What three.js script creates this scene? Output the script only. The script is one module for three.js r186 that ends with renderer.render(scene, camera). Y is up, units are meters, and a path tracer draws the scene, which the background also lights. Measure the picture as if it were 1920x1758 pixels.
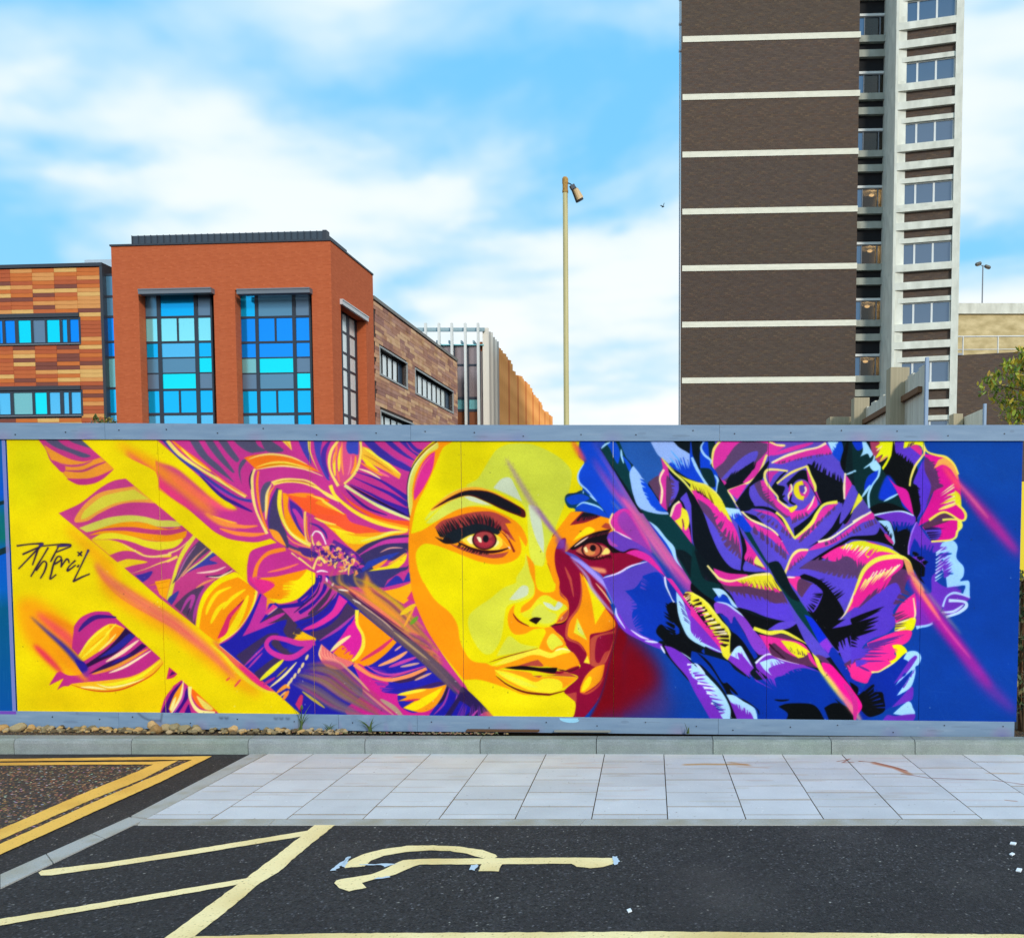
import * as THREE from 'three';
import { mergeGeometries, toCreasedNormals } from 'three/addons/utils/BufferGeometryUtils.js';
import { ImprovedNoise } from 'three/addons/math/ImprovedNoise.js';

// ---------------------------------------------------------------- camera, sky, sun, exposure
const scene = new THREE.Scene();
const EYE = 1.61, FOCAL = 1580, CX = 1215, CY = 1112.5, HORIZON = 1028;   // a lens of 1580 picture units; the picture is the upper left part of its image circle
const PITCH = Math.atan((CY - HORIZON) / FOCAL);
const camera = new THREE.PerspectiveCamera(2 * Math.atan(CY / FOCAL) * 180 / Math.PI, 1920 / 1758, 0.1, 1500);
camera.setViewOffset(2430, 2225, 0, 0, 1920, 1758);
camera.position.set(0, EYE, 0); camera.rotation.x = -PITCH; scene.add(camera);

const rng = (s) => () => { s |= 0; s = s + 0x6D2B79F5 | 0; let t = Math.imul(s ^ s >>> 15, 1 | s); t = t + Math.imul(t ^ t >>> 7, 61 | t) ^ t; return ((t ^ t >>> 14) >>> 0) / 4294967296; };
const PN = new ImprovedNoise();
const fbm = (x, y, z, n = 5) => { let a = 0, k = 0.5; for (let i = 0; i < n; i++) { a += PN.noise(x, y, z) * k; x = x * 2.03 + 7.1; y = y * 2.03 + 3.7; z = z * 2.03 + 1.3; k *= 0.5; } return a; };
const clamp = (x, a = 0, b = 1) => Math.max(a, Math.min(b, x)), mix = (a, b, t) => a + (b - a) * t, step = (a, b, x) => { const t = clamp((x - a) / (b - a)); return t * t * (3 - 2 * t); };
const SUN = new THREE.Vector3(0.5, 0.52, 0.7).normalize();
{
  const CLEAR = [[-0.09, 0.43, -0.9, 120, 0.34], [-0.56, 0.42, -0.71, 90, 0.2], [0.5, 0.36, -0.79, 160, 0.3], [0.3, 0.6, 0.74, 20, 0.4], [-0.6, 0.5, 0.6, 20, 0.4]].map((c) => { const l = Math.hypot(c[0], c[1], c[2]); return [c[0] / l, c[1] / l, c[2] / l, c[3], c[4]]; });   // gaps in the veil
  const W = 1536, H = 768, data = new Float32Array(W * H * 4);
  for (let j = 0; j < H; j++) {
    const el = (j + 0.5) / H * Math.PI - Math.PI / 2, ce = Math.cos(el), y = Math.sin(el);
    for (let i = 0; i < W; i++) {
      const az = (i + 0.5) / W * 2 * Math.PI - Math.PI, dx = Math.cos(az) * ce, dz = Math.sin(az) * ce, o = (j * W + i) * 4;
      let c;
      if (y < -0.02) c = [0.3, 0.32, 0.34];
      else {
        // wind-drawn veil of high cloud: stretched noise on a plane far above
        const q = 1 / (Math.max(y, 0) + 0.16), u = dx * q, v = dz * q;
        const wx = fbm(u * 0.6, v * 0.6, 3.2, 3) * 1.15, wy = fbm(u * 0.6 + 9, v * 0.6, 8.1, 3) * 1.15;
        const ru = u * 0.93 + v * 0.36, rv = v * 0.93 - u * 0.36;
        let d = fbm(ru * 0.6 + wx + 2.1, rv * 1.3 + wy + 1.7, 1.5, 6) * 1.5 + 0.4 * fbm(ru * 1.8 + wx, rv * 4.2 + wy, 5.5, 6);
        d = d + 0.34 * fbm(ru * 4.2 + wx * 2, rv * 7.5 + wy * 2, 9.5, 5) + 0.26 + 0.3 * Math.exp(-Math.max(y, 0) * 9);
        for (const [bx, by, bz, w, k] of CLEAR) { const m = dx * bx + y * by + dz * bz; d -= k * Math.exp((m - 1) * w); }
        const veil = step(-0.3, 0.24, d), puff = step(0.0, 0.5, d + 0.5 * fbm(u * 3, v * 3, 2.2, 5));
        const low = Math.exp(-Math.max(y, 0) * 3.6);
        const blue = [mix(0.13, 0.32, low), mix(0.5, 0.76, low), mix(0.93, 0.95, low)];
        const cloud = clamp(veil * 0.8 + puff * 0.25 + low * 0.2);
        const white = [mix(0.55, 0.93, puff * 0.5 + low * 0.8), mix(0.77, 0.95, puff * 0.5 + low * 0.75), mix(0.88, 0.95, puff)];
        c = [0, 1, 2].map((k) => mix(blue[k], white[k], cloud));
        const s = clamp(dx * SUN.x + y * SUN.y + dz * SUN.z); c = c.map((x) => x * (1 + 0.35 * Math.pow(s, 6)));
      }
      data[o] = c[0]; data[o + 1] = c[1]; data[o + 2] = c[2]; data[o + 3] = 1;
    }
  }
  const sky = new THREE.DataTexture(data, W, H, THREE.RGBAFormat, THREE.FloatType);
  sky.mapping = THREE.EquirectangularReflectionMapping; sky.magFilter = sky.minFilter = THREE.LinearFilter; sky.wrapS = THREE.RepeatWrapping; sky.needsUpdate = true;
  scene.background = sky; scene.environment = sky;
}
const sun = new THREE.DirectionalLight(new THREE.Color(1, 0.93, 0.82), 2.0);
sun.position.copy(SUN).multiplyScalar(80); sun.target.position.set(0, 0, -20); scene.add(sun, sun.target);
sun.castShadow = true; sun.shadow.radius = 14; sun.shadow.mapSize.set(4096, 4096);
Object.assign(sun.shadow.camera, { left: -60, right: 60, top: 60, bottom: -60, near: 1, far: 260 });
const renderer = new THREE.WebGLRenderer({ antialias: true });
renderer.shadowMap.enabled = true; renderer.toneMapping = THREE.LinearToneMapping; renderer.toneMappingExposure = 1.12;

// ---------------------------------------------------------------- helpers
const V = (x, y, z) => new THREE.Vector3(x, y, z);
const sight = (px, py) => V((px - CX) / FOCAL, -(py - CY) / FOCAL, -1).applyAxisAngle(V(1, 0, 0), -PITCH);
const onPlane = (px, py, p, n) => { const d = sight(px, py), t = (p.x * n.x + (p.y - EYE) * n.y + p.z * n.z) / d.dot(n); return V(d.x * t, EYE + d.y * t, d.z * t); };
const onZ = (px, py, depth) => onPlane(px, py, V(0, 0, -depth), V(0, 0, 1));
const onGround = (px, py, y = 0) => onPlane(px, py, V(0, y, 0), V(0, 1, 0));
const used = {};
const numbered = (n) => { used[n] = (used[n] ?? -1) + 1; return used[n] ? n + '_' + String(used[n]).padStart(3, '0') : n; };
function thing(name, label, category, at = [0, 0, 0], turn = 0, group) {
  const o = new THREE.Group(); o.name = numbered(name); o.position.set(...at); o.rotation.y = turn; scene.add(o);
  o.userData = { label, category }; if (group) o.userData.group = group; return o;
}
function structure(name, label) { const o = new THREE.Group(); o.name = name; scene.add(o); o.userData = { label, kind: 'structure', category: name.replace(/_/g, ' ') }; return o; }
function part(name, geo, mat, parent, at, turn) {
  const m = new THREE.Mesh(geo, mat); m.castShadow = m.receiveShadow = true; m.name = numbered(name);
  if (at) m.position.set(...at); if (turn) m.rotation.set(...turn); (parent || scene).add(m); return m;
}
const sub = (name, parent) => { const g = new THREE.Group(); g.name = numbered(name); parent.add(g); return g; };
const metres = (g, rot) => {                 // uv in metres from the position, by the way each face looks
  g = g.index ? g.toNonIndexed() : g; const p = g.attributes.position, uv = new Float32Array(p.count * 2), a = V(), b = V(), c = V();
  for (let i = 0; i < p.count; i += 3) {
    a.fromBufferAttribute(p, i); b.fromBufferAttribute(p, i + 1); c.fromBufferAttribute(p, i + 2);
    const n = b.clone().sub(a).cross(c.clone().sub(a)), ax = Math.abs(n.x), ay = Math.abs(n.y), az = Math.abs(n.z);
    [a, b, c].forEach((q, k) => { const [u, v] = ay > ax && ay > az ? [q.x, q.z] : ax > az ? [q.z, q.y] : [q.x, q.y]; uv[(i + k) * 2] = rot ? v : u; uv[(i + k) * 2 + 1] = rot ? u : v; });
  }
  g.setAttribute('uv', new THREE.BufferAttribute(uv, 2)); return g;
};
const box = (w, h, d, x = 0, y = 0, z = 0) => new THREE.BoxGeometry(w, h, d).translate(x, y, z);
const span = (x0, x1, y0, y1, z0, z1) => box(x1 - x0, y1 - y0, z1 - z0, (x0 + x1) / 2, (y0 + y1) / 2, (z0 + z1) / 2);
const merge = (list) => { const L = list.map((g) => { g = g.index ? g.toNonIndexed() : g; for (const k of Object.keys(g.attributes)) if (!['position', 'normal', 'uv', 'color'].includes(k)) g.deleteAttribute(k); return g; }); return mergeGeometries(L); };
const rod = (a, b, r0, r1 = r0, seg = 10) => { const d = b.clone().sub(a), g = new THREE.CylinderGeometry(r1, r0, d.length(), seg); g.translate(0, d.length() / 2, 0); g.applyQuaternion(new THREE.Quaternion().setFromUnitVectors(V(0, 1, 0), d.normalize())); return g.translate(a.x, a.y, a.z); };
const tint = (g, c) => { const n = g.attributes.position.count, a = new Float32Array(n * 3); for (let i = 0; i < n; i++) a.set(c, i * 3); g.setAttribute('color', new THREE.BufferAttribute(a, 3)); return g; };
const lin = (r, g, b) => { const c = new THREE.Color().setRGB(r / 255, g / 255, b / 255, THREE.SRGBColorSpace); return c; };
const mat = (c, rough = 0.8, more = {}) => new THREE.MeshStandardMaterial({ color: Array.isArray(c) ? lin(...c) : c, roughness: rough, ...more });

// textures
function canvasTex(W, H, draw, srgb = true) { const cv = document.createElement('canvas'); cv.width = W; cv.height = H; draw(cv.getContext('2d'), W, H); const t = new THREE.CanvasTexture(cv); if (srgb) t.colorSpace = THREE.SRGBColorSpace; t.wrapS = t.wrapT = THREE.RepeatWrapping; t.anisotropy = 8; return t; }
function pixelTex(W, H, fn, srgb = true) { return canvasTex(W, H, (g) => { const im = g.createImageData(W, H), d = im.data; for (let y = 0; y < H; y++) for (let x = 0; x < W; x++) { const c = fn(x, y), o = (y * W + x) * 4; d[o] = c[0]; d[o + 1] = c[1]; d[o + 2] = c[2]; d[o + 3] = 255; } g.putImageData(im, 0, 0); }, srgb); }
const repeat = (t, w, h) => { t = t.clone(); t.repeat.set(1 / w, 1 / h); return t; };
const R = rng(4242);
// ---------------------------------------------------------------- the painting on the hoarding (flat print: paint on board)
function paintMural(W, H) {
  const cv = document.createElement('canvas'); cv.width = W; cv.height = H;
  const g = cv.getContext('2d'); g.lineJoin = g.lineCap = 'round';
  const R = rng(77), S = W / 1899;
  // sketch squares of 320 x 280 units, each drawn at six times that; their corners on the board
  const SQ = { A: [0, 810], B: [0, 1080], C: [300, 810], D: [300, 1080], E: [560, 810], F: [560, 1080], G: [760, 810], H: [760, 1080], I: [1000, 810], J: [1000, 1080], K: [1300, 810], L: [1300, 1080], M: [1600, 810], N: [1600, 1080] };
  let sq = SQ.A;
  const board = (x, y) => {
    let u = (x - 22) / 1890;
    const v0 = (y - 822) / 520, l = 18 + 8 * v0, r = 1917 - 9 * v0;
    u = (x - l) / (r - l);
    const top = 822 + 4 * Math.min(1, Math.max(0, u) / 0.4), bottom = 1333 + 20 * u;
    return [u * W, (y - top) / (bottom - top) * H];
  };
  const read = (t) => t.trim().split(/\s+/).map((w) => {
    if (/[A-N]/.test(w[0])) { sq = SQ[w[0]]; w = w.slice(1); }
    const hard = w.endsWith('!'), [x, y] = w.replace('!', '').split(',').map(Number);
    const p = board(sq[0] + x / 6, sq[1] + y / 6); p.hard = hard; return p;
  });
  const curve = (P, closed) => {               // smooth through the points, sharp at those marked !
    const n = P.length, out = [], at = (i) => closed ? P[(i + n) % n] : P[Math.max(0, Math.min(n - 1, i))];
    for (let i = 0; i < (closed ? n : n - 1); i++) {
      const p0 = at(i - 1), p1 = at(i), p2 = at(i + 1), p3 = at(i + 2);
      const k = 1 / 6, d = Math.hypot(p2[0] - p1[0], p2[1] - p1[1]);
      const tan = (a, b) => { const l = Math.hypot(b[0] - a[0], b[1] - a[1]) || 1, m = Math.min(l * k, d * 0.4) / l; return [(b[0] - a[0]) * m, (b[1] - a[1]) * m]; };
      const t1 = p1.hard ? [0, 0] : tan(p0, p2), t2 = p2.hard ? [0, 0] : tan(p1, p3);
      out.push([p1, [p1[0] + t1[0], p1[1] + t1[1]], [p2[0] - t2[0], p2[1] - t2[1]], p2]);
    }
    return out;
  };
  const sample = (P, per = 14) => {
    const pts = [];
    for (const [a, b, c, d] of curve(P, false)) for (let i = 0; i < per; i++) {
      const t = i / per, s = 1 - t;
      pts.push([0, 1].map((k) => s * s * s * a[k] + 3 * s * s * t * b[k] + 3 * s * t * t * c[k] + t * t * t * d[k]));
    }
    pts.push(P[P.length - 1]); return pts;
  };
  const path = (P) => { g.beginPath(); g.moveTo(P[0][0], P[0][1]); for (const [, b, c, d] of curve(P, true)) g.bezierCurveTo(b[0], b[1], c[0], c[1], d[0], d[1]); g.closePath(); };
  const f = (col, t) => { path(read(t)); g.fillStyle = col; g.fill(); };
  const ribbon = (pts, w, taper) => {
    const L = [], Q = [], n = pts.length;
    for (let i = 0; i < n; i++) {
      const a = pts[Math.max(0, i - 1)], b = pts[Math.min(n - 1, i + 1)], l = Math.hypot(b[0] - a[0], b[1] - a[1]) || 1, t = i / (n - 1);
      const k = taper === 1 ? Math.pow(Math.sin(Math.PI * Math.min(1, Math.max(0, t * 0.94 + 0.03))), 0.7) : taper === 2 ? 1 - t * 0.92 : taper === 3 ? 0.08 + t * 0.92 : 0.86 + 0.14 * Math.sin(t * 9 + w);
      const q = w * S / 12 * k, nx = -(b[1] - a[1]) / l * q, ny = (b[0] - a[0]) / l * q;
      L.push([pts[i][0] + nx, pts[i][1] + ny]); Q.unshift([pts[i][0] - nx, pts[i][1] - ny]);
    }
    g.beginPath(); [...L, ...Q].forEach((p, i) => i ? g.lineTo(p[0], p[1]) : g.moveTo(p[0], p[1])); g.closePath();
  };
  const s = (col, w, t, taper = 1) => { ribbon(sample(read(t)), w, taper); g.fillStyle = col; g.fill(); };
  const h = (col, w, base, tip, n, jit = 0.25) => {       // a row of brush spikes from one line towards another
    const a = sample(read(base), 20), b = sample(read(tip), 20);
    g.fillStyle = col;
    for (let i = 0; i < n; i++) {
      const t = (i + 0.5 + (R() - 0.5) * 0.5) / n, p = a[Math.min(a.length - 1, Math.floor(t * a.length))], q0 = b[Math.min(b.length - 1, Math.floor(t * b.length))];
      const k = 1 - jit * R(), q = [p[0] + (q0[0] - p[0]) * k, p[1] + (q0[1] - p[1]) * k], l = Math.hypot(q[0] - p[0], q[1] - p[1]) || 1, hw = w * S / 12 * (0.7 + 0.6 * R()), nx = -(q[1] - p[1]) / l * hw, ny = (q[0] - p[0]) / l * hw;
      g.beginPath(); g.moveTo(p[0] + nx, p[1] + ny); g.quadraticCurveTo((p[0] + q[0]) / 2 + nx, (p[1] + q[1]) / 2 + ny, q[0], q[1]); g.quadraticCurveTo((p[0] + q[0]) / 2 - nx, (p[1] + q[1]) / 2 - ny, p[0] - nx, p[1] - ny); g.fill();
    }
  };
  const soft = (px, fn) => { g.save(); g.filter = `blur(${(px * S / 6).toFixed(2)}px)`; fn(); g.restore(); };
  const a = (col, w, t, alpha, blur = w * 0.3, taper = 1) => soft(blur, () => { g.globalAlpha = alpha; s(col, w, t, taper); });   // airbrush
  const fb = (col, blur, t, alpha = 1) => soft(blur, () => { g.globalAlpha = alpha; f(col, t); });
  const e = (col, x, y, rx, ry, rot = 0) => { const p = board(sq[0] + x / 6, sq[1] + y / 6); g.save(); g.translate(p[0], p[1]); g.rotate(rot); g.beginPath(); g.ellipse(0, 0, rx * S / 6, ry * S / 6, 0, 0, 7); g.fillStyle = col; g.fill(); g.restore(); };
  const streaks = (cols, n, from, to, w0, w1, alpha, cutA = 0, cutB = 0) => {    // long dry-brush lines between two edge lines
    const p = sample(read(from)), q = sample(read(to)), m = Math.min(p.length, q.length); g.save(); g.filter = `blur(${(8 * S / 6).toFixed(2)}px)`;
    for (let i = 0; i < n; i++) {
      const t = R(), i0 = Math.floor(R() * cutA * m), i1 = m - 1 - Math.floor(R() * cutB * m), pts = [];
      for (let k = i0; k <= i1; k++) pts.push([p[k][0] + (q[k][0] - p[k][0]) * t, p[k][1] + (q[k][1] - p[k][1]) * t]);
      if (pts.length < 4) continue;
      ribbon(pts, w0 + (w1 - w0) * R(), 1); g.globalAlpha = alpha * (0.5 + R() * 0.5); g.fillStyle = cols[Math.floor(R() * cols.length)]; g.fill(); g.globalAlpha = 1;
    }
    g.restore();
  };

  // ---- ground colours
  g.fillStyle = '#f2d500'; g.fillRect(0, 0, W, H);
  fb('#e9d900', 120, 'A120,60 A600,60 A500,700 A150,900');
  fb('#f2cb00', 140, 'B600,1200 B1900,1200 B1900,1600 B300,1600');
  f('#053c9e', 'I400,20! M2200,20! N2200,1900! J500,1900!');
  fb('#2256a8', 60, 'I900,60 I1450,60 I1400,600 I1000,500');
  fb('#0843a0', 90, 'M900,60 M1900,60 M1900,700 M1300,600');

  // ---- petals at the left
  f('#c5377f', 'A450,65! A930,65! A1310,405! A1180,520 A1050,575 A900,580 A800,520 A720,440 A600,320 A540,180');
  f('#f0952c', 'A530,140! A640,210 A800,290 A950,325 A1060,310 A1160,280! A1310,405! A1180,490 A1000,515 A800,515! A700,420 A610,310');
  f('#c5377f', 'A605,310! A680,330 A760,380 A750,440 A700,430');
  s('#c5457a', 26, 'A630,330 A800,372 A950,362 A1070,315'); s('#b8406f', 28, 'A750,425 A950,430 A1100,372 A1230,325');
  f('#c5337f', 'A770,515! A950,520 A1120,490 A1310,405! A1180,520 A1050,575 A900,580');
  f('#54506e', 'A510,65! A660,65! A760,150 A900,205 A1050,262 A960,280 A800,220 A640,160'); f('#54506e', 'A780,65! A930,65! A1070,185! A950,150 A840,110');

  // the strip of hair between the two yellow bands
  f('#c43a80', 'A675,900! A920,790 A1150,620 A1300,540 A1440,515! C0,820! C870,1560! D1060,110 D1090,170 D1040,330 D940,500 D820,650 D650,745! D390,545! D0,240! A1600,1680!');
  f('#ee9c3c', 'A860,1000 A870,930 A990,780 A1150,670 A1350,625 A1530,600! A1740,755! A1920,820 A1760,790 A1500,780 A1310,820 A1130,905 A1000,985');
  f('#dccd3a', 'A930,965 A960,880 A1060,790 A1180,710 A1350,665 A1530,635! A1700,745! A1500,755 A1310,790 A1130,870 A1010,940');
  f('#d2c94e', 'A900,1065! A1100,990 A1280,940 A1480,922 A1640,938 A1800,978 A1920,980 C240,1000 C250,1030 C230,1050! A1920,1055 A1780,1050 A1600,1000 A1480,1000 A1300,1030 A1100,1090 A985,1112!');
  f('#f0940f', 'A1020,1110! A1300,1020 A1480,995 A1650,1010 A1800,1060 A1920,1078 C200,1060 C260,1068! A1920,1090 A1800,1095 A1500,1060 A1250,1065');
  f('#c13a70', 'A1010,1112! A1250,1065 A1500,1055 A1700,1080 A1920,1085 C300,1062 C320,1098 C200,1122 A1920,1135 A1750,1132 A1550,1108 A1300,1095 A1150,1100');
  f('#f2930e', 'A1010,1150! A1150,1100 A1400,1095 A1600,1120 A1800,1140 A1920,1142 C310,1095! C290,1170 C200,1205 A1920,1220 A1700,1205 A1500,1160 A1250,1125');
  f('#e9d623', 'A1035,1195! A1150,1130 A1300,1120 A1500,1160 A1700,1210 A1920,1215 C260,1185 C230,1240 C150,1290 C0,1315 A1800,1318 A1650,1282 A1500,1225 A1350,1192 A1200,1190');
  f('#ecca12', 'A1035,1197! A1250,1197 A1400,1240 A1550,1320 A1700,1375 A1920,1355 A1920,1390 A1750,1390 A1600,1352 A1450,1320 A1350,1330 A1240,1370!');
  s('#f3cf70', 24, 'A1380,1240 A1500,1310 A1620,1372 A1750,1386 A1920,1358 C100,1350 C220,1300 C380,1160');
  f('#f0cb1a', 'A1320,1450! A1450,1412 A1665,1445 A1500,1485 A1400,1515!'); s('#f4cf58', 34, 'A1480,1575 A1650,1520 A1800,1460 A1920,1425 C80,1440 C200,1385', 3);
  f('#3c2c96', 'A1520,1595! A1600,1580 A1715,1550 A1680,1620 A1605,1675!');
  f('#fba40c', 'C-60,1665! C110,1635! D120,20 D60,250! D-10,190!'); s('#e08808', 10, 'B1680,90 B1900,40'); s('#e08808', 10, 'B1730,140 B1900,100');
  s('#e6d636', 50, 'C400,1150 C270,1330 C190,1500 C140,1680 D85,260', 0);
  f('#50405c', 'C450,1205! C570,1310! C430,1420 C300,1540 C130,1700! C230,1500 C330,1330'); s('#d08a70', 22, 'C530,1280 C400,1400 C300,1520 C180,1670'); s('#b0609a', 18, 'C410,1260 C290,1420 C180,1640');
  s('#dcd860', 38, 'C600,1325 C480,1430 C330,1530 C240,1615', 2);
  f('#3c3c9c', 'C600,1340! C640,1370! C560,1420 C650,1460 C500,1490 C380,1530 C300,1570 C420,1480 C500,1420'); s('#ffd0c0', 24, 'C410,1570 C530,1560 C640,1540 C745,1495');
  s('#2a2050', 26, 'C805,1525 C720,1590 C640,1605 C510,1608'); s('#ffe0b0', 20, 'C540,1612 C660,1615 C740,1580 C825,1535');
  f('#fbe300', 'C790,1575! C860,1560 D1060,110! D1100,150! D1060,300 D960,480 D850,620 D650,742! D390,545! D420,350 D480,190 D580,70 D680,0');
  f('#54385c', 'D150,320! D300,180 D470,90 D500,110 D430,200 D400,350 D385,540!'); s('#b8409a', 42, 'D220,400 D300,260 D370,210 D340,320 D290,440'); s('#a83a94', 34, 'D500,100 D430,240 D380,400 D365,500'); s('#3a2848', 20, 'D290,440 D330,340');
  s('#f0905a', 26, 'D400,120 D500,60 D620,15'); f('#3a3a94', 'D75,265! D100,220 D205,150 D170,240 D120,310!');
  f('#ff9608', 'D430,575! D470,350 D560,180 D700,60 C880,1615! D960,50 D1060,120 D1060,200 D1020,330 D940,490 D800,640 D640,725');
  s('#ffdc10', 44, 'D800,105 D640,180 D540,330 D510,420'); s('#ffdc10', 44, 'D960,130 D800,240 D700,360'); s('#ffdc10', 50, 'D740,270 D640,370 D560,520'); s('#ffdc10', 80, 'D990,200 D900,420 D790,600 D660,710');
  f('#df2868', 'D630,690! D700,540 D760,420 D850,330 D945,245! D900,320 D790,460 D750,600 D700,662'); s('#ffee58', 26, 'D1092,150 D1050,320 D950,490 D830,630 D660,740', 0);
  s('#7a1430', 10, 'D860,330 D945,245');
  // lower yellow band: sprayed red along its upper side
  a('#ff9d10', 250, 'A760,1060 A1200,1480 B1250,100 B1700,420 D150,560 D500,850 D900,1190 D1100,1330', 0.75, 50);
  a('#ea6a5a', 130, 'A1080,1450 B1200,10 B1600,290 B1920,500 D300,640 D560,860 D830,1150', 0.85, 26);
  streaks(['#f0a058', '#e85058', '#f08a50'], 26, 'A1150,1480 B1500,160 B1920,420 D400,640 D800,1000', 'A1000,1450 B1300,220 B1920,580 D300,720 D760,1090', 5, 20, 0.5, 0.4, 0.4);
  fb('#e82a80', 10, 'D640,765! D750,820 D880,960 D1100,1140 D1230,1260 D1285,1300! D1180,1280 D1050,1200 D900,1060 D740,900'); fb('#f06a48', 14, 'D560,700! D720,800 D900,1000 D840,990 D700,870');
  s('#f0d028', 44, 'D560,760 D700,880 D850,1060 D1000,1190 D1150,1280 D1300,1310'); s('#fbe890', 16, 'D650,765 D760,850 D890,970');
  s('#e85048', 22, 'D720,1170 D770,1130'); s('#e04858', 24, 'D815,1240 D890,1150');
  f('#c8246e', 'D78,1015! D170,1090! D120,1135 D45,1152!'); f('#4a1060', 'D75,1120! D110,1062! D152,1085!');
  f('#c02a7c', 'B1770,1545! B1830,1360 B1920,1240 D90,1255 D215,1160! D640,1550!');
  f('#3a0a70', 'D-20,1545! D40,1420 D110,1290 D225,1175! D170,1280 D100,1420 D70,1545!'); f('#ff9a18', 'D65,1490! D130,1330 D230,1190! D200,1330 D140,1440 D90,1540!');
  f('#f8e890', 'D75,1500! D110,1400 D152,1350 D130,1450 D95,1520!'); s('#fbe8a0', 30, 'D238,1165 D210,1330 D150,1450 D95,1545');
  f('#32087a', 'D190,1430! D280,1240! D290,1350 D240,1440 D170,1545! D100,1545!'); f('#32087a', 'D240,1545! D290,1440 D305,1480 D320,1545!'); s('#c040a0', 26, 'D255,1235 D220,1380 D120,1540');
  f('#ff6a18', 'D320,1250! D350,1270 D620,1525! D480,1500 D400,1455 D335,1350'); f('#f4d860', 'D385,1340 D460,1390 D570,1490 D490,1500 D425,1430'); s('#fbe890', 46, 'D310,1235 D310,1360 D360,1470 D430,1522 D590,1535', 0);

  // the bud lower left
  fb('#ff9d08', 60, 'B180,300 B420,260 B900,640 B1000,1000 B900,1180 B650,1050 B280,720', 0.95);
  a('#f04a5a', 120, 'B400,400 B600,560 B780,720 B900,860', 0.9, 34); a('#f07a10', 60, 'B480,400 B700,520 B860,600', 0.8, 24);
  f('#c02a80', 'B820,550! B900,450 B1050,385 B1220,388! B1790,915! B1600,1090 B1300,1160 B950,1185! B780,1205 B740,1230 B680,1235 B610,1275! B690,1140! B520,1222! B610,1080! B650,1060! B760,1110 B900,1080 B900,940 B790,800!');
  a('#ff9a10', 90, 'B600,800 B760,960 B960,1180', 0.9, 24); a('#e82a58', 70, 'B360,760 B500,900 B680,1090', 0.95, 22);
  s('#3a1c7a', 54, 'B870,610 B950,520 B1080,445 B1300,448');
  f('#fbc412', 'B855,885! B950,750 B1050,630 B1200,530 B1300,530 B1395,580! B1300,690 B1100,835 B915,950!'); f('#ff9410', 'B1220,535! B1395,580! B1310,680 B1100,838 B1210,690');
  s('#ffe838', 26, 'B870,890 B1000,700 B1225,525'); s('#ffe838', 30, 'B900,910 B1080,750 B1295,520'); s('#ffe878', 24, 'B1090,835 B1200,740 B1295,635'); s('#f0a000', 14, 'B1000,790 B1180,640');
  f('#2a1040', 'B930,990! B1200,800 B1400,570! B1510,660! B1300,850 B1100,950 B950,1025!'); f('#2a2490', 'B1080,915! B1300,750 B1440,635 B1505,665! B1300,830');
  s('#b83090', 46, 'B960,1030 B1200,940 B1400,810 B1560,690'); s('#ffd8b0', 42, 'B1170,955 B1350,850 B1550,705');
  f('#301050', 'B970,1092! B1200,960 B1400,880 B1580,745! B1635,775! B1400,940 B1200,1030 B1000,1085'); s('#2a1a90', 24, 'B1230,980 B1450,870');
  s('#f09030', 42, 'B1010,1095 B1300,1000 B1660,800'); s('#ffe8b8', 30, 'B1200,1082 B1400,1000 B1685,825');
  f('#f8b81c', 'B770,1205! B950,1185 B1200,1160 B1450,1120 B1620,1040 B1790,912! B1825,960! B1700,1090 B1500,1190 B1350,1260 B1150,1285 B950,1260');
  s('#f8e820', 40, 'B1100,1215 B1300,1200 B1550,1120 B1790,940'); s('#fff0a0', 24, 'B870,1245 B1000,1245 B1170,1268'); s('#fff0a0', 20, 'B1060,1203 B1200,1245 B1400,1212 B1640,1133'); s('#d8d010', 12, 'B1300,1215 B1400,1200'); s('#d8c010', 12, 'B1480,1180 B1600,1120');
  s('#d04818', 18, 'B760,1210 B950,1268 B1150,1290 B1350,1264 B1550,1180 B1700,1092 B1820,965');
  a('#34289a', 80, 'B330,440 B500,600 B720,800 B950,1060', 1, 14, 3); f('#2a1a90', 'B820,930 B930,965 B955,1050 B900,1080');
  fb('#8a2a90', 10, 'B900,1080 B960,1060 B980,1110 B940,1130', 0.8);

  // upper yellow band, sprayed at its upper edge
  f('#c8348a', 'A1750,60! C0,600! C150,730 C300,830 C450,960 C600,1090 C700,1150 C800,1190 C950,1215 C1100,1222 C1250,1183! C1320,1225! C1050,1310 C1000,1430 C982,1550 C1000,1690 D1060,110! D1100,150! D1060,300 D950,490 D830,630 D650,750! D880,960 D1285,1305! D1590,1570! H1010,1600! H800,1480 H640,1190 H300,690 H110,280 H60,40 G40,1300 G60,950! G40,700 G70,440 G180,240 G390,60!');
  fb('#f2d800', 12, 'A930,60! A1750,60! C885,858! C760,850 C600,740 C400,560 C200,400 C0,330 A1500,200'); f('#f2d800', 'C-40,60! C885,858! C700,760 C300,400 C0,200!');
  a('#ff9a14', 150, 'A1350,120 A1700,330 C0,420 C280,610 C480,800 C640,930', 0.85, 40); a('#f43a70', 90, 'A1450,220 A1700,430 C0,560 C200,720 C420,880', 0.9, 26); a('#fb6a50', 90, 'C120,470 C350,640 C560,760 C740,840', 0.9, 30);
  f('#f2d500', 'A930,65! A1750,420 C0,640! C300,850 C450,965 C600,1095 C700,1155 C800,1193 C950,1218 C1100,1225 C1250,1187! C1320,1228! C1050,1312 C1000,1432 C984,1550 C1000,1690! C870,1560! C0,822! A1440,515! A1310,405!');
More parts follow.
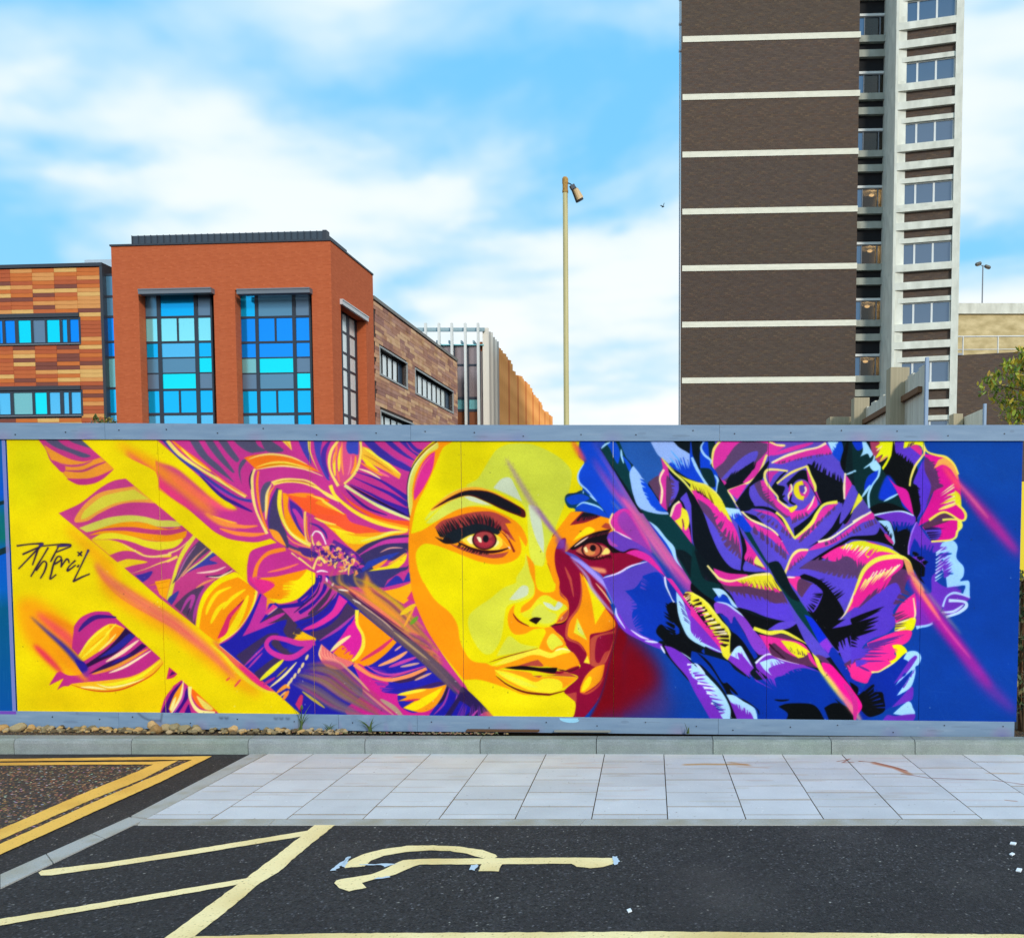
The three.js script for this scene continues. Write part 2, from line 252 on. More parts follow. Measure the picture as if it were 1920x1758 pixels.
  a('#fb9a30', 60, 'C520,900 C700,1010 C900,1060', 0.9, 12); s('#ff8a40', 44, 'C600,930 C760,1010 C940,1050 C1110,1040'); s('#ff8a38', 50, 'C680,1070 C850,1120 C1050,1140 C1200,1125'); s('#ffb030', 24, 'C600,930 C780,990 C880,1010');
  a('#ff4a80', 40, 'C560,740 C700,840 C840,870', 0.7, 14);

  // dark stripes and petals, upper middle
  f('#3c3c9c', 'C20,60! C100,60! C260,260 C480,440 C700,600 C900,720 C1040,745! C1045,780 C880,740 C700,640 C480,480 C240,300'); s('#a03ab0', 24, 'C420,440 C650,620 C860,740'); s('#3a1c88', 42, 'C470,480 C700,700 C900,810 C1055,885'); s('#241a58', 14, 'C380,370 C560,470 C780,610 C990,720');
  s('#f8dc66', 44, 'C105,90 C250,250 C480,410 C700,540 C985,715', 0); s('#ff8a20', 46, 'C160,90 C300,215 C450,325 C600,430'); s('#ffe040', 26, 'C260,170 C400,310 C600,440'); s('#ff7a40', 20, 'C600,430 C800,590 C1010,715');
  f('#54506e', 'C360,90! C460,90! C560,250 C700,380 C860,562! C640,410 C470,260'); f('#54506e', 'C530,90! C620,90! C720,240 C860,440 C840,450 C700,320 C600,200'); f('#54506e', 'C680,90! C775,90! C840,190 C915,300 C880,330 C780,230');
  f('#54506e', 'C850,90! C1100,90! C1130,150 C1215,205 C1100,225 C1050,230 C950,180'); f('#54506e', 'C1160,90! C1270,90! C1410,190 C1400,218 C1230,215'); f('#54506e', 'C1000,310 C930,420 C930,520 C945,580 C910,480 C910,380 C950,310');
  f('#ff7818', 'C970,285! C1080,255 C1250,240 C1450,270 C1620,330 C1830,450! C1600,395 C1400,372 C1200,400 C1110,420!'); s('#ffd870', 24, 'C1020,300 C1150,258 C1300,245 C1500,278 C1680,360'); s('#ffdc48', 24, 'C1100,390 C1250,345 C1400,335 C1550,360 C1720,410'); s('#c89000', 12, 'C1180,385 C1400,350 C1600,390'); s('#ffe080', 20, 'C1100,415 C1300,382 C1450,377 C1650,412 C1850,490');
  f('#ffd850', 'C1390,90! C1490,90! C1510,205!'); s('#ff9a30', 14, 'C1440,95 C1495,180');
  s('#ff8a20', 30, 'C1130,430 C1112,560 C1122,740 C1160,930 C1215,1090', 0); s('#ffe07a', 36, 'C1090,405 C1058,500 C1060,680 C1090,850 C1150,1000 C1215,1130', 0); s('#2a2050', 18, 'C1062,420 C1030,520 C1040,640');
  s('#ffe06a', 26, 'C1275,560 C1400,525 C1550,523 C1700,553 E330,700 E470,770', 0); s('#ffdc60', 26, 'C1290,580 C1450,548 C1650,572 C1850,660 E250,640 E480,760', 0); s('#c8900a', 10, 'C1310,562 C1450,538 C1640,555 C1800,610');
  f('#54506e', 'C1200,565 C1270,540! C1220,700 C1195,860 C1165,890 C1145,750 C1155,640'); s('#ff9a30', 24, 'C1310,590 C1245,690 C1225,830 C1205,980'); s('#ffdc80', 30, 'C1275,575 C1222,680 C1208,830 C1200,970');
  f('#463a64', 'C1240,1090! C1240,900 C1270,750 C1330,615! C1385,655 C1350,800 C1375,1000 C1430,1120 C1450,1290 C1300,1170'); s('#4a2a90', 22, 'C1320,640 C1255,800 C1232,960 C1238,1080'); f('#ff9a28', 'C1235,1075! C1340,1110 C1430,1275! C1300,1190');
  f('#ff9a10', 'C1395,670! C1460,700 C1455,850 C1520,1000 C1620,1150 C1690,1250! C1520,1150 C1420,980'); s('#fbe030', 50, 'C1370,640 C1358,800 C1390,960 C1470,1110 C1600,1210 C1760,1280', 0); s('#fff0a0', 14, 'C1385,960 C1470,1110 C1600,1215 C1740,1275');
  f('#4a2a98', 'C1470,750! C1600,850 C1622,970! C1530,850 C1560,1000 C1640,1160! C1560,1070 C1488,900'); s('#c838a0', 50, 'C1505,850 C1560,920 C1640,1060', 1);
  s('#ff8a60', 20, 'C1430,1150 C1520,1230 C1700,1290 C1790,1310'); f('#4c3c72', 'C1430,1230! C1560,1290 C1700,1320 C1790,1350 C1750,1400 C1600,1370 C1490,1310'); s('#f07a50', 44, 'C1450,1290 C1600,1360 C1700,1400 C1800,1400'); s('#ffe878', 26, 'C1480,1345 C1600,1450 C1710,1530', 0);
  f('#ff5a28', 'C1430,690! C1600,680 C1750,700 C1920,760 E300,800 E550,915! E400,965 E200,920 C1800,940 C1650,880 C1550,790'); f('#ff8a20', 'C1430,690! C1600,672 C1750,690 E100,715 E300,775 E460,885! E200,792 C1800,740 C1600,722'); s('#ffd840', 32, 'C1700,700 C1830,745 E300,775 E420,850 E525,915');
  f('#ff5830', 'E135,895! E400,925 E540,915! E600,1000 E800,1060 E920,1120 E600,1135 E400,1050 E280,1000');
  f('#ffa018', 'E270,995! E420,1030 E600,1120 E800,1120 E1000,1110 E1200,1090! E1240,1115! E1050,1165 E900,1205 E640,1338! E520,1230 E400,1110'); f('#fcd818', 'E420,1095 E600,1145 E800,1165 E1000,1130 E1195,1098! E1000,1155 E820,1225 E650,1245 E520,1215'); s('#f0e860', 30, 'E700,1215 E900,1165 E1050,1115 E1220,1110'); s('#ffe020', 30, 'E350,1060 E480,1100 E640,1130');
  s('#ffe050', 28, 'E180,950 E300,1000 E430,1030'); s('#ffd060', 26, 'C1645,880 C1638,1050 C1655,1200 C1690,1250', 0); s('#ff9a20', 14, 'C1665,930 C1660,1080 C1690,1220');
  // the long swept petal to the face
  f('#ff5a20', 'E440,600! E560,740 E750,860 E1000,960 E1250,985! E1250,1080 E1000,1010 E800,930 E600,800'); s('#ff9a18', 56, 'E470,740 E700,905 E900,985 E1240,1070', 3); s('#ffe234', 46, 'E370,590 E420,700 E600,860 E800,970 E1000,1040 E1240,1090', 0);
  // the bud at the top
  f('#d84a80', 'E470,90! E700,90! E735,180 E690,400 E540,575 E460,585 E390,450 E370,250'); s('#f8dc30', 34, 'E430,220 E415,350 E425,490'); s('#f8dc30', 36, 'E500,160 E475,300 E470,440'); s('#ff8a40', 26, 'E450,110 E440,230 E405,350'); s('#ff8a50', 26, 'E510,110 E500,300 E520,480'); s('#ff6a50', 22, 'E450,430 E475,560'); s('#f07a90', 20, 'E610,260 E600,380 E570,480');
  f('#3a44b0', 'E570,90! E695,90! E690,245 E640,240 E580,235 E555,160'); s('#ff9a28', 30, 'E660,260 E650,380 E600,470'); s('#f8dc60', 34, 'E715,90 E722,200 E690,370 E620,490 E525,575', 0); s('#ffdf66', 36, 'E470,90 E390,200 E360,330 E380,450 E460,600', 0);
  f('#3c3ca0', 'E20,90! E130,90! E160,365! E80,230'); s('#f4d850', 30, 'E140,90 E150,230 E235,435', 2); f('#4040a8', 'E190,90! E290,90! E265,240 E300,400 E365,530 E330,520 E260,380 E210,250'); s('#4a2a98', 56, 'E375,95 E310,200 E300,330 E355,500');
  f('#f8b830', 'E740,160! E860,210 E1170,465! E1150,520! E950,410 E720,300!'); s('#ffe840', 34, 'E755,175 E950,300 E1160,465'); s('#c87a20', 14, 'E750,250 E900,330 E1080,450'); s('#ffd818', 56, 'E740,290 E850,400 E960,480'); s('#ff8a30', 30, 'E715,340 E850,420 E1000,490'); s('#ffe0a0', 26, 'E690,405 E820,450 E940,520'); s('#ff6a90', 24, 'E900,430 E1040,500'); s('#ff9a30', 24, 'E880,330 E1020,430 E1150,520');
  f('#3a2c98', 'E740,95! E860,95! E1000,220 E1290,400! E1270,440 E1100,375 E900,255'); f('#3a2c98', 'E980,95! E1060,95! E1200,220 E1340,320! E1250,292 E1100,200'); f('#3a2c98', 'E1140,95! E1270,95! E1350,180 E1450,215 E1370,280! E1260,200'); s('#c83a90', 16, 'E1230,110 E1300,200 E1400,260'); s('#a838a0', 14, 'E960,180 E1120,300 E1280,360');
  for (const t of ['E660,440 E900,520 E1100,640 E1240,740', 'E625,500 E850,600 E1050,690 E1240,810', 'E585,575 E800,675 E1000,780 E1250,880', 'E610,610 E850,760 E1050,850 E1250,920']) s('#3a2098', 56, t, 3);
  s('#3a1c80', 30, 'E545,635 E650,740 E800,850 E1010,925'); s('#e8e890', 40, 'E530,590 E700,700 E900,815 E1100,905 E1265,970', 0); s('#1a1030', 20, 'E575,585 E800,710 E1050,840 E1260,945');
  // dark leaf beside the cheek
  f('#3a3060', 'E640,1335! E760,1250 E920,1190 E1080,1150 E1260,1145! E1260,1480 F60,40 F900,120! E1000,1640 E1150,1560 E1240,1500 E1200,1300 E900,1500 E700,1640 E600,1500');
  s('#c8389a', 70, 'E640,1400 E820,1290 E1000,1220 E1250,1200', 3); f('#3a3060', 'E720,1430! E900,1330 E1050,1290 E1180,1290 E1230,1330! E1100,1420 E900,1440 E740,1560'); f('#2a3aa0', 'E780,1440! E950,1380 E1150,1330! E1040,1410 E860,1480 E680,1580'); s('#f0a090', 16, 'E920,1340 E1040,1290 E1180,1290');
  f('#f8dc18', 'E700,1590! E860,1520 E1000,1490 E1130,1420 E1225,1350! E1200,1440 E1100,1530 E1000,1560 E800,1590 E640,1680'); f('#ffa020', 'E830,1500! E960,1430 E1010,1410! E960,1470 E860,1530'); s('#ffb030', 26, 'E1010,1470 E1110,1420 E1210,1345');
  f('#d8308a', 'E880,1565! E1050,1550 E1230,1490! E1150,1560 E1010,1635!'); f('#3a3470', 'E1000,1650! E1240,1500! F60,40 F960,115!'); f('#2c30a4', 'F1180,50! E1240,1560 F1265,40! F960,112! F1100,-20');

  // lower middle: dark ground with violet and orange petals
  f('#211ea4', 'D650,760! D780,690 D930,540 D1040,350 D1130,160! D1330,310! D1600,260 D1760,60 C1780,1560 E300,1560 F440,140 F1100,640 F1900,1450 H1010,1600! D1570,1565! D1285,1300!');
  f('#c8309a', 'D1150,170! D1230,240 D1200,380 D1110,515! D1390,395! D1415,425 D1280,515 D915,665! D1010,500'); f('#e83a90', 'D1180,390! D1270,300! D1320,330! D1190,420'); s('#ffb090', 14, 'D1320,335 D1200,425');
  f('#42304e', 'D1110,525! D1330,340! D1400,335 D1450,440 D1530,560 D1440,690! D1380,600 D1420,480 D1250,515'); h('#42304e', 60, 'D1430,470 D1440,680', 'D1560,560 D1520,640', 7); s('#c8309a', 50, 'D1100,540 D1260,470 D1400,400');
  f('#3c2c58', 'D840,885! D1200,640 D1330,640 D1180,720 D930,995!'); f('#3c2c58', 'D1040,1080! D1300,890 D1420,900 D1120,1180!');
  f('#ffc010', 'D1430,690! D1540,575! D1650,640 D1740,690 D1700,740 D1560,722'); h('#42304e', 40, 'D1430,690 D1540,575', 'D1520,690 D1600,620', 6); s('#ff9a10', 16, 'D1500,690 D1680,710');
  f('#42304e', 'D1240,740 D1310,695 D1400,800 D1600,760 D1560,880 D1450,900 D1320,830'); fb('#2a2aa8', 12, 'D1420,760 D1620,790 D1560,850 D1450,850'); s('#d0309a', 70, 'D1730,735 D1560,745 D1400,700 D1250,680 D1185,760 D1250,850 D1400,905 D1520,885 D1690,760', 0);
  s('#b838a0', 24, 'D930,1000 D1160,780'); s('#b838a0', 24, 'D970,1030 D1140,850'); s('#f0e428', 56, 'D1105,1165 D1240,1050 D1375,930', 1); s('#ffe898', 28, 'D1215,1245 D1380,1110 D1525,955'); s('#c0a020', 16, 'D1290,1130 D1420,1010'); s('#b83080', 34, 'D1140,1215 D1280,1130');
  f('#d03068', 'D1500,1440! D1560,1330 D1590,1350 D1560,1530!'); s('#ff9a30', 46, 'D1290,1310 D1400,1230 D1440,1260'); s('#ffc060', 22, 'D1330,1350 D1400,1290'); s('#ff8a30', 40, 'D1360,1390 D1430,1280');
  // arcs of hair
  f('#c8389a', 'D1330,320! D1600,290 D1760,120 C1800,1590 E250,1560 F430,150 F330,290 F150,410 F0,480! D1500,500! D1440,430');
  for (const t of ['F200,0 F150,130 F0,260 D1600,300 D1340,330', 'F300,70 F270,160 F150,300 F0,400']) s('#2a1a90', 44, t, 0);
  s('#2a1a60', 22, 'F240,60 F190,180 F60,300 D1500,400'); s('#42304e', 56, 'F370,110 F300,230 F170,370 F100,420'); s('#42304e', 24, 'F410,180 F300,320 F150,430 F0,480'); s('#2a1a90', 34, 'F430,210 F330,350 F180,470 F10,550');
  f('#e8309a', 'F450,195! F545,268! F420,430 F200,565 F40,595 D1640,560! F200,500 F370,370'); f('#453058', 'F540,285! F660,390! F400,590 F210,710! F120,620 F300,560 F430,450'); s('#2a1a90', 24, 'F530,290 F420,450 F250,570 F110,612'); s('#b038a0', 34, 'F630,415 F450,570 F220,715');
  f('#2222aa', 'F620,440 F500,600 F330,795! F240,735 F450,600'); f('#e0209a', 'F640,420! F710,640 F715,780 F650,900 F600,935 F400,860! F340,830! F480,650 F600,470'); s('#2222aa', 18, 'F620,440 F560,540');
  f('#ff9408', 'F680,385! F1095,730! F950,880 F760,1000 F590,970! F700,850 F725,720 F660,560'); s('#d83068', 42, 'F1060,680 F900,810 F680,945'); s('#ffe638', 46, 'F652,365 F650,520 F712,650 F712,780 F640,900 F575,950', 0);
  f('#ff8c10', 'F375,855! F470,765 F540,830 F560,890 F590,965 F540,980!'); h('#e0209a', 30, 'F490,790 F600,890', 'F480,870 F540,930', 6); h('#ff8c10', 34, 'F450,840 F560,920', 'F530,770 F620,870', 5); s('#ffe898', 46, 'F345,835 F450,740 F575,655');
  f('#f07070', 'F240,750! F400,880 F600,965 F450,1040 F300,1010 F210,890'); for (let i = 0; i < 5; i++) s('#ff9c84', 12, `F${240 + i * 34},${790 + i * 14} F${250 + i * 36},${880 + i * 10} F${330 + i * 40},${950 + i * 8}`); s('#ffc890', 20, 'F245,760 F215,860 F240,930');
  s('#ffa468', 46, 'F880,1003 F1080,920 F1215,835'); s('#c840a0', 40, 'F1000,1015 F1150,960 F1330,895'); s('#d8a090', 30, 'F1130,1012 F1350,968'); s('#e8a090', 22, 'F1070,830 F1150,770');
  f('#d0208a', 'F590,970! F700,990 F800,1110 F920,1160 F1000,1200 F920,1290 F1100,1320! F1100,1400 F1150,1480 F1300,1535 F1500,1440 F1560,1400 F1420,1610! F600,1610! F500,1500 F700,1300'); h('#7a2aa8', 20, 'F780,1110 F930,1290', 'F1040,1170 F1080,1280', 6); h('#7a2aa8', 16, 'F800,1010 F860,1120', 'F960,1040 F1080,1110', 5);
  s('#c840a0', 26, 'F740,990 F900,1080 F1080,1095 F1420,1000'); s('#ff9055', 52, 'F610,980 F800,1110 F1000,1160 F1200,1125 F1430,1030', 0); s('#e83a70', 16, 'F660,970 F800,1080 F1000,1130 F1400,1010');
  f('#3a2048', 'F1040,1180! F1250,1130 F1430,1050 F1320,1150 F1130,1195'); s('#e0a080', 28, 'F1290,1165 F1485,1080'); f('#3a2060', 'F1000,1290! F1300,1250 F1560,1180 F1660,1200! F1400,1260');
  f('#ff9a10', 'F1080,1335! F1300,1270 F1500,1250 F1660,1205! F1600,1350 F1500,1480 F1350,1530 F1155,1478! F1310,1385! F1095,1402! F1200,1350'); f('#ffe008', 'F1165,1478! F1350,1380 F1610,1240! F1540,1350 F1400,1460 F1280,1510'); s('#ffe030', 40, 'F1100,1330 F1250,1300 F1420,1270'); s('#d02050', 22, 'F1180,1400 F1350,1380');
  f('#1c18a0', 'F1670,1230! F1790,1330 F1920,1610! F1430,1610! F1570,1450'); s('#28143c', 30, 'F1670,1220 F1620,1360 F1550,1440'); s('#a83aa0', 22, 'F1690,1240 F1620,1430 F1500,1560'); s('#a84ab0', 20, 'F1775,1310 F1720,1480 F1590,1600');
  f('#2a1a50', 'F1790,1330! H640,1240 H1000,1590! F1600,1610!'); f('#1c18a0', 'F1800,1400! H640,1420 H720,1500 H600,1600 H480,1600!'); h('#6a2a98', 16, 'H560,1600 H1000,1600', 'H660,1380 H900,1460', 14); s('#c040a0', 22, 'H700,1610 H800,1500'); f('#b02a80', 'H760,1610! H900,1520 H1020,1600!');
  // flower heart
  f('#c8348c', 'E160,1150! E300,1100 E640,1330 E700,1420 E560,1560 E300,1600 E130,1520');
  f('#5a2a8a', 'E400,1195! E640,1335 E700,1420 E560,1450 E380,1420 E340,1330'); f('#4a2a80', 'E0,1280! E150,1300 E220,1360 E190,1400 E60,1370');
  s('#4a2a90', 30, 'E130,1010 E230,1050 E300,1120 E325,1195'); s('#fff0e8', 22, 'E150,1160 E190,1105 E250,1120 E290,1190 E310,1250', 0); s('#ffd870', 20, 'E150,1150 E160,1220 E190,1290');
  { const cols = ['#4a1c80', '#3a1c78', '#c83a98', '#8a3a90', '#f08a50', '#ffd080', '#2a2478', '#d05a80', '#ffb060'];
    for (let i = 0; i < 150; i++) { const t = R(), x = 200 + t * 460 + (R() - 0.5) * 120, y = 1290 + t * 150 + (R() - 0.3) * 190, q = R() * 6; s(cols[Math.floor(R() * cols.length)], 14 + R() * 22, `E${x | 0},${y | 0} E${x + Math.cos(q) * 34 | 0},${y + Math.sin(q) * 34 | 0} E${x + Math.cos(q + 1) * 56 | 0},${y + Math.sin(q + 1) * 56 | 0}`); } }
  s('#ffe070', 32, 'E0,1400! E160,1535! E205,1420 E250,1400 E300,1460', 0); s('#fff0e8', 20, 'E180,1565 E250,1545 E330,1560'); s('#ffd050', 24, 'E560,1600 E570,1500 E620,1470'); s('#ffc060', 22, 'E400,1490 E440,1440'); s('#ffd060', 20, 'E470,1440 E530,1430 E540,1480');
  for (const t of ['E180,1600 E190,1680 F190,60', 'E250,1590 E240,1680']) s('#3a1a80', 34, t); s('#ffe8e8', 22, 'F310,0 F315,55'); s('#ffe8e8', 24, 'F390,60 F370,100');
  // left-hand rosy petal by the heart
  f('#c8308c', 'C1330,1235! C1050,1310 C990,1450 C982,1600 C1000,1690 D1200,230 D1400,280 C1760,1580 C1720,1530!'); s('#ff8a28', 50, 'C1420,1300 C1220,1350 C1100,1480 C1055,1680', 0); s('#ff7a50', 28, 'C1210,1562 C1400,1520 C1565,1465');
  f('#fbe008', 'C1130,1625! C1400,1600 C1650,1525! C1745,1570! C1740,1680 D1700,100 D1550,240 D1380,292 D1290,282 D1200,225! D1300,130'); f('#ff9408', 'C1120,1630! C1300,1610 C1660,1525! C1560,1640 D1400,60 D1380,180 D1360,245 D1200,232! D1110,120');
  h('#fbe008', 26, 'D1660,40 D1450,240', 'D1370,40 D1340,200', 9, 0.4); h('#ff9408', 20, 'D1380,20 D1360,230', 'D1560,30 D1480,220', 8, 0.4); f('#e82a88', 'C1010,1610! C1100,1640 D1200,40 D1290,90 D1160,185! D1010,30'); h('#e82a88', 22, 'D1120,20 D1150,150', 'D1330,60 D1270,140', 6); s('#e8408a', 20, 'C1140,1610 D1050,10 D1080,60'); f('#ffa020', 'D1200,225! D1290,285 D1220,300 D1190,380!');

  // dry-brush bands across it
  streaks(['#8a3060', '#c8803a', '#d8a030', '#9a7038', '#5a3a58', '#f0a030'], 46, 'E340,1470 F250,40 F700,300 F1200,640 F1660,1010', 'E800,1560 F900,110 F1150,300 F1340,560 F1560,820', 8, 34, 0.75, 0.35, 0.4);
  a('#f29a24', 90, 'E760,1600 F800,200 F1150,480', 0.9, 18); a('#c8a020', 40, 'E620,1620 F900,130 F1200,380 F1420,600', 0.7, 10); s('#f27a58', 46, 'F560,120 F850,330 F1150,560'); s('#8a3058', 22, 'F480,90 F760,300 F1180,600');
  f('#ffab10', 'F960,150! F1110,120 F1265,60! F1300,180 F1180,300! F1080,240'); f('#d83070', 'F1280,140! F1310,275! F1215,240!'); s('#f0c020', 60, 'F1140,420 F1320,300'); s('#6a9a28', 44, 'F1250,530 F1340,440'); s('#f0a030', 30, 'F1180,560 F1300,330');
  streaks(['#d84a60', '#3a3060', '#c87a30', '#4a3068', '#d04a80', '#e88030'], 40, 'F1200,560 F1350,640 F1500,740', 'F1350,880 F1500,960 F1620,1000', 10, 40, 0.8, 0.6, 0.6);
  streaks(['#4a3a58', '#5a4a60', '#8a6a60', '#3a2c50', '#6a5058'], 70, 'F470,170 F800,380 F1200,680 F1600,1020 F1860,1290', 'F440,120 F850,500 F1150,740 F1480,1040 F1780,1340', 10, 40, 0.85, 0.2, 0.2);
  s('#b09068', 28, 'F1060,610 F1250,770 F1450,930'); s('#c8a088', 20, 'F640,270 F900,450 F1060,600'); s('#fff0d8', 18, 'F440,135 F560,150'); s('#f0d8c8', 18, 'F600,245 F700,300'); s('#d07a78', 22, 'F640,210 F900,430 F1080,570'); s('#4a2048', 26, 'F560,170 F900,430 F1250,700');
  streaks(['#7a6a70', '#6a4a88', '#8a5a70', '#a87a70', '#4a3070', '#a0702a', '#b03080', '#7a7060'], 90, 'D1640,960 F400,960 F700,1200 F1150,1560', 'D1420,1200 F100,1350 F350,1500 F700,1600', 10, 44, 0.55, 0.35, 0.35);
  s('#d89a78', 30, 'F440,950 F620,1120 F780,1290'); s('#c8b040', 34, 'F20,1290 F150,1390 F270,1480'); s('#d0807a', 26, 'F700,1270 F900,1440 F1060,1570'); s('#b0907a', 60, 'F900,1380 F1050,1480 F1160,1590');
  for (const [x, y] of [[1640, 900], [1590, 990], [1550, 1050], [1500, 1110], [1460, 1160], [1430, 1200]]) s('#f0d090', 30, `D${x - 16},${y + 36} D${x + 14},${y - 30}`);

  // ---- the face
  f('#8c0530', 'I240,1060! I560,880! I1300,1400! I950,1570 J790,20 J950,540! J860,900 J740,1350 J540,1610! H1500,1610! H1500,400!');
  f('#ecd800', 'G385,60! I540,60! I520,260 I585,340 I515,480 I560,640 I400,700 I370,820 I480,870 I300,1060 I190,1200 I148,1350 I170,1480 I240,1680 J290,120 J300,230 J395,330 J330,480 J200,550 J330,680 J360,760 J500,950 J520,1020 J380,1070 J500,1130 J340,1290 J440,1360 J468,1450 J440,1540 J400,1610! H1010,1610! H640,1190 H300,690 H110,280 H60,40 G40,1300 G60,950 G40,700 G70,440 G180,240');
  fb('#dccb00', 60, 'G560,100 G900,90 G900,400 G700,600 G400,600 G450,300', 0.8); f('#f4dc08', 'H650,1165! H950,1190 H1400,1340 J380,1345 J465,1420 J450,1560 J400,1610! H1010,1610!'); fb('#ead400', 50, 'H900,1500 H1500,1480 H1700,1580 H1000,1600', 0.8);
  // brow light
  f('#cfd33e', 'G1060,180 G1200,130 G1450,138 G1700,250 G1850,380 G1885,480 G1840,700 G1770,880 G1700,1050 G1610,1250 G1560,1480 G1490,1400 G1430,1250 G1390,1050 G1375,930 G1310,790 G1000,650 G700,600 G820,520 G900,400 G980,270');
  f('#dede44', 'G1380,960! G1400,820 G1560,1130 G1560,1450 H1520,-100 H1440,-160 G1400,1350'); f('#ccd4b4', 'G1000,620! G1090,520 G1190,508 G1250,610 G1325,772! G1180,700'); f('#ccd4b4', 'G1393,808! G1475,830 G1530,950 G1565,1200 G1560,1350! G1480,1200 G1420,1000');
  s('#d8da4c', 70, 'G230,980 G400,800 G560,690 G740,630 G900,640'); f('#d8da50', 'G240,1010! G400,850 G560,745 G700,700 G900,770 G990,825 G800,815 G650,845 G450,945 G290,1015'); f('#d8dcb8', 'G655,708! G780,720 G970,808! G860,795 G740,762');
  f('#ff9408', 'G385,90! G545,100 G440,180 G350,380 G250,600 G130,840 G72,1130! G200,1090 G350,1000 G420,955 G600,860 G760,828 G950,850 G1150,930 G1300,1040 G1378,1200 G1360,1275! G1280,1145! G1310,1280 G1290,1370 G1200,1440 G1020,1472 G800,1432 G550,1332 G350,1260 G220,1243 G140,1310 G122,1400 G150,1550 G205,1680 H210,60 H330,250 H500,400 H582,540 H610,720 H680,880 H760,952 H900,970! H960,1000! H1110,1020! H1000,1050! H1020,1120 H1120,1220 H1250,1290 H1420,1335! H1300,1322 H1150,1262 H950,1192 H800,1155 H650,1162! H300,700 H110,290 H60,40 G40,1300 G60,960 G40,700 G60,500 G180,250!');
  f('#dcd050', 'G385,110! G250,215 G120,380 G55,560 G42,760 G68,930! G95,800 G95,620 G150,420 G270,250 G385,180'); s('#eef0b0', 18, 'G380,120 G250,222 G115,385 G55,560 G45,760 G66,930'); s('#1a1030', 10, 'G375,105 G240,205 G105,375 G42,550 G34,750 G58,950', 0);
  f('#da2a8a', 'G352,215! G325,400 G230,600 G115,760! G108,690 G130,550 G200,370 G280,265'); s('#f07a70', 10, 'G325,255 G220,370 G150,520 G120,650');
  // left eye
  s('#f8a828', 96, 'G300,870 G450,765 G600,690 G720,660 G880,665 G1150,770 G1350,900', 1); f('#4a1016', 'G300,862! G450,760 G600,680 G720,645 G880,648 G1000,678 G1150,750 G1290,825 G1350,870 G1362,930 G1340,950 G1280,930 G1100,860 G900,765 G720,705 G560,735 G420,805'); f('#15131c', 'G420,795! G600,695 G720,655 G880,658 G1000,690 G1150,762 G1280,840 G1310,890 G1295,915 G1100,845 G900,755 G720,695');
  f('#b0403a', 'G340,1060! G420,985 G550,945 G700,902 G850,882 G1000,890 G1150,960 G1200,1010! G1130,1015! G1180,1110 G1250,1228! G1150,1150 G1080,1090 G800,1050 G500,1120 G430,1150'); h('#15161e', 26, 'G420,1180 G560,1100 G800,1040 G960,1060 G1070,1100', 'G345,1060 G480,970 G700,905 G920,895 G1090,1040', 28, 0.12);
  h('#7a1c28', 14, 'G440,1130 G800,1020 G1050,1080', 'G400,1000 G760,895 G1100,970', 16, 0.2);
  f('#151d26', 'G430,1225! G440,1170 G520,1110 G650,1060 G800,1022 G950,1045 G1070,1110 G1000,1150 G850,1120 G760,1142 G640,1205 G560,1240 G480,1240'); f('#1a1418', 'G335,1160! G430,1195 G480,1170 G560,1235! G450,1240'); s('#f08a30', 12, 'G360,1162 G440,1180');
  f('#fbd838', 'G625,1200! G740,1142 G900,1112 G1030,1140 G1120,1220 G1175,1295! G1000,1312 G850,1302 G730,1270'); f('#fbeeb4', 'G690,1188! G755,1150 G768,1235 G725,1238'); f('#f4ec9a', 'G1020,1185! G1060,1230 G1000,1290! G1010,1230'); f('#ff9a18', 'G1090,1190! G1165,1285! G1060,1302 G1100,1250');
  sq = SQ.G; e('#300a10', 893, 1200, 140, 112); e('#8c2434', 893, 1200, 122, 98); e('#a83e3e', 890, 1150, 96, 40); for (let i = 0; i < 13; i++) { const q = 0.3 + i * 0.21; s('#c8303c', 9, `G${905 + Math.cos(q) * 40 | 0},${1190 + Math.sin(q) * 34 | 0} G${893 + Math.cos(q) * 104 | 0},${1202 + Math.sin(q) * 84 | 0}`); } e('#101018', 908, 1185, 33, 42); f('#ffeec0', 'G805,1165! G850,1172 G862,1225 G832,1220');
  s('#300a12', 34, 'G590,1220 G750,1298 G900,1332 G1050,1325 G1180,1285'); s('#7a1820', 26, 'G1060,1085 G1160,1190 G1230,1335', 3); s('#8c2028', 22, 'G1100,1080 G1180,1140'); f('#b04438', 'G500,1240! G700,1295 G900,1352 G1050,1352 G1165,1330! G1100,1392 G950,1402 G750,1352 G600,1295'); h('#1a1016', 16, 'G620,1240 G780,1320 G940,1340', 'G580,1300 G740,1360 G930,1380', 14, 0.3); s('#ffd0c0', 18, 'G1160,1272 G1186,1302'); s('#e88a50', 22, 'G1140,1130 G1180,1200');
  // nose and cheek
  f('#dfdc3c', 'G1240,1680 H1250,0 G1340,1480 G1360,1350 G1400,1550 H1420,0 H1450,100 H1430,210 H1300,270 H1150,320 H1110,450 H1090,600 H1050,740 H960,860 H860,852 H760,720 H700,550 H712,430 H800,340 H950,240 H1100,120'); f('#d2d8b0', 'H1165,252! H1250,150 H1320,90 H1382,110 H1370,200 H1250,252'); f('#dedb40', 'H1015,890! H1110,720 H1170,662 H1280,740 H1400,772 H1505,780! H1300,840 H1150,870');
  f('#ff9408', 'G1365,1368! G1450,1470 G1462,1620 H1465,40 H1490,130 H1560,168 H1650,165 H1688,130 H1690,0! G1600,1680 G1600,1300! I150,1340 I165,1480 I245,1680 H1735,60 H1740,150 H1842,280 H1845,430 H1800,500 H1690,520! H1740,420 H1828,352! H1700,262 H1580,200 H1500,230 H1400,350 H1295,402! H1310,330 H1440,220 H1458,100 H1425,0 G1402,1550');
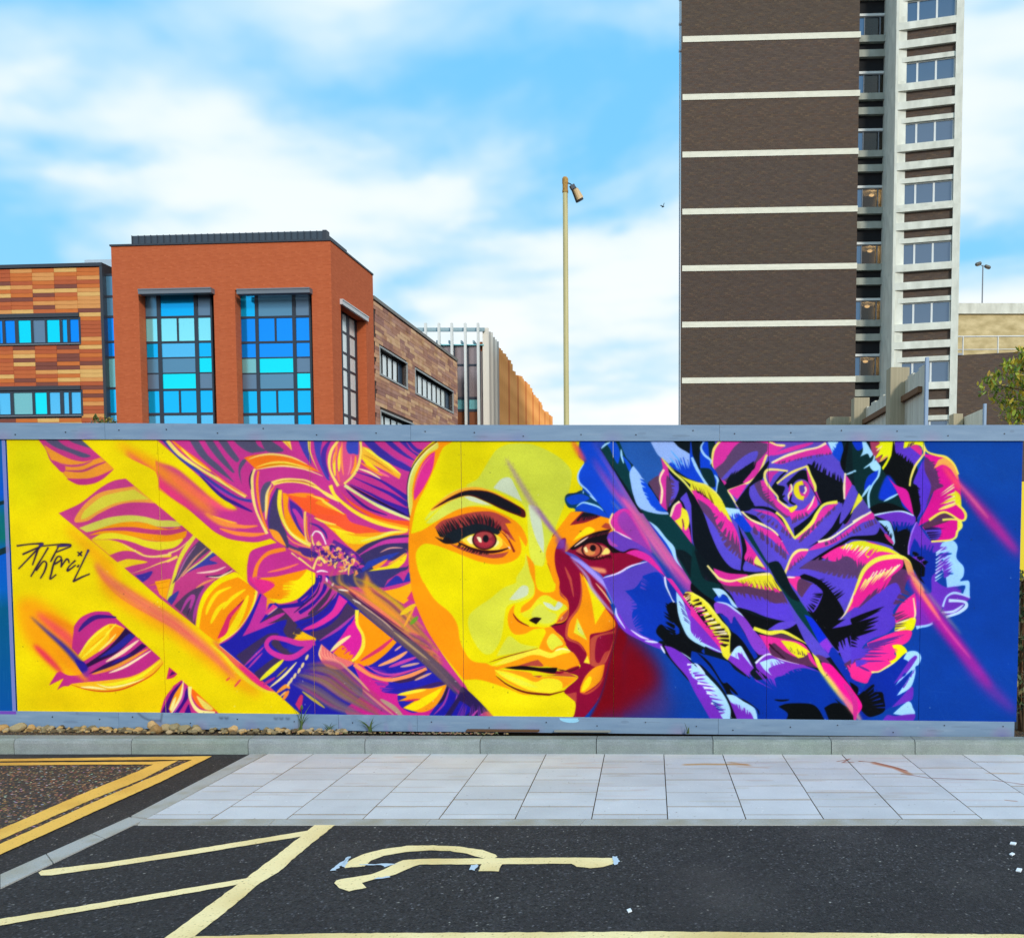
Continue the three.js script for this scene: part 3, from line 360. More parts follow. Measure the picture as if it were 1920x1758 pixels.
  f('#ecd800', 'G1465,1480! G1560,1500 I155,1470 I240,1680 H1690,10 H1688,120 H1640,162 H1560,165 H1490,125 H1468,40');
  f('#b84838', 'H1740,110! H1760,180 H1832,270! H1750,210 H1735,160');
  f('#e6dc20', 'H1295,402! H1400,350 H1500,232 H1590,200 H1680,252 H1800,310 H1826,352! H1740,420 H1690,512 H1600,550 H1500,530 H1440,512 H1400,470 H1325,442!'); f('#d9d848', 'H1420,400 H1520,300 H1620,380 H1700,420 H1660,500 H1560,520 H1450,480'); f('#d0d8b8', 'H1550,278 H1640,300 H1680,332 H1720,270 H1772,310 H1700,372 H1600,342'); f('#b84838', 'H1700,505! H1760,440 H1835,360! H1830,430 H1780,490'); s('#f0a060', 18, 'H1745,480 H1770,440');
  f('#1a0508', 'H1388,485! H1450,450 H1532,460! H1470,528!'); f('#ff9408', 'H1232,300! H1220,400 H1280,480 H1380,550 H1490,562 H1610,570! H1450,582 H1350,632 H1230,642 H1170,580 H1148,470 H1170,370'); s('#7a1a10', 18, 'H1205,405 H1270,490 H1390,552'); s('#2a0810', 18, 'H1845,300 H1842,430 H1780,510 H1620,548', 1);
  f('#ff9408', 'H1555,575! H1640,560 H1700,620 H1790,720 H1797,770 H1640,852! H1495,812! H1530,720 H1578,622'); f('#e2dc38', 'H1650,632 H1700,660 H1772,752 H1700,785 H1640,822 H1588,740 H1610,670');
  // orange over the right eye and cheek
  f('#ff9408', 'I430,885! I560,885 I880,965! I900,1120 I830,1120 I600,1160 I420,1290 I362,1335 I372,1188 I310,1200 I250,1330 I252,1500 I305,1680 J300,60 J240,60 I180,1500 I145,1350 I220,1170');
  f('#8c0530', 'I250,1380 I300,1215 I372,1185! I362,1335 I430,1420 I500,1580 I525,1690 J525,250 J440,420 J370,560 J200,552! J340,520 J402,400 J385,250 J300,60 I290,1600'); f('#6a2a80', 'I260,1300! I300,1215 I372,1185! I340,1290'); s('#c0483c', 34, 'I358,1500 I400,1600 J420,30 J455,220');
  f('#f8dc10', 'I450,1212! I520,1130 I620,1055 I695,1080 I680,1112 I560,1160'); f('#8c1a2c', 'I418,1035! I560,885! I770,935! I600,1002'); f('#14121c', 'I495,985 I575,890! I755,930 I600,975'); h('#8c1a2c', 12, 'I520,990 I740,940', 'I560,930 I750,910', 10); f('#b04030', 'I770,1055! I820,1010 I875,1030! I885,1085');
  f('#120a10', 'I415,1298! I560,1178 I720,1108 I880,1078! I840,1150 I850,1220 I1060,1325! I900,1345 I860,1300 I780,1240 I660,1232 I560,1262 I460,1310'); h('#5a1a28', 12, 'I560,1200 I840,1130', 'I640,1130 I870,1080', 12); s('#ffd0b8', 20, 'I465,1275 I540,1222 I625,1165');
  f('#c86a50', 'I480,1322! I560,1268 I680,1240 I800,1270 I875,1335! I800,1375 I700,1405 I580,1372'); sq = SQ.I; e('#3a0c10', 662, 1312, 118, 88); e('#c0503c', 662, 1312, 96, 76); e('#e08a48', 640, 1340, 60, 34); e('#1a0a10', 676, 1290, 34, 38); f('#ffe8a0', 'I570,1290! I600,1275 I618,1330 I590,1335'); f('#fbe070', 'I768,1362! I822,1288 I865,1320 I850,1358'); s('#30060c', 22, 'I480,1340 I600,1400 I740,1410 I880,1370'); h('#30060c', 14, 'I620,1395 I870,1370', 'I640,1450 I900,1420', 9);
  f('#ff9408', 'J525,-60! J600,40 J720,200 J810,345 J900,470 J912,560 J800,612 J650,640 J632,700 J632,975! J595,935 J592,850 J520,742 J400,682 J378,600 J420,480 J520,330 J540,150'); f('#fbe208', 'J545,-60! J620,60 J700,190 J812,342! J695,532! J640,200'); f('#e8e030', 'J492,455! J605,712! J452,622!'); f('#dce068', 'J505,510 J570,650 J500,600'); f('#ffe030', 'J602,880! J636,980! J560,962!'); fb('#ffb070', 8, 'I600,1500 I800,1520 I820,1570 I720,1560', 0.8);
  f('#c04a38', 'J640,700! J690,655 J905,600! J925,560 J912,690 J850,860 J800,970 J700,1012! J640,985'); f('#8c0530', 'J710,705 J760,660 J912,630! J880,800 J800,850 J740,962 J700,950 J690,850'); s('#c04a38', 30, 'J532,-20 J542,180 J505,340 J405,480 J372,600 J385,690 J510,752 J575,840', 1);
  f('#ffa010', 'J525,1240! J580,1120 J680,1020 J800,980! J770,1130 J700,1220 J560,1310 J520,1302'); f('#ffe010', 'J540,1292 J560,1200 J622,1120 J652,1142 J620,1232'); s('#c84a30', 26, 'J520,1305 J600,1312 J720,1230 J785,1130');
  s('#e07a50', 14, 'J905,690 J860,830 J800,970'); s('#b03040', 12, 'J905,870 J905,1060');
  // mouth
  f('#fbe43c', 'H955,1002! H1150,900 H1350,830 H1480,803 H1560,830 H1640,855 H1720,800 H1820,808 H1895,865! H1780,852 H1700,892 H1620,912 H1500,882 H1400,882 H1200,952'); s('#8a3a10', 12, 'H930,960 H1150,890 H1490,800'); s('#fff0b8', 16, 'H1680,830 H1760,805 H1850,825');
  f('#ff9a08', 'H980,1022! H1200,950 H1400,880 H1500,880 H1620,912 H1720,880 H1820,855 J440,845 J510,950 J500,1005 J350,1042 J150,1005 H1530,1002 H1470,942 H1400,952 H1250,1002 H1110,1022'); f('#b84438', 'H1220,1012! H1400,952 H1485,932! H1545,1003 H1400,1002');
  f('#8c0a2c', 'H1105,1022! H1400,1050 H1640,1090 H1780,1090! J360,1050 J500,1000 J500,1040 J390,1065 J300,1060'); f('#12040a', 'H1100,1022! H1300,1000 H1500,1020 H1700,1022 J262,1042 J240,1078 H1640,1080 H1450,1056 H1250,1042'); s('#5a0818', 20, 'J270,1040 J400,1060 J520,1010'); f('#c04a38', 'H1420,1112! H1640,1105 H1775,1080! J340,1060 J505,1132! J380,1122 J100,1112 H1500,1132');
  f('#ff9a10', 'H985,1040! H1250,1055 H1400,1080 H1450,1130 H1650,1122 J490,1135! J350,1242 J150,1312 H1600,1322 H1400,1292 H1200,1222 H1050,1122'); f('#fbe420', 'H990,1043! H1150,1070 H1300,1120 H1450,1182 H1560,1142 H1700,1152 H1760,1202 H1740,1272 H1600,1310 H1400,1282 H1200,1192 H1060,1112'); f('#f0e638', 'H1020,1060! H1200,1120 H1500,1250! H1300,1220 H1120,1130'); s('#6a1210', 24, 'H1010,1115 H1150,1222 H1350,1302 H1600,1327 J200,1322 J360,1280'); f('#b84038', 'J360,1322! J480,1298! J478,1420!');
  // neck fading into blue
  fb('#0743a8', 60, 'J1050,600 J1500,850 J1500,1700 J1250,1700', 0.7);
  fb('#780010', 16, 'J942,560! J965,560 J1050,680 J1000,900 J1000,1700! J560,1700! J750,1350 J860,900'); fb('#780014', 90, 'J950,560 J1200,740 J1400,1000 J1430,1250 J1260,1480 J900,1680 J800,1500 J900,900'); fb('#4a2a6a', 90, 'J1000,1560 J1400,1250 J1560,1350 J1480,1640', 0.7); fb('#2a3a90', 60, 'J760,1560 J1100,1560 J1200,1700 J740,1700', 0.5);
  // spray line on the brow, tear of light
  a('#a88a90', 60, 'G1150,300 G1300,560 G1480,860 G1720,1150', 0.75, 16, 1); a('#8a5aa0', 46, 'G1480,820 G1620,1030 G1780,1230', 0.8, 12); for (let i = 0; i < 120; i++) { const t = R(), x = 1130 + t * 500 + (R() - 0.5) * 110 * (1 - t), y = 280 + t * 760 + (R() - 0.5) * 90; sq = SQ.G; e('rgba(120,80,110,.5)', x, y, 4, 4); }
  a('#8a40a0', 90, 'I260,1180 I340,1260 I380,1330', 0.7, 18);
  s('#5a50b0', 60, 'I362,1335 I480,1400 I640,1540 J760,0 J900,220', 1); a('#a898f4', 56, 'I420,1390 I560,1470 I700,1600 J840,130 J910,300', 0.95, 8); a('#b8a0d0', 36, 'I440,1420 I600,1600 J660,120 J800,300 J930,440', 0.9, 8); s('#f0b080', 20, 'J700,60 J800,180 J880,300');

  // ---- roses on the right: blue and violet sprayed petals
  f('#06121a', 'I760,185! I880,60! K1500,60! M600,60! M720,400 M720,900 M700,1500 N200,300 N0,700 L1800,1300 L1500,1700 L900,1700! L400,1640 J1400,760! J1600,300 I1900,1600 I1690,1530 I1400,1080 I1200,860 I900,420');
  f('#2256a8', 'I930,40! I1310,40! I1450,285 I1435,490 I1300,560 I1340,700! I1230,510 I1130,370 I1050,280 I960,130');
  a('#f07a30', 60, 'I450,80 I500,190 I570,320', 0.9, 16);
  f('#0b44cc', 'I540,60! I640,60! I740,180 I900,450 I1080,720 I1220,900 I900,905 I862,955! I800,905 I720,862 I640,740 I600,650 I530,580 I512,480 I585,345 I612,320 I560,220');
  f('#063a58', 'I362,745 I400,690 I480,680 I560,650 I720,770 I862,950! I700,912 I480,850 I400,832'); f('#0b44c8', 'I480,850! I560,790 I660,800 I780,860 I865,955! I700,912'); f('#0b44c8', 'I380,740 I450,700 I560,690 I640,740 I500,800 I420,800'); s('#1a1a2a', 12, 'I365,720 I400,690 I480,680 I560,652'); s('#a8d8ff', 22, 'I490,832 I560,785 I640,795 I740,830 I795,875'); s('#a8d0ff', 22, 'I582,350 I518,460 I528,560 I620,650 I725,772', 1); s('#a8d0ff', 14, 'I570,650 I572,685'); s('#a8d0ff', 16, 'I640,700 I720,770');
  a('#f0407a', 40, 'I500,150 I560,250 I600,330', 0.7, 14);
  a('#b040a4', 210, 'I680,290 I900,620 I1100,850 I1350,1180 I1750,1680 J1900,120', 0.95, 30, 3); a('#5a48c4', 90, 'I740,150 I880,380 I1020,600 I1080,740', 0.85, 24); a('#e85aa0', 60, 'I1000,720 I1180,960 I1450,1330 I1760,1690', 0.9, 16); a('#c8a080', 26, 'I880,760 I1050,950 I1250,1200 I1500,1500', 0.6, 12); a('#3a4ac0', 60, 'I820,130 I700,110 I760,250', 0.8, 20);
  streaks(['#d850a0', '#7a4ac0', '#e878a0', '#b848b0', '#c89090'], 34, 'I760,220 I1000,560 I1250,900 I1600,1400 I1800,1680', 'I640,330 I850,640 I1050,900 I1350,1340 I1600,1680', 6, 22, 0.5, 0.6, 0.3);
  f('#04343a', 'I770,185! I875,60 I950,60 I1050,280 I1130,400 I1100,560 I1130,720 I1200,850 I1530,920! I1650,1010 I1850,1290 K20,1350 K110,1620 L100,-20 J1920,240 I1690,1530 I1600,1350 I1420,1080 I1300,990 I1220,870 I900,400'); f('#06161e', 'I1130,720! I1200,850 I1250,900! I1200,890 I1000,570 I800,230 I760,180! I900,380'); f('#06161e', 'I1580,1310! I1720,1330 I1920,1560 J1920,200 J1800,50 I1700,1500');
  f('#0a48c8', 'I840,120 I930,110 I980,220 I960,350 I920,300 I880,200'); s('#a8d8ff', 24, 'I775,185 I820,140 I880,108'); s('#a8d8ff', 24, 'I995,190 I1000,260 I1022,350'); f('#0848d0', 'I1010,260 I1100,360 I1090,440 I1040,340');
  f('#9abefa', 'I1130,372! I1230,510 I1240,640 I1300,740 I1380,860 I1520,888! I1530,918! I1380,905 I1200,842 I1130,700 I1100,560 I1088,450'); f('#0846d4', 'I1200,490! I1320,620 I1440,800 I1515,888! I1380,862 I1290,750 I1240,640'); h('#9abefa', 30, 'I1150,470 I1180,700 I1340,870', 'I1270,530 I1320,760 I1410,850', 10, 0.35);
  f('#5a3a58', 'I1300,560! I1430,490 I1440,775! I1370,680'); f('#d8309a', 'I1440,285! I1505,350 I1535,500 I1500,700 I1515,875! I1425,785 I1440,600 I1420,480 I1462,400'); f('#5a48c8', 'I1530,440! I1600,520 I1650,560 I1640,650 I1600,740 I1530,835! I1560,650'); f('#5a3860', 'I1510,480 I1565,620 I1545,760 I1510,855 I1500,700'); h('#5a3860', 20, 'I1550,520 I1550,800', 'I1610,560 I1610,730', 8); s('#ffe8b0', 26, 'I1476,415 I1430,520 I1455,650 I1440,795', 0);
  f('#06101a', 'I1640,555! I1760,700 I1900,900 K100,1000 K0,1400 I1840,1290! I1800,1100 I1760,850 I1700,680 I1650,760 I1560,805 I1640,700'); f('#5a44c8', 'I1730,665! I1795,850 I1835,1050 I1845,1290! I1790,1230 I1765,1000 I1690,780 I1660,740');
  f('#e030a0', 'I1545,935! I1580,830 I1645,768 I1690,840 I1720,950 I1760,1080 I1790,1245! I1650,1060'); f('#f0e030', 'I1595,985! I1660,940 I1672,835! I1735,880 I1760,1010 I1715,1095 I1690,1010 I1680,1090!'); s('#7a2050', 16, 'I1680,960 I1700,1060'); s('#ffe8b0', 30, 'I1548,940 I1590,820 I1652,770', 0);
  f('#0a3cc0', 'I1300,1000! I1450,1170 I1560,1310 I1600,1420 I1480,1250'); f('#a8d4ff', 'I1300,985! I1400,1055 I1500,1180 I1590,1280 I1622,1420 I1695,1540! I1600,1430 I1540,1300 I1450,1170');
  f('#9ab8f8', 'I1305,60! I1520,60 I1650,170 I1780,250 I1840,330 I1930,530! I1900,580 I1840,500 I1780,350 I1700,280 I1620,330 I1550,360 I1480,310 I1400,240'); f('#0a3fd0', 'I1520,360! I1620,300 I1720,285 I1800,420 I1890,560! I1750,512 I1640,442'); h('#9ab8f8', 22, 'I1500,200 I1800,300', 'I1600,420 I1830,460', 12, 0.3); s('#5ab0ff', 14, 'I1550,200 I1700,370'); s('#5ab0ff', 14, 'I1540,280 I1650,410');
  f('#ece02c', 'I1450,275! I1560,400 I1700,500 K120,572! K0,555 K130,580 K250,668 K335,770 K440,1005! K320,900 K200,760 K80,660 I1800,600 I1640,470'); s('#f0e868', 26, 'I1450,285 I1560,420 I1720,570 I1890,795', 1);
  // pink sprayed petals over it
  f('#d830a0', 'I868,965! I930,890 I1010,850 I1090,870 I1150,960 I1280,1180 I1330,1330 I1280,1300 I1100,1195 I910,1095 I868,1030'); fb('#9a3aa8', 8, 'I950,965 I1020,880 I1100,950 I1250,1200 I1350,1350 I1200,1260 I1000,1085'); a('#c86aa0', 30, 'I1090,880 I1200,1060 I1330,1290', 0.7, 10); s('#ffd890', 24, 'I900,900 I866,1000 I912,1095', 0); s('#ffe0e8', 20, 'I905,1095 I1000,1142 I1110,1195');
  f('#6a3cb8', 'I832,1180! I860,1120 I920,1105 I1000,1150 I1200,1250 I1350,1375 I1500,1600 I1400,1490 I1300,1375 I1200,1312 I1100,1302 I1000,1335 I900,1280 I850,1225'); s('#b048b0', 40, 'I850,1180 I880,1240 I950,1270'); s('#120a18', 14, 'I870,1270 I1000,1338 I1100,1305 I1190,1310');
  f('#e82aa0', 'I1040,1345! I1160,1310 I1300,1370 I1400,1480 I1500,1620 J1560,20 J1700,220 J1930,580! J1750,340 J1480,-10 I1350,1515 I1280,1440');
  f('#5a40bc', 'I780,1625! I950,1572 I1285,1440! I1400,1540 J1485,20 J1490,150 J1590,290 J1500,500 J1300,700 J1050,600 J930,480 J920,340 J800,60'); f('#0634b0', 'J1030,150! J1140,120 J1220,20 I1240,1600 I1400,1560 J1480,60 J1495,160 J1590,300 J1640,650 J1500,710 J1300,700 J1140,560 J1110,400 J1170,320'); h('#0634b0', 26, 'J1180,100 J1200,500', 'J1080,180 J1090,440', 10, 0.4); h('#5a40bc', 14, 'J1220,0 J1200,120', 'J1310,60 J1290,160', 6); h('#5a40bc', 18, 'J1080,520 J1180,600', 'J1200,380 J1260,620', 6);
  s('#e8d8ff', 24, 'I785,1625 I950,1572 I1100,1492 I1285,1440'); s('#7a30c8', 70, 'J930,420 J1050,600 J1250,700 J1450,790', 0); s('#d8d8ff', 24, 'J922,340 J935,430 J1030,580'); s('#e8d8ff', 22, 'J1090,590 J1200,665 J1300,700'); s('#d8e0ff', 26, 'J1250,715 J1400,735'); s('#e8e8ff', 24, 'J1430,770 J1480,860');
  f('#04080e', 'J1480,730! J1380,620 J1440,530 J1560,640 J1660,610 J1560,480 J1500,330 J1595,285 J1640,500 J1700,650 J1880,800 J1940,880 J1940,1090! J1800,930 J1640,835 J1440,775!'); h('#04080e', 30, 'J1600,640 J1560,360', 'J1400,540 J1480,280', 9, 0.4); f('#0a34a8', 'J1920,800! J1930,860! J1880,850');
  s('#e8e8ff', 24, 'J1480,-10 J1500,110 J1585,280', 0); f('#0a2ca0', 'J1510,40! J1600,160 J1590,270 J1540,180');
  f('#b0dcf8', 'J1608,160! J1690,270 J1720,380 J1760,450 J1850,600 J1930,710 J1930,790! J1760,692 J1680,562 J1628,400'); f('#8a34cc', 'J1690,270! J1930,600 J1930,730! J1800,562 J1740,440'); h('#b0dcf8', 18, 'J1680,400 J1800,640', 'J1790,520 J1900,690', 8, 0.3); h('#3a2a90', 10, 'J1640,270 J1700,480', 'J1720,360 J1800,560', 7, 0.3);
  f('#f0e040', 'J1710,165! J1800,170 J1930,245 J1930,400! J1820,330 J1690,215!'); h('#5a1a30', 22, 'J1690,190 J1820,380', 'J1790,170 J1920,320', 8, 0.3); h('#ffe8b0', 12, 'J1700,230 J1830,400', 'J1770,180 J1920,330', 7, 0.3);
  f('#7a30c8', 'J1470,770! J1560,790 J1700,880 J1850,1050 J1930,1110 J1930,1500! J1800,1270 J1720,1120 J1560,930'); f('#04080e', 'J1720,870! J1830,900 J1930,1070! J1930,880 J1800,800'); f('#c8dcff', 'J1640,832! J1720,880 J1860,990 J1930,1075! J1930,1130 J1800,960'); for (const t of ['J1730,985 J1820,980', 'J1750,1045 J1860,1015', 'J1760,1075 J1890,1050', 'J1810,1130 J1930,1140', 'J1840,1190 J1930,1205']) s('#f0f0ff', 26, t, 2);

  // ---- lower rose
  f('#0030a0', 'L-20,830! L380,945 L480,1050 L700,1160 L1000,1085 L1200,1005 L1420,1065 L1780,1500 M-200,3000 N100,1700! L400,1700! L380,1350 L100,1000 L-20,950');
  f('#04080e', 'L-20,790! L180,1000 L300,1180 L380,1340 L420,1610! L490,1610 L420,1400 L560,1420 L700,1480 L740,1560 L730,1500 L600,1400 L440,1320 L390,1200 L330,1190 L180,960 L20,830'); s('#04080e', 30, 'L370,1190 L440,1270 L500,1330');
  f('#7a2cc0', 'L-20,1000! L60,1150 L180,1330 L345,1610! L190,1610! L100,1450 L-20,1220'); f('#b0dcff', 'L-20,965! L60,1030 L150,1110 L290,1260 L370,1380 L418,1500 L412,1610! L340,1610 L250,1460 L150,1300 L60,1180 L-20,1110'); h('#7a2cc0', 26, 'L-10,1080 L120,1260 L300,1560', 'L110,1060 L300,1300 L390,1540', 11, 0.35); for (const t of ['L20,1135 L130,1130', 'L45,1195 L230,1225', 'L120,1250 L280,1260', 'L150,1305 L250,1340', 'L200,1420 L330,1480']) s('#e8f4ff', 28, t, 2); h('#0a2a90', 12, 'L200,1400 L260,1480', 'L320,1440 L380,1540', 4);
  f('#7a2cc0', 'L378,1330! L500,1400 L640,1500 L690,1610! L490,1610!'); f('#b0dcff', 'L372,1326! L460,1336 L560,1400 L690,1485 L722,1610! L685,1610 L640,1530 L520,1445 L430,1420'); h('#b0dcff', 16, 'L440,1380 L620,1500', 'L470,1480 L620,1570', 7, 0.4);
  f('#e82a98', 'L-20,310! L100,480 L300,720 L335,855! L200,700 L-20,440'); f('#7a30c0', 'L-20,430! L150,620 L325,845 L150,785 L-20,620'); f('#f0e030', 'L-20,180! L110,238 L300,480 L405,610 L425,850 L392,935! L330,880 L285,720 L180,560 L80,370 L-20,290');
  h('#1a0a14', 26, 'L60,240 L200,420 L390,640 L400,800', 'L-40,260 L60,470 L190,640 L280,760', 13, 0.25); h('#ffe8c0', 20, 'L100,330 L390,640', 'L30,340 L230,650', 8, 0.3); h('#e82a98', 22, 'L20,340 L300,760', 'L110,330 L380,740', 9, 0.5); s('#f8ec50', 30, 'L0,190 L110,238 L300,480 L405,612 L420,850', 0); f('#f0e030', 'L330,830 L405,760 L415,850 L390,930');
  f('#b0dcff', 'L-20,640! L80,720 L300,830 L335,858! L180,795 L40,745 L-20,700'); h('#b0dcff', 20, 'L-10,690 L60,730', 'L-10,600 L110,690', 5);
  f('#032c30', 'K0,1250! K110,1620 L250,60 L310,100 L225,250 L235,340! L110,230 L-20,60'); f('#04060c', 'L-20,60! L110,180 L220,260 L240,340! L110,235 L-20,150'); 
  f('#0a38c0', 'L235,235 L310,185 L380,220 L490,345 L380,295 L260,275'); f('#b8e0ff', 'L215,122! L310,128 L370,168 L515,355! L440,312 L380,212 L330,190 L302,242!'); h('#0a38c0', 16, 'L300,260 L420,280', 'L290,180 L360,190', 5);
  f('#8a3cc8', 'L232,310! L250,280 L300,275 L400,310 L560,420 L660,560 L870,835 L740,875! L660,785 L560,592 L460,450 L430,525 L330,412 L260,402'); s('#c0d8ff', 24, 'L265,275 L380,300 L480,370 L575,445'); f('#04080e', 'L490,340! L700,430 L900,490 L1090,490 L960,520 L830,600 L680,575! L570,440'); f('#0a2ca8', 'L285,395! L380,450 L430,520 L460,440 L500,500 L560,600 L650,765 L725,885 L690,925! L560,722 L450,622 L340,482');
  f('#04080e', 'L415,860! L430,630 L540,700 L695,955! L560,822 L500,780'); f('#8030c0', 'L390,930! L470,800 L535,778 L685,1025! L640,1085 L720,1165 L930,1285! L680,1160 L540,1055'); f('#b8e0ff', 'L420,880! L470,800 L525,772 L555,800 L672,1025! L560,885 L500,850 L520,930!'); h('#8030c0', 12, 'L480,900 L560,900', 'L480,830 L540,830', 4); h('#0030a0', 20, 'L560,1190 L700,1180', 'L520,1060 L640,1080', 5);
  f('#8030c0', 'L700,975! L780,890 L870,868 L1000,920 L1200,972 L1460,1085! L1250,1025 L1100,1052 L1000,1112 L940,1125 L880,1155 L720,1035'); f('#b8e0ff', 'L745,962! L850,925 L910,920 L1030,965! L900,1000 L840,1042 L885,1115! L800,1040'); h('#8030c0', 14, 'L880,1040 L1010,990', 'L850,930 L940,920', 5); s('#e8e8ff', 26, 'L700,970 L790,890 L870,868 L1000,925 L1190,972', 0); h('#8030c0', 20, 'L700,1050 L900,1120', 'L860,1240 L950,1290', 5); h('#8030c0', 16, 'L1000,1080 L1200,1030', 'L1040,1120 L1240,1060', 5);
  f('#f02a98', 'L735,640! L900,672 L1000,690 L1250,760 L1400,1020! L1180,975 L1000,925 L880,875 L800,740'); f('#5a2c50', 'L880,880! L850,800 L900,740 L960,780 L1050,850 L1180,900 L1280,830 L1350,950 L1395,1015! L1180,975 L1000,925'); h('#2a0c20', 20, 'L840,740 L1000,900', 'L920,840 L1060,930', 7); f('#5a2c50', 'L800,650! L1000,640 L1200,715! L1000,690'); f('#f0e420', 'L980,710! L1150,735 L1315,840! L1250,895 L1180,912! L1080,830'); h('#5a2c50', 12, 'L1090,840 L1260,890', 'L1050,740 L1250,820', 7, 0.3); h('#f0e420', 22, 'L1020,740 L1280,830', 'L1130,890 L1300,880', 9, 0.4); f('#f02a98', 'L1280,835! L1340,900 L1410,1030! L1320,945'); s('#f4e840', 50, 'L680,572 L850,625 L1000,608 L1150,672 L1300,755 L1370,880 L1430,1020 L1490,1100', 0);
  // main rose, lower left petals
  f('#5a3cd0', 'L350,125! L560,150 L900,240 L1060,250 L1215,470! L1080,505! L840,452 L640,372 L495,335! L430,200'); f('#5a3458', 'L310,60! L540,80 L700,115 L900,135 L1000,155 L1070,255 L920,292 L780,222 L600,182 L380,142'); h('#5a3458', 26, 'L400,130 L700,190 L1040,250', 'L420,190 L740,280 L1080,320', 14, 0.4); f('#04080e', 'L1080,500 L1215,472! L1330,560 L1430,760! L1480,860 L1300,760 L1150,660 L1000,590 L830,600 L960,545');
  f('#6044d0', 'L830,595! L960,510 L1080,494 L1215,478! L1100,562 L980,592'); f('#e82a90', 'L270,20! L480,30 L600,90 L400,95 L310,60');
  // main rose
  f('#5846c4', 'K230,60! K1520,60 K1700,420 K1900,700 M250,950 M520,1370 M60,1680 L1900,600 L1400,900 L1000,160 K840,1570 K560,1560 K300,1400 K100,880 K380,650');
  f('#e030a0', 'K300,60! K870,60! K830,250 K720,460 K600,575 K395,648! K300,500 K235,430 K215,330 K240,200'); f('#5a4068', 'K540,110 K850,130 K860,180 K700,350 K400,565! K300,500 K250,420 K350,330'); h('#5a4068', 30, 'K330,420 K560,150 K800,140', 'K270,420 K480,140 K720,90', 12, 0.4); f('#5a4cc8', 'K730,215 K700,320 K600,380 K340,535! K320,520 K500,330 K620,240'); f('#06101a', 'K345,610 K500,450 K690,320! K600,570 K395,645!'); h('#06101a', 24, 'K380,560 K680,420', 'K450,430 K730,280', 12, 0.35); f('#e030a0', 'K560,560! K680,420 K830,250 K740,450 K620,565'); s('#ffe870', 30, 'K315,95 K240,190 K218,330 K230,430', 0); s('#ffe880', 26, 'K832,248 K745,450 K620,562 K390,650', 0);
  f('#0a40d0', 'K-20,60! K200,60! K210,350 K270,450 K292,540 K272,690! K150,600 K-20,450'); f('#04282e', 'K170,60! K260,60! K210,250 K215,400 K190,300'); f('#06141c', 'K-20,60! K110,60 K80,250 K80,420 K0,250!'); f('#04282e', 'K80,400! K210,420 K255,600 K170,600 K130,540'); s('#a8d4ff', 28, 'K140,90 K95,170 K130,250 K200,310 K200,360'); s('#a8d4ff', 36, 'K-10,280 K60,430 K165,600', 0); s('#a8d4ff', 28, 'K245,475 K282,540 K260,690');
  f('#04262c', 'K270,690! K300,540 K390,645! K505,870! K360,835!'); f('#e832a0', 'K390,650! K600,578 K500,745!'); s('#ffe890', 22, 'K388,645 K440,720 K510,840');
  f('#f02ca0', 'K-20,630! K200,760 K380,920 K490,1100 K535,1300 K545,1540! K430,1300 K300,1100 K100,850'); f('#603a68', 'K50,740! K200,850 K280,1050 K400,1190 K520,1300 K540,1530 K400,1420 K250,1200 K130,950'); h('#603a68', 34, 'K180,900 K520,1380', 'K260,880 K520,1150', 11, 0.4); f('#5a4ad0', 'K110,880! K250,1050 K350,1250 K450,1360 K545,1430 K545,1545! K400,1490 K300,1340 K200,1110'); h('#5a4ad0', 24, 'K200,1040 K480,1420', 'K270,1040 K520,1330', 9, 0.4);
  f('#060e18', 'K-20,680! K110,880 K200,1130 K300,1350 K420,1500 K560,1545 K860,1575! K600,1595 K400,1565 K200,1475 K50,1320 K0,1200'); f('#070f18', 'K500,1000! K560,1150 K605,1250 K580,1540 K538,1540 K555,1300'); f('#ece02c', 'K-20,545! K130,580 K250,668 K335,770 K445,1010! K320,900 K200,760 K80,660 K-20,640'); h('#5a3018', 10, 'K20,640 K240,800', 'K-10,560 K170,620', 7); h('#f02ca0', 20, 'K40,690 K380,960', 'K20,600 K330,860', 8, 0.5); s('#f8e860', 22, 'K0,560 K130,582 K250,668 K335,770');
  f('#f02ca0', 'K575,1175! K720,1370 K830,1540! K590,1430 K605,1300'); h('#5a3058', 26, 'K590,1480 K780,1530', 'K640,1360 K720,1440', 6); f('#5a4ad0', 'K590,1430! K700,1490 K830,1545! K575,1545'); f('#f0e860', 'K715,1375! K810,1510! K690,1460'); f('#e02a98', 'K230,1515! K400,1572 K620,1590 K500,1640 L350,60 K260,1600');
  f('#f0e028', 'K640,1600! K850,1570 K930,1680 L1000,155! L870,140 L720,122 L600,85 L480,35!'); h('#5a2a30', 10, 'L560,100 L960,150', 'L520,10 L880,0', 12, 0.3); h('#e82a90', 24, 'L560,90 L980,170', 'L620,30 L900,100', 9, 0.4); s('#ffe890', 30, 'K160,1485 K250,1590 L300,15 L420,42 L560,8 K700,1592 K860,1580', 0);
  f('#e832a0', 'K570,920! K750,1040 K940,1135 K1050,1270 K1080,1375! K980,1280 K800,1150 K650,1050'); f('#5a46cc', 'K650,1050! K850,1170 K960,1270 K1080,1400 K1020,1540! K900,1380'); h('#5a3868', 28, 'K680,1110 K1040,1420', 'K660,1000 K1040,1260', 12, 0.4); f('#06101a', 'K540,880! K700,930 K900,1030 K1060,1180 K1090,1360! K950,1150 K800,1050 K620,970'); s('#ffe8a0', 28, 'K545,875 K650,970 K850,1060 K960,1150', 0); f('#b0dcff', 'K362,835! K520,855! K555,935! K480,905 K495,985! K415,925'); h('#0a3cd0', 14, 'K440,970 K540,930', 'K430,880 K510,880', 4); f('#0a3cd0', 'K460,970! K540,920! K650,1050 K630,1120 K560,1085');
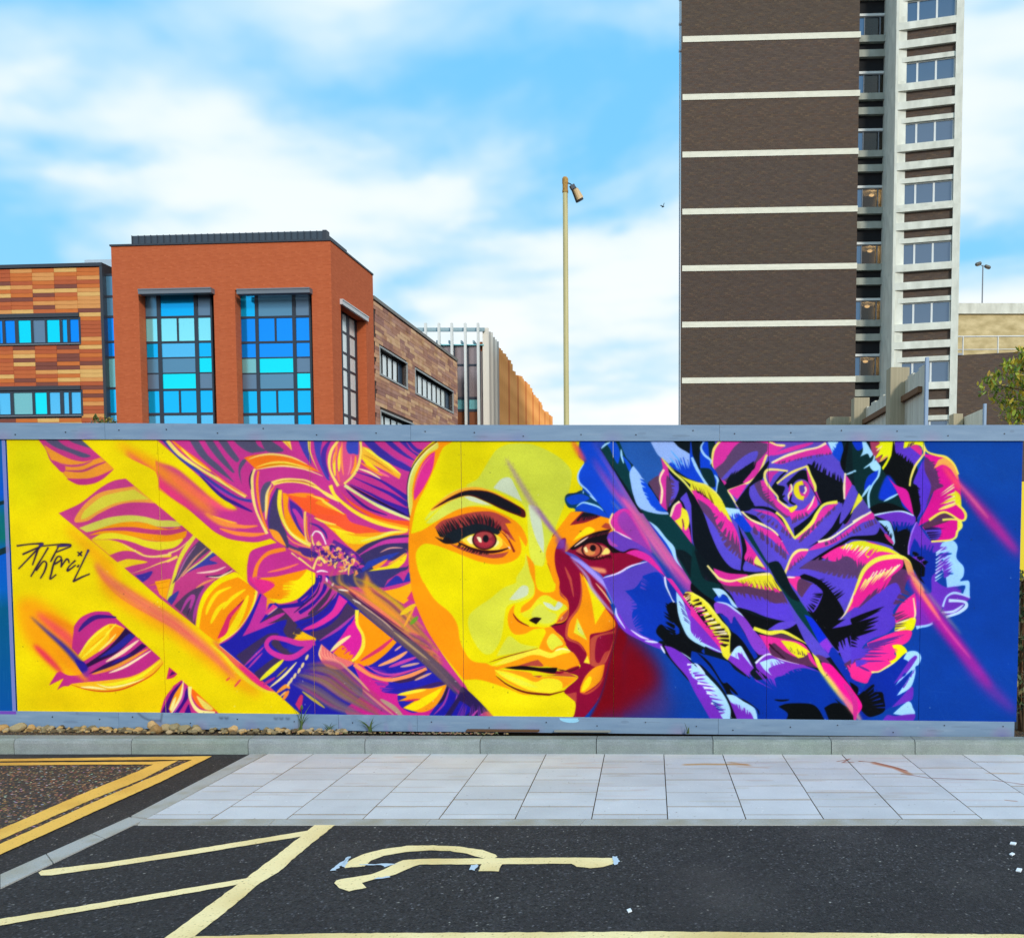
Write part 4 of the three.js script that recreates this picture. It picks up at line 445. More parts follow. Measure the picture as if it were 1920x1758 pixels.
  f('#06101a', 'K480,785! K650,560 K850,320 K780,520 K650,640 K640,700 K690,760 K650,860 K540,880!'); h('#06101a', 26, 'K640,640 K650,820', 'K700,700 K720,830', 6);
  f('#5a48c8', 'K640,610! K760,540 K830,640 K900,740 K1080,900 K1000,970 K850,832 K700,805 K635,700'); f('#5a3a68', 'K690,580! K780,540 K900,760 K1080,910 K1040,950 K880,820 K760,720'); f('#e030a0', 'K760,535! K820,550 K900,680 K940,750 K1110,880 K1060,930 K900,800 K800,690'); h('#5a3a68', 24, 'K720,620 K900,830', 'K800,600 K950,800', 9, 0.4); h('#5a48c8', 26, 'K650,700 K760,800', 'K720,640 K820,750', 6);
  f('#5a48c8', 'K830,440! K1060,435 K1280,385 K1350,600 K1400,800 K1250,900 K1100,860 K940,720 K860,600'); f('#06101a', 'K880,610! K980,480 K1060,430 K940,570 K1030,610 K1000,720 K1070,800 K960,750'); h('#06101a', 24, 'K900,640 K1000,740', 'K980,600 K1060,700', 6); f('#06101a', 'K1050,570! K1200,430 K1285,440 K1325,580 K1240,540 K1150,560 K1110,660'); f('#c830a0', 'K830,440! K960,430 K900,490 K860,560');
  sq = SQ.K; e('#6a50c8', 1215, 650, 110, 130); e('#d832a0', 1235, 640, 74, 100); e('#5a3cb0', 1228, 620, 34, 60); s('#f4e020', 66, 'K1235,560 K1170,585 K1162,660 K1195,720 K1245,735', 0); s('#fff0c0', 24, 'K1258,605 K1268,650 K1245,685', 0); s('#e030a0', 40, 'K1090,580 K1090,680 K1070,760'); s('#fff0b0', 24, 'K1100,575 K1108,640 K1070,700 K1090,775', 0); s('#06101a', 26, 'K1110,690 K1090,770 K1160,810');
  f('#f030a0', 'K1070,890! K1160,845 K1300,800 K1375,705 K1395,830 K1300,945 K1150,1060! K1100,960'); f('#5a48c8', 'K1090,990! K1180,960 K1300,910 K1395,830 K1380,910 K1145,1090!'); h('#5a3868', 20, 'K1110,1020 K1300,930', 'K1130,910 K1260,860', 8, 0.4); f('#5a48c8', 'K1100,870! K1250,850 K1360,690 K1330,640 K1250,790'); s('#fff0b8', 22, 'K1366,705 K1330,800 K1282,870'); f('#06101a', 'K1130,1070! K1300,945 K1430,800 K1400,900 K1330,1010 K1142,1160!');
  f('#060c16', 'K1285,360! K1330,345 K1500,440 K1695,555 K1695,785! K1650,790 K1480,795 K1440,815 K1385,640'); f('#5a48c8', 'K870,345! K1100,330 K1400,290 K1560,240 K1700,430! K1695,560 K1550,500 K1400,420 K1280,350 K1060,405 K850,405!'); h('#060c16', 24, 'K1330,380 K1680,580', 'K1360,300 K1680,470', 12, 0.4); f('#e030a0', 'K880,340! K1100,250 K1300,190 K1500,135! K1560,240 K1400,250 K1200,290 K1000,352'); h('#5a3868', 20, 'K960,350 K1540,250', 'K980,320 K1540,210', 14); f('#6048b8', 'K880,60! K1500,60 K1490,120 K1200,200 K900,292! K850,220'); s('#e030a0', 50, 'K880,255 K1100,190 K1350,120'); f('#e030a0', 'K850,60! K960,150 K1030,160 K900,240 K840,260'); s('#ffe8b0', 30, 'K880,342 K1050,262 K1250,202 K1400,170 K1495,122', 0); s('#ffe890', 26, 'K855,100 K930,140 K1035,150', 0);
  f('#d832a0', 'K1270,385! K1340,520 K1385,650 K1450,805! K1350,660 K1300,560'); s('#2a1040', 12, 'K1300,560 K1370,680 K1430,800'); s('#f8ec60', 34, 'K1280,378 K1330,500 K1372,600 K1375,660', 0); s('#ffe870', 28, 'K940,570 K1100,452 K1285,375', 0); s('#ffe880', 30, 'K1065,432 K920,415 K830,425 K808,500 K850,600 K945,712 K960,760 K1090,850 K1165,820', 0); f('#f0e030', 'K1070,840! K1165,815 K1160,850 K1100,895');
  f('#5a46c8', 'K640,860! K800,850 K930,885 K1010,965 K1140,1180! K1250,1095 K1400,895 K1480,805 K1650,775! K1660,900 K1560,1060 K1400,1210 K1300,1285 K1120,1305 K1085,1370 K950,1130 K800,1020'); f('#e832a0', 'K1155,1195! K1330,1030 K1420,895 K1500,820 K1640,788! K1500,910 K1400,1040 K1250,1180'); h('#5a3868', 26, 'K1180,1240 K1600,850', 'K1230,1130 K1600,800', 14, 0.4); f('#d832a0', 'K670,862! K850,880 K960,945 K1135,1185! K1050,1110 K930,962 K800,905'); h('#5a3868', 24, 'K720,920 K1090,1180', 'K800,870 K1090,1080', 10, 0.4); s('#06101a', 34, 'K640,842 K800,840 K950,912 K1090,1100'); s('#f4e850', 34, 'K930,890 K1010,960 K1080,1080 K1140,1180', 0); s('#f0e850', 42, 'K1135,1185 K1250,1090 K1340,1000 K1400,890 K1480,802 K1625,775', 0);
  f('#060c16', 'K1280,1290! K1420,1200 K1560,1060 K1670,880 K1700,960 K1640,1080 K1500,1190 K1390,1240');
  f('#a8d8ff', 'K1490,60! K1660,60! K1600,180 K1575,245!'); h('#0a44cc', 18, 'K1590,250 K1680,120', 'K1550,170 K1620,90', 5); f('#0a44cc', 'K1600,180 K1660,90 K1690,200 K1660,335! K1570,245'); f('#041c22', 'K1670,60! M60,60 M220,380 M200,600 M100,730 K1870,690 K1790,580 K1690,430 K1655,330 K1700,200'); s('#02080c', 60, 'K1740,110 K1690,320 K1700,430'); f('#a8d8ff', 'K1890,60! K1920,60 K1930,260 K1875,275! K1900,180'); s('#a8d8ff', 22, 'K1720,472 K1835,428');
  f('#060c16', 'K1690,560! K1790,570 K1860,690 K1800,900 K1690,1010'); f('#e030a0', 'K1720,475! K1785,570 K1785,650 K1705,780!'); f('#5a48c8', 'K1790,580! K1855,660 K1780,860 K1650,1020 K1690,800'); s('#ffe8c0', 28, 'K1712,455 K1700,600 K1702,745', 0); f('#f0e838', 'K1862,675! K1895,760 K1765,920!'); f('#b83080', 'K1890,740! M60,720 M150,800 K1700,1050! K1850,850'); f('#5a46a8', 'M30,760! M100,730 M180,850 M0,990 K1650,1110 K1760,980');
  f('#e030a0', 'K1290,1320! K1420,1222 K1600,1180 K1920,935 M0,1005 M205,885 M245,965! M100,1010 K1800,1090 K1600,1230 K1400,1300'); f('#5a48c8', 'K1190,1460! K1400,1320 K1600,1230 K1920,1045 M300,1000 M255,1145! M0,1165 K1700,1185 K1400,1380'); h('#5a3868', 22, 'K1500,1260 M260,1020', 'K1480,1210 M230,930', 16, 0.4); s('#fff0c0', 26, 'K1405,1222 K1550,1180 K1700,1080 K1920,930 M0,1000 M205,885', 0); f('#04080e', 'K1190,1520! K1400,1380 K1700,1205 M0,1160 M250,1140 M300,1060! M480,1290! M300,1225 M0,1195 K1700,1245 K1400,1445');
  f('#e030a0', 'K1030,1580! K1110,1410 K1190,1325 K1300,1315! K1250,1390 K1150,1460'); h('#5a3868', 18, 'K1080,1540 K1250,1400', 'K1090,1450 K1220,1350', 6); s('#ffe880', 34, 'K1025,1590 K1100,1400 K1180,1320 K1295,1310', 0);
  f('#f82a98', 'K1440,1395! K1650,1270 K1920,1215 M300,1255 M540,1365! M300,1500 M60,1680 L1840,0 K1700,1500'); f('#5a3a68', 'K1200,1520! K1350,1425 K1600,1440 K1720,1380 K1820,1440 M0,1520 M150,1560 L1850,20 L1700,120 K1500,1640'); h('#5a3a68', 44, 'K1350,1460 K1800,1560 M120,1600', 'K1420,1380 K1760,1340 M150,1440', 12, 0.4); f('#5a44d0', 'K1050,1575! K1250,1525 K1500,1580 K1700,1630 L1850,20 L1790,200 L1690,310! L1600,150 L1450,60 L1250,-20 K1150,1640'); h('#5a44d0', 30, 'K1300,1600 L1820,40', 'K1400,1500 K1850,1560', 10, 0.4); f('#ece820', 'K1650,1290! K1800,1218 K1920,1210 M200,1235 M400,1288 M545,1372! M300,1330 M170,1405! M100,1330 K1880,1330'); h('#f82a98', 24, 'K1680,1330 M250,1390', 'K1740,1240 M330,1290', 11, 0.4); h('#ffe8d0', 16, 'K1720,1240 M200,1280', 'K1650,1370 M40,1430', 7, 0.4);
  f('#04060c', 'L1290,385! L1450,200 L1380,80 L1200,0 K1250,1580! L1440,40 L1600,215 L1700,400 L1640,480 L1930,440 L1930,590 L1750,720 L1640,830 L1500,670'); h('#04060c', 20, 'L1350,60 L1600,260', 'L1500,0 L1740,160', 10, 0.3); h('#04060c', 26, 'L1480,180 L1350,360', 'L1330,120 L1270,300', 8, 0.3);
  f('#f83098', 'L1035,0! L1200,-10 L1190,60 L1230,130 L1165,155!'); f('#5a3458', 'L1190,20 L1300,50 L1360,100 L1250,230 L1170,152'); f('#5a40d0', 'L1215,240! L1330,80 L1400,100 L1460,185 L1340,400'); h('#04060c', 16, 'L1460,180 L1340,400', 'L1330,180 L1270,310', 9, 0.3); s('#ffe8d0', 20, 'K1040,1615 K1150,1620');
  // green stripe running down through it
  f('#033438', 'K500,870! K560,1090 K640,1110! K860,1480 L1060,60 L1250,330 L1505,680! L1420,745! L1200,460 L1000,150 K900,1590 K800,1440 K560,1080'); f('#04161c', 'K840,1460! K950,1440 K1030,1560 L1100,100 L1200,260 L1110,240 L1000,120 K900,1600'); f('#0a2cd4', 'L1250,420! L1350,470 L1505,680! L1420,745!'); f('#8a34d0', 'L1420,745! L1495,682! L1570,800 L1520,860'); f('#0a2ca8', 'L1470,790! L1520,860 L1575,790 L1700,950 L1910,1260! L1900,1410 L1750,1200');
  // right lower petals of the rose
  f('#5a3060', 'L1560,1000 L1480,900 L1380,880 L1500,1000'); f('#5a40cc', 'L1620,740! L1800,640 L1930,600 N100,600 N50,900 L1900,900 L1720,980'); h('#04060c', 34, 'L1600,700 L1930,560', 'L1660,850 L1930,800', 8, 0.4); f('#5a3060', 'L1700,980! L1850,880 L1930,850 N100,860 L1900,1000 L1800,1030'); f('#ff2a90', 'L1720,1000! L1860,940 L1930,910 N170,1050 N165,1185 N100,1190 L1900,1190 L1810,1140'); h('#5a3060', 26, 'L1700,980 L1900,900', 'L1760,1060 L1930,980', 6);
  f('#f0e030', 'L1870,-20! L1920,-20 L1840,200 L1730,400 L1650,480! L1720,380 L1800,200'); f('#ff3098', 'L1900,0! N40,60 N0,240 L1820,330 L1730,400! L1830,200'); f('#5a40d0', 'L1565,575! L1700,480 L1930,330 N40,300 N0,420 L1800,520'); s('#ffe8c0', 20, 'L1875,0 L1800,200 L1720,390 L1655,475');

  // ---- flower at the right edge
  f('#a83a60', 'M180,60! M300,110 M330,200 M290,340 M215,235'); f('#f0f010', 'M215,60! M440,60 M455,190 M410,300 M345,420! M320,405 M390,280 M300,330 M330,250 M250,290 M300,190 M250,170 M300,120'); s('#ffe0a0', 20, 'M260,210 M330,150'); s('#e89a60', 22, 'M300,330 M390,260');
  f('#04080c', 'M450,60! M480,220 M560,290 M690,360 M650,520 M640,600 M720,640 M745,780 M755,880 M705,965! M670,850 M620,680 M500,590 M380,470 M340,420 M420,300'); f('#5a34c0', 'M470,60! M640,60 M720,200 M760,270 M680,380 M560,285 M475,220'); h('#04080c', 30, 'M480,270 M690,420', 'M520,190 M700,330', 8, 0.4); f('#f0f018', 'M565,180! M600,60 M760,60 M800,200 M790,245! M760,160 M690,140 M650,155'); h('#5a3050', 16, 'M600,180 M680,130', 'M630,100 M700,100', 4); f('#d82a88', 'M640,165! M710,140 M770,190 M765,265! M700,215'); 
  f('#02282c', 'M60,60! M210,250 M310,380 M370,480 M560,780 M680,915! M520,885 M250,910 M180,842 M100,722 M20,600 M-20,60!'); f('#0a34c8', 'M-20,60 M120,60 M110,170 M40,200'); f('#0a34c8', 'M280,420! M160,500 M130,650 M250,560'); fb('#0a34c8', 8, 'M400,480 M330,570 M290,740 M420,740 M500,640'); f('#0a34c8', 'M520,680! M580,760 M665,905! M560,822'); f('#04080c', 'M190,840! M300,790 M450,800 M680,915! M520,885 M250,910'); f('#a8dcff', 'M90,60! M140,100 M225,245! M190,285 M160,240 M78,275! M110,200'); f('#a8dcff', 'M255,308! M312,380! M270,430 M220,425 M188,370'); s('#a8dcff', 24, 'M240,258 M220,330 M118,405'); s('#a8dcff', 26, 'M300,385 M282,490 M220,580 M172,700 M182,845', 0); s('#a8dcff', 30, 'M195,585 M98,725'); s('#a8dcff', 24, 'M343,770 M515,680'); s('#a8dcff', 22, 'M0,435 M35,430');
  f('#e0189a', 'M365,465! M470,580 M600,640 M645,750 M682,925! M560,792 M470,622'); f('#f0e838', 'M62,675! M105,740 M60,800 M-10,880!');
  f('#6c30c0', 'M230,925! M400,885 M560,882 M692,930 M705,985! M620,1070 M460,1010 M430,1000'); f('#04080e', 'M470,1080! M620,1040 M650,1250 M620,1380 M790,1400 M810,1600 N860,100 N740,20 M700,1560 M620,1430 M450,1300!'); f('#062a94', 'M430,990! M560,1000 M700,1010! M650,1200 M600,1080 M480,1110'); h('#04080e', 40, 'M470,1180 M640,1180', 'M480,1040 M640,1030', 6, 0.4); h('#6c30c0', 26, 'M430,990 M690,990', 'M460,1060 M640,1060', 8); f('#a8d8ff', 'M275,985! M400,990 M445,1080 M472,1225 M450,1265! M390,1090'); h('#04080e', 14, 'M350,1080 M430,1200', 'M380,1030 M450,1120', 5); s('#c8e0ff', 20, 'M238,922 M430,885 M560,882 M682,928', 0); s('#a878f0', 26, 'M718,1000 M660,1120 M632,1250 M625,1365', 0); s('#d03080', 40, 'M355,1130 M455,1245');
  f('#6c30c0', 'M720,995! M860,1200 M1000,1225 M950,1340 M1020,1500 N920,0 N1020,100 N1220,160 N1010,340 N890,505 N700,545 N690,230 N760,190 N880,150 M800,1500 M640,1360 M650,1180'); f('#0a2ca0', 'M690,1180! M760,1250 M900,1265 M960,1400 M930,1550 N880,0 N870,140 N760,0 M800,1600 M790,1400 M640,1370'); h('#6c30c0', 40, 'M740,1200 M960,1290', 'M760,1320 M900,1360', 6); h('#04080e', 36, 'M660,1340 M800,1480', 'M740,1340 M860,1440', 6);
  f('#a0d0ff', 'M1000,1230! M1110,1203 M1172,1270 M1162,1400 M1242,1500 M1242,1600 M1205,1660 N1302,40 N1312,150 N1312,222! N1240,190 N1255,90 N1060,135! N1050,50 M1050,1600 M1130,1575 M1000,1540 M1040,1460 M1000,1400 M1110,1350 M935,1345!'); h('#6c30c0', 28, 'M930,1300 M1000,1480 M1020,1620', 'M1060,1270 M1120,1400 M1130,1570', 11, 0.35); h('#c8e0ff', 16, 'M930,1340 M920,1660', 'M1050,1250 M1040,1580', 9, 0.4); h('#6c30c0', 28, 'N1030,120 N1060,180', 'N1250,80 N1260,130', 3, 0.2);
  f('#6c30b8', 'N1020,330! N1070,230 N1140,180 N1230,190 N1320,230 N1280,270 N1180,390 N1010,420'); s('#b8d8ff', 28, 'N1008,330 N1050,220 N1130,175 N1220,190 N1315,225', 0); s('#c8e0ff', 40, 'N1075,260 N1200,265 N1270,285 N1268,335 N1180,400 N1045,445', 0); s('#c8d8ff', 30, 'N990,392 N1130,382 N1245,305');
  s('#a0d0ff', 46, 'N712,565 N800,542 N895,512', 0); f('#7a28b0', 'N700,330! N890,300 N890,500 N705,545!');
  f('#e01090', 'M790,240! M900,258 M1030,288 M1130,365 M1182,500 M1212,720 M1212,840 M1255,900 M1255,965 M1200,975 M1020,895 M900,955 M735,1045! M760,960 M860,760 M900,600'); f('#5a34d0', 'M790,300! M815,450 M875,560 M865,700 M800,860 M715,970! M750,850 M720,600 M675,560 M740,400'); f('#04080c', 'M640,590! M720,640 M750,780 M755,880 M710,965! M690,860 M670,700'); h('#04080c', 24, 'M680,600 M720,900', 'M760,640 M770,850', 9, 0.4); f('#5a3060', 'M800,280 M870,330 M940,450 M960,560 M1010,600 M900,660 M820,810 M870,600 M800,430'); h('#5a3060', 24, 'M860,340 M950,620', 'M930,330 M1040,600', 8, 0.4);
  f('#f8a850', 'M950,310! M1040,285 M1130,365 M1175,480 M1170,530 M1090,410 M1000,362 M900,408!'); f('#f0e820', 'M1130,640! M1200,700 M1212,845 M1160,810 M1130,770 M960,805! M1120,720 M1040,700! M1140,660'); h('#f8e8a0', 18, 'M1130,560 M1150,800', 'M960,690 M970,850', 6, 0.3); s('#ffe868', 30, 'M955,862 M1155,800'); f('#5a3050', 'M860,975! M960,900 M1030,888 M1160,975! M1000,962 M770,1045'); s('#fbe850', 30, 'M1160,800 M1215,840 M1262,910 M1252,972 M1200,980 M1020,888 M850,978', 0); s('#ffe050', 28, 'M780,140 M830,220 M930,255 M1040,280 M1130,360 M1178,470', 0); s('#ffe870', 28, 'M780,145 M790,240 M700,370 M650,500 M635,600', 0);
  f('#e01090', 'M770,1055! M1000,970 M1185,988 M1190,1060 M1150,1150 M1080,1192 M880,1212! M850,1150'); f('#5a40c8', 'M800,1085! M960,1060 M990,1110 M950,1192 M870,1195'); h('#1a1040', 18, 'M790,1060 M870,1200', 'M1050,1050 M1030,1180', 6, 0.4); f('#5a3050', 'M770,1040! M1000,965 M1100,975 M820,1070'); f('#f0ec40', 'M1170,985! M1222,1010 M1212,1075 M1170,1115!'); s('#f8ec60', 28, 'M1000,975 M1120,968 M1200,990 M1216,1050 M1172,1100 M1150,1170 M1080,1202 M875,1218', 0);
  // lower right petals of the main rose
  f('#5838c8', 'N-20,380! N250,150 N500,30 N570,100 N510,280 N450,400 N530,450 N400,620 N200,700 N100,800 N-20,1000!'); f('#f02090', 'M50,1690! M130,1530 M260,1425 M420,1390 M540,1395 M560,1500 N430,0 N300,170 N200,180 N60,330 N-20,330!'); f('#5a3060', 'N200,180! N430,0 M560,1520 M640,1600 N600,60 N560,180 N480,60 N300,160 N60,350'); h('#f02090', 40, 'N60,200 N420,0', 'N20,330 N330,160', 7, 0.4); h('#ffe870', 20, 'M150,1640 M480,1500', 'N40,200 N330,60', 9, 0.5); h('#fff0c0', 14, 'M230,1560 M540,1470', 'N80,160 N400,0', 7, 0.4);
  s('#f4ec50', 56, 'N10,200 M60,1680 M130,1530 M260,1425 M420,1388 M540,1392 M630,1450 M675,1570', 1); f('#f0a060', 'M560,1400! M640,1450 M690,1590 M620,1590!'); a('#f06a70', 90, 'M660,1560 N700,60 N760,200', 0.9, 12);
  f('#ff2a90', 'N470,420! N540,300 N700,170! N700,440 N480,510!'); h('#5a3060', 22, 'N440,420 N520,520', 'N620,350 N680,440', 4); h('#5a3060', 30, 'N450,300 N560,120', 'N600,300 N700,200', 6, 0.4); f('#f8f008', 'N480,520! N690,450 N697,545 N650,605 N470,605!'); h('#5a3060', 18, 'N470,520 N480,600', 'N620,510 N600,580', 3); s('#ffe8c0', 18, 'N480,522 N640,470'); s('#ffe8c0', 18, 'N470,605 N600,560'); f('#ff2a90', 'N160,740! N480,612 N655,600 N640,700 N545,765 N200,812'); h('#5a2a90', 30, 'N170,760 N200,800', 'N620,630 N520,720', 3, 0.1);
  f('#ff2a90', 'N180,830! N450,780 N470,870 N500,890 N420,955 N60,965! N130,880'); h('#5a2a90', 26, 'N130,780 N60,980', 'N440,790 N420,970', 6, 0.25); f('#f8f008', 'N440,765! N540,760 N612,835 N560,935 N450,985 N405,950! N490,890'); h('#ff2a90', 16, 'N430,810 N440,930', 'N520,800 N500,900', 6); f('#ff2a90', 'N40,965! N420,955 N300,1055 N220,1085 N170,1188 N100,1190 N-20,1130 N-20,990'); s('#5a2a90', 24, 'N60,1000 N190,1060'); h('#5838c8', 34, 'N0,820 N40,1000', 'N240,800 N200,960', 7, 0.4); s('#ffe880', 30, 'N208,1070 N300,1068 N420,992 N560,922 N612,840', 0); s('#ffe8a0', 22, 'N680,230 N702,400 N688,475', 0);
  h('#04060c', 46, 'N-20,480 N-20,660', 'N380,300 N320,570', 6, 0.25); h('#04060c', 26, 'N-20,640 N-20,780', 'N80,690 N60,800', 4);
  f('#06289c', 'N170,1190! N220,1090 N300,1072 N460,975 N612,850 N650,1000 N560,1350 N350,1510 N100,1600 N100,1300'); f('#04060c', 'N-20,1200! N60,1330 N230,1210 N240,1290 N330,1300 N350,1370 N362,1500 N280,1560 N160,1570 N30,1400'); h('#06289c', 14, 'N240,1230 N370,1480', 'N120,1340 N200,1480', 6, 0.3);
  f('#a8d8ff', 'N570,920! N620,840 N720,836 N765,900 N740,985 N705,1010 N705,1090 N650,1245 N495,1340! N640,1125 N665,1050 N480,1225! N630,970'); f('#6c2cb8', 'N640,930! N700,882 N725,905 N600,1090 N460,1205!'); s('#0a289c', 26, 'N560,1120 N600,1080'); h('#6c2cb8', 14, 'N560,1260 N680,1080', 'N620,1180 N700,1020', 4); f('#6c2cb8', 'N435,1475! N540,1365 N670,1235 N675,1370 N600,1415'); f('#a8d8ff', 'N455,1545! N625,1405 N685,1490 N697,1548 N580,1565'); f('#6c2cb8', 'N335,1625! N390,1560 N480,1570 N697,1550 N685,1625!');
  f('#02060a', 'L955,1465! L1050,1430 L1300,1430 L1400,1480 L1480,1620! L1040,1620! L1060,1540'); f('#02060a', 'L1475,1480! L1600,1420 L1750,1480 L1820,1620! L1530,1620!'); s('#02060a', 22, 'L910,1385 L990,1395 L1080,1385'); f('#02060a', 'L1760,1180! L1860,1250 L1830,1340'); f('#02060a', 'L1870,1330! L1930,1290 N30,1480 L1900,1420');
  // sprayed pink rays
  f('#ff1498', 'L1440,960! L1570,1000 L1900,1430 N20,1600 L1840,1620 L1650,1330 L1480,1080'); a('#f8e060', 60, 'L1420,1020 L1560,1200 L1700,1390', 0.95, 12); a('#f09a90', 70, 'L1620,1280 L1760,1450 L1900,1640', 0.8, 14); s('#d82a90', 60, 'L1700,1200 L1820,1400 N20,1640', 1);
  a('#d8208c', 110, 'M1120,500 M1400,830 M1600,1050 M1850,1340', 0.95, 34, 1); a('#8a2a98', 150, 'M1240,600 M1500,920 M1800,1290 M1900,1420', 0.5, 50, 1); a('#f06a98', 36, 'M1140,520 M1350,760 M1520,960', 0.8, 12, 1); a('#ff4a60', 60, 'M1000,370 M1120,520 M1210,660', 0.9, 20);
  a('#b8189a', 150, 'N620,-40 N800,250 N1000,530 N1300,920 N1560,1240', 0.95, 34, 1); a('#8a289a', 130, 'N1200,800 N1450,1150 N1850,1540', 0.75, 46, 1); a('#ff7a6a', 50, 'N660,0 N780,190 N980,480', 1, 10, 1); a('#f05aa0', 30, 'N900,380 N1100,640 N1330,920', 0.7, 10, 1); a('#8a8a90', 34, 'N800,120 N950,320 N1220,640', 0.6, 12, 1); a('#ffb070', 40, 'M640,1580 N730,60 N800,160', 0.8, 8);

  // signature
  for (const t of ['A192,1266! A350,1245! A492,1237! A205,1525!', 'A255,1362! A470,1268! A700,1245! A800,1252 A795,1275! A632,1338!', 'A490,1240! A430,1310! A365,1482!', 'A550,1282! A450,1440! A342,1612!', 'A405,1545! A490,1440 A525,1462 A500,1550 A450,1632!', 'A665,1272! A570,1445!', 'A612,1472! A680,1430 A692,1392 A650,1388 A605,1470 A575,1580 A562,1638 A632,1585!', 'A700,1415! A688,1502! A750,1415 A775,1425 A778,1460!', 'A852,1428! A775,1500 A762,1545 A855,1478!', 'A892,1478! A870,1505!', 'A878,1332! A928,1378!', 'A880,1378! A930,1328!', 'A1005,1305! A908,1500! A822,1665! A920,1615! A1012,1578!']) { s('#2a1840', 21, t, 0); }
  s('#3a2a70', 30, 'A1002,1310 A950,1420', 2); s('#3a2a70', 30, 'A440,1275 A492,1238'); s('#3a2a70', 26, 'A640,1270 A800,1258');
  // brush grain and wear over the whole board
  for (let i = 0; i < 2600; i++) { g.globalAlpha = 0.008 + R() * 0.018; g.fillStyle = R() < 0.5 ? '#fff' : '#201008'; const x = R() * W, y = R() * H, l = 6 + R() * 50; g.save(); g.translate(x, y); g.rotate(-0.1 + R() * 1.4); g.fillRect(0, 0, l, 0.6 + R() * 1.6); g.restore(); }
  g.globalAlpha = 0.5; g.fillStyle = '#403830'; for (let k = 1; k < 7; k++) for (let j = 0; j < 5; j++) for (const d of [-5, 5]) { g.beginPath(); g.arc((k * 0.1486 + 0.0018) * W + d, (0.05 + 0.225 * j) * H, 0.9, 0, 7); g.fill(); }
  g.globalAlpha = 1;
  // soft edge of the spray can, then the mottle and dust of painted board
  const c2 = document.createElement('canvas'); c2.width = W; c2.height = H; const g2 = c2.getContext('2d'); g2.filter = 'blur(1.6px)'; g2.drawImage(cv, 0, 0); g.globalAlpha = 0.5; g.drawImage(c2, 0, 0); g.globalAlpha = 1;
  const im = g.getImageData(0, 0, W, H), d = im.data;
  const cw = W / 8 + 2, mott = Float32Array.from({ length: cw * (H / 8 + 2) | 0 }, (_, i) => fbm((i % cw) / 11, Math.floor(i / cw) / 9, 2.7, 4) * 0.13);
  for (let y = 0; y < H; y++) for (let x = 0; x < W; x++) { const gx = x / 8, gy = y / 8, ix = gx | 0, iy = gy | 0, fx = gx - ix, fy = gy - iy, q = iy * cw + ix, mo = mix(mix(mott[q], mott[q + 1], fx), mix(mott[q + cw], mott[q + cw + 1], fx), fy), o = (y * W + x) * 4, k = 1 + mo + (R() - 0.5) * 0.07, n = (R() - 0.5) * 7; for (let c = 0; c < 3; c++) d[o + c] = clamp(d[o + c] * k + n, 0, 255); }
  g.putImageData(im, 0, 0);
  for (let i = 0; i < 160; i++) { g.fillStyle = `rgba(${R() < 0.5 ? '255,250,235' : '40,34,34'},${0.1 + R() * 0.25})`; g.beginPath(); g.ellipse(R() * W, H * (1 - Math.pow(R(), 2) * 0.9), 0.7 + R() * 2, 0.6 + R() * 1.2, R() * 3, 0, 7); g.fill(); }
  return cv;
}

// ---------------------------------------------------------------- ground: road, old tarmac, paving, kerb
const flat = (pts, y = 0, rows) => {            // a sheet on the ground through picture points or [x, z] points, uv in metres
  const s = new THREE.Shape(pts.map((p) => p.isVector3 ? new THREE.Vector2(p.x, -p.z) : new THREE.Vector2(p[0], -p[1])));
  return metres(new THREE.ShapeGeometry(s).rotateX(-Math.PI / 2).translate(0, y, 0));
};
const P = (px, py) => onGround(px, py);
const asphaltTex = (() => {
  const r = rng(9), W = 2048, H = 1024;
  return canvasTex(W, H, (g) => {
    const im = g.createImageData(W, H), d = im.data;
    for (let y = 0; y < H; y++) for (let x = 0; x < W; x++) {
      const big = fbm(x / 260, y / 260, 0.3, 3) * 14, mid = fbm(x / 26, y / 26, 4.3, 2) * 10, grain = (r() - 0.5) * 30, o = (y * W + x) * 4, k = 39 + big + mid + grain;
      d[o] = k + 2; d[o + 1] = k + 1; d[o + 2] = k + 2; d[o + 3] = 255;
    }
    g.putImageData(im, 0, 0);
    for (let i = 0; i < 70000; i++) { const k = 60 + Math.pow(r(), 3) * 100; g.fillStyle = `rgba(${k},${k},${k + 6},${0.25 + r() * 0.45})`; g.beginPath(); g.ellipse(r() * W, r() * H, 0.8 + r() * 1.7, 0.7 + r() * 1.3, r() * 3, 0, 7); g.fill(); }
    for (let i = 0; i < 52000; i++) { g.fillStyle = `rgba(10,11,14,${0.3 + r() * 0.5})`; g.beginPath(); g.ellipse(r() * W, r() * H, 1 + r() * 2.2, 0.8 + r() * 1.6, r() * 3, 0, 7); g.fill(); }
    for (let i = 0; i < 1100; i++) { const k = 130 + r() * 90; g.fillStyle = `rgba(${k},${k - 4},${k - 14},.8)`; g.beginPath(); g.ellipse(r() * W, r() * H, 0.8 + r() * 1.8, 0.7 + r() * 1.2, r() * 3, 0, 7); g.fill(); }
    for (let i = 0; i < 60; i++) { const x = r() * W, y = r() * H; g.strokeStyle = `rgba(120,120,125,${0.05 + r() * 0.1})`; g.lineWidth = 1 + r() * 3; g.beginPath(); g.moveTo(x, y); g.quadraticCurveTo(x + 60 + r() * 60, y + (r() - 0.5) * 20, x + 100 + r() * 180, y + (r() - 0.5) * 40); g.stroke(); }
    for (let i = 0; i < 46; i++) { const x = r() * W, y = r() * H, q = 60 + r() * 190, gr = g.createRadialGradient(x, y, 0, x, y, q); gr.addColorStop(0, `rgba(${r() < 0.5 ? '16,15,16' : '104,96,92'},.22)`); gr.addColorStop(1, 'rgba(40,40,44,0)'); g.fillStyle = gr; g.fillRect(x - q, y - q, 2 * q, 2 * q); }
  });
})();
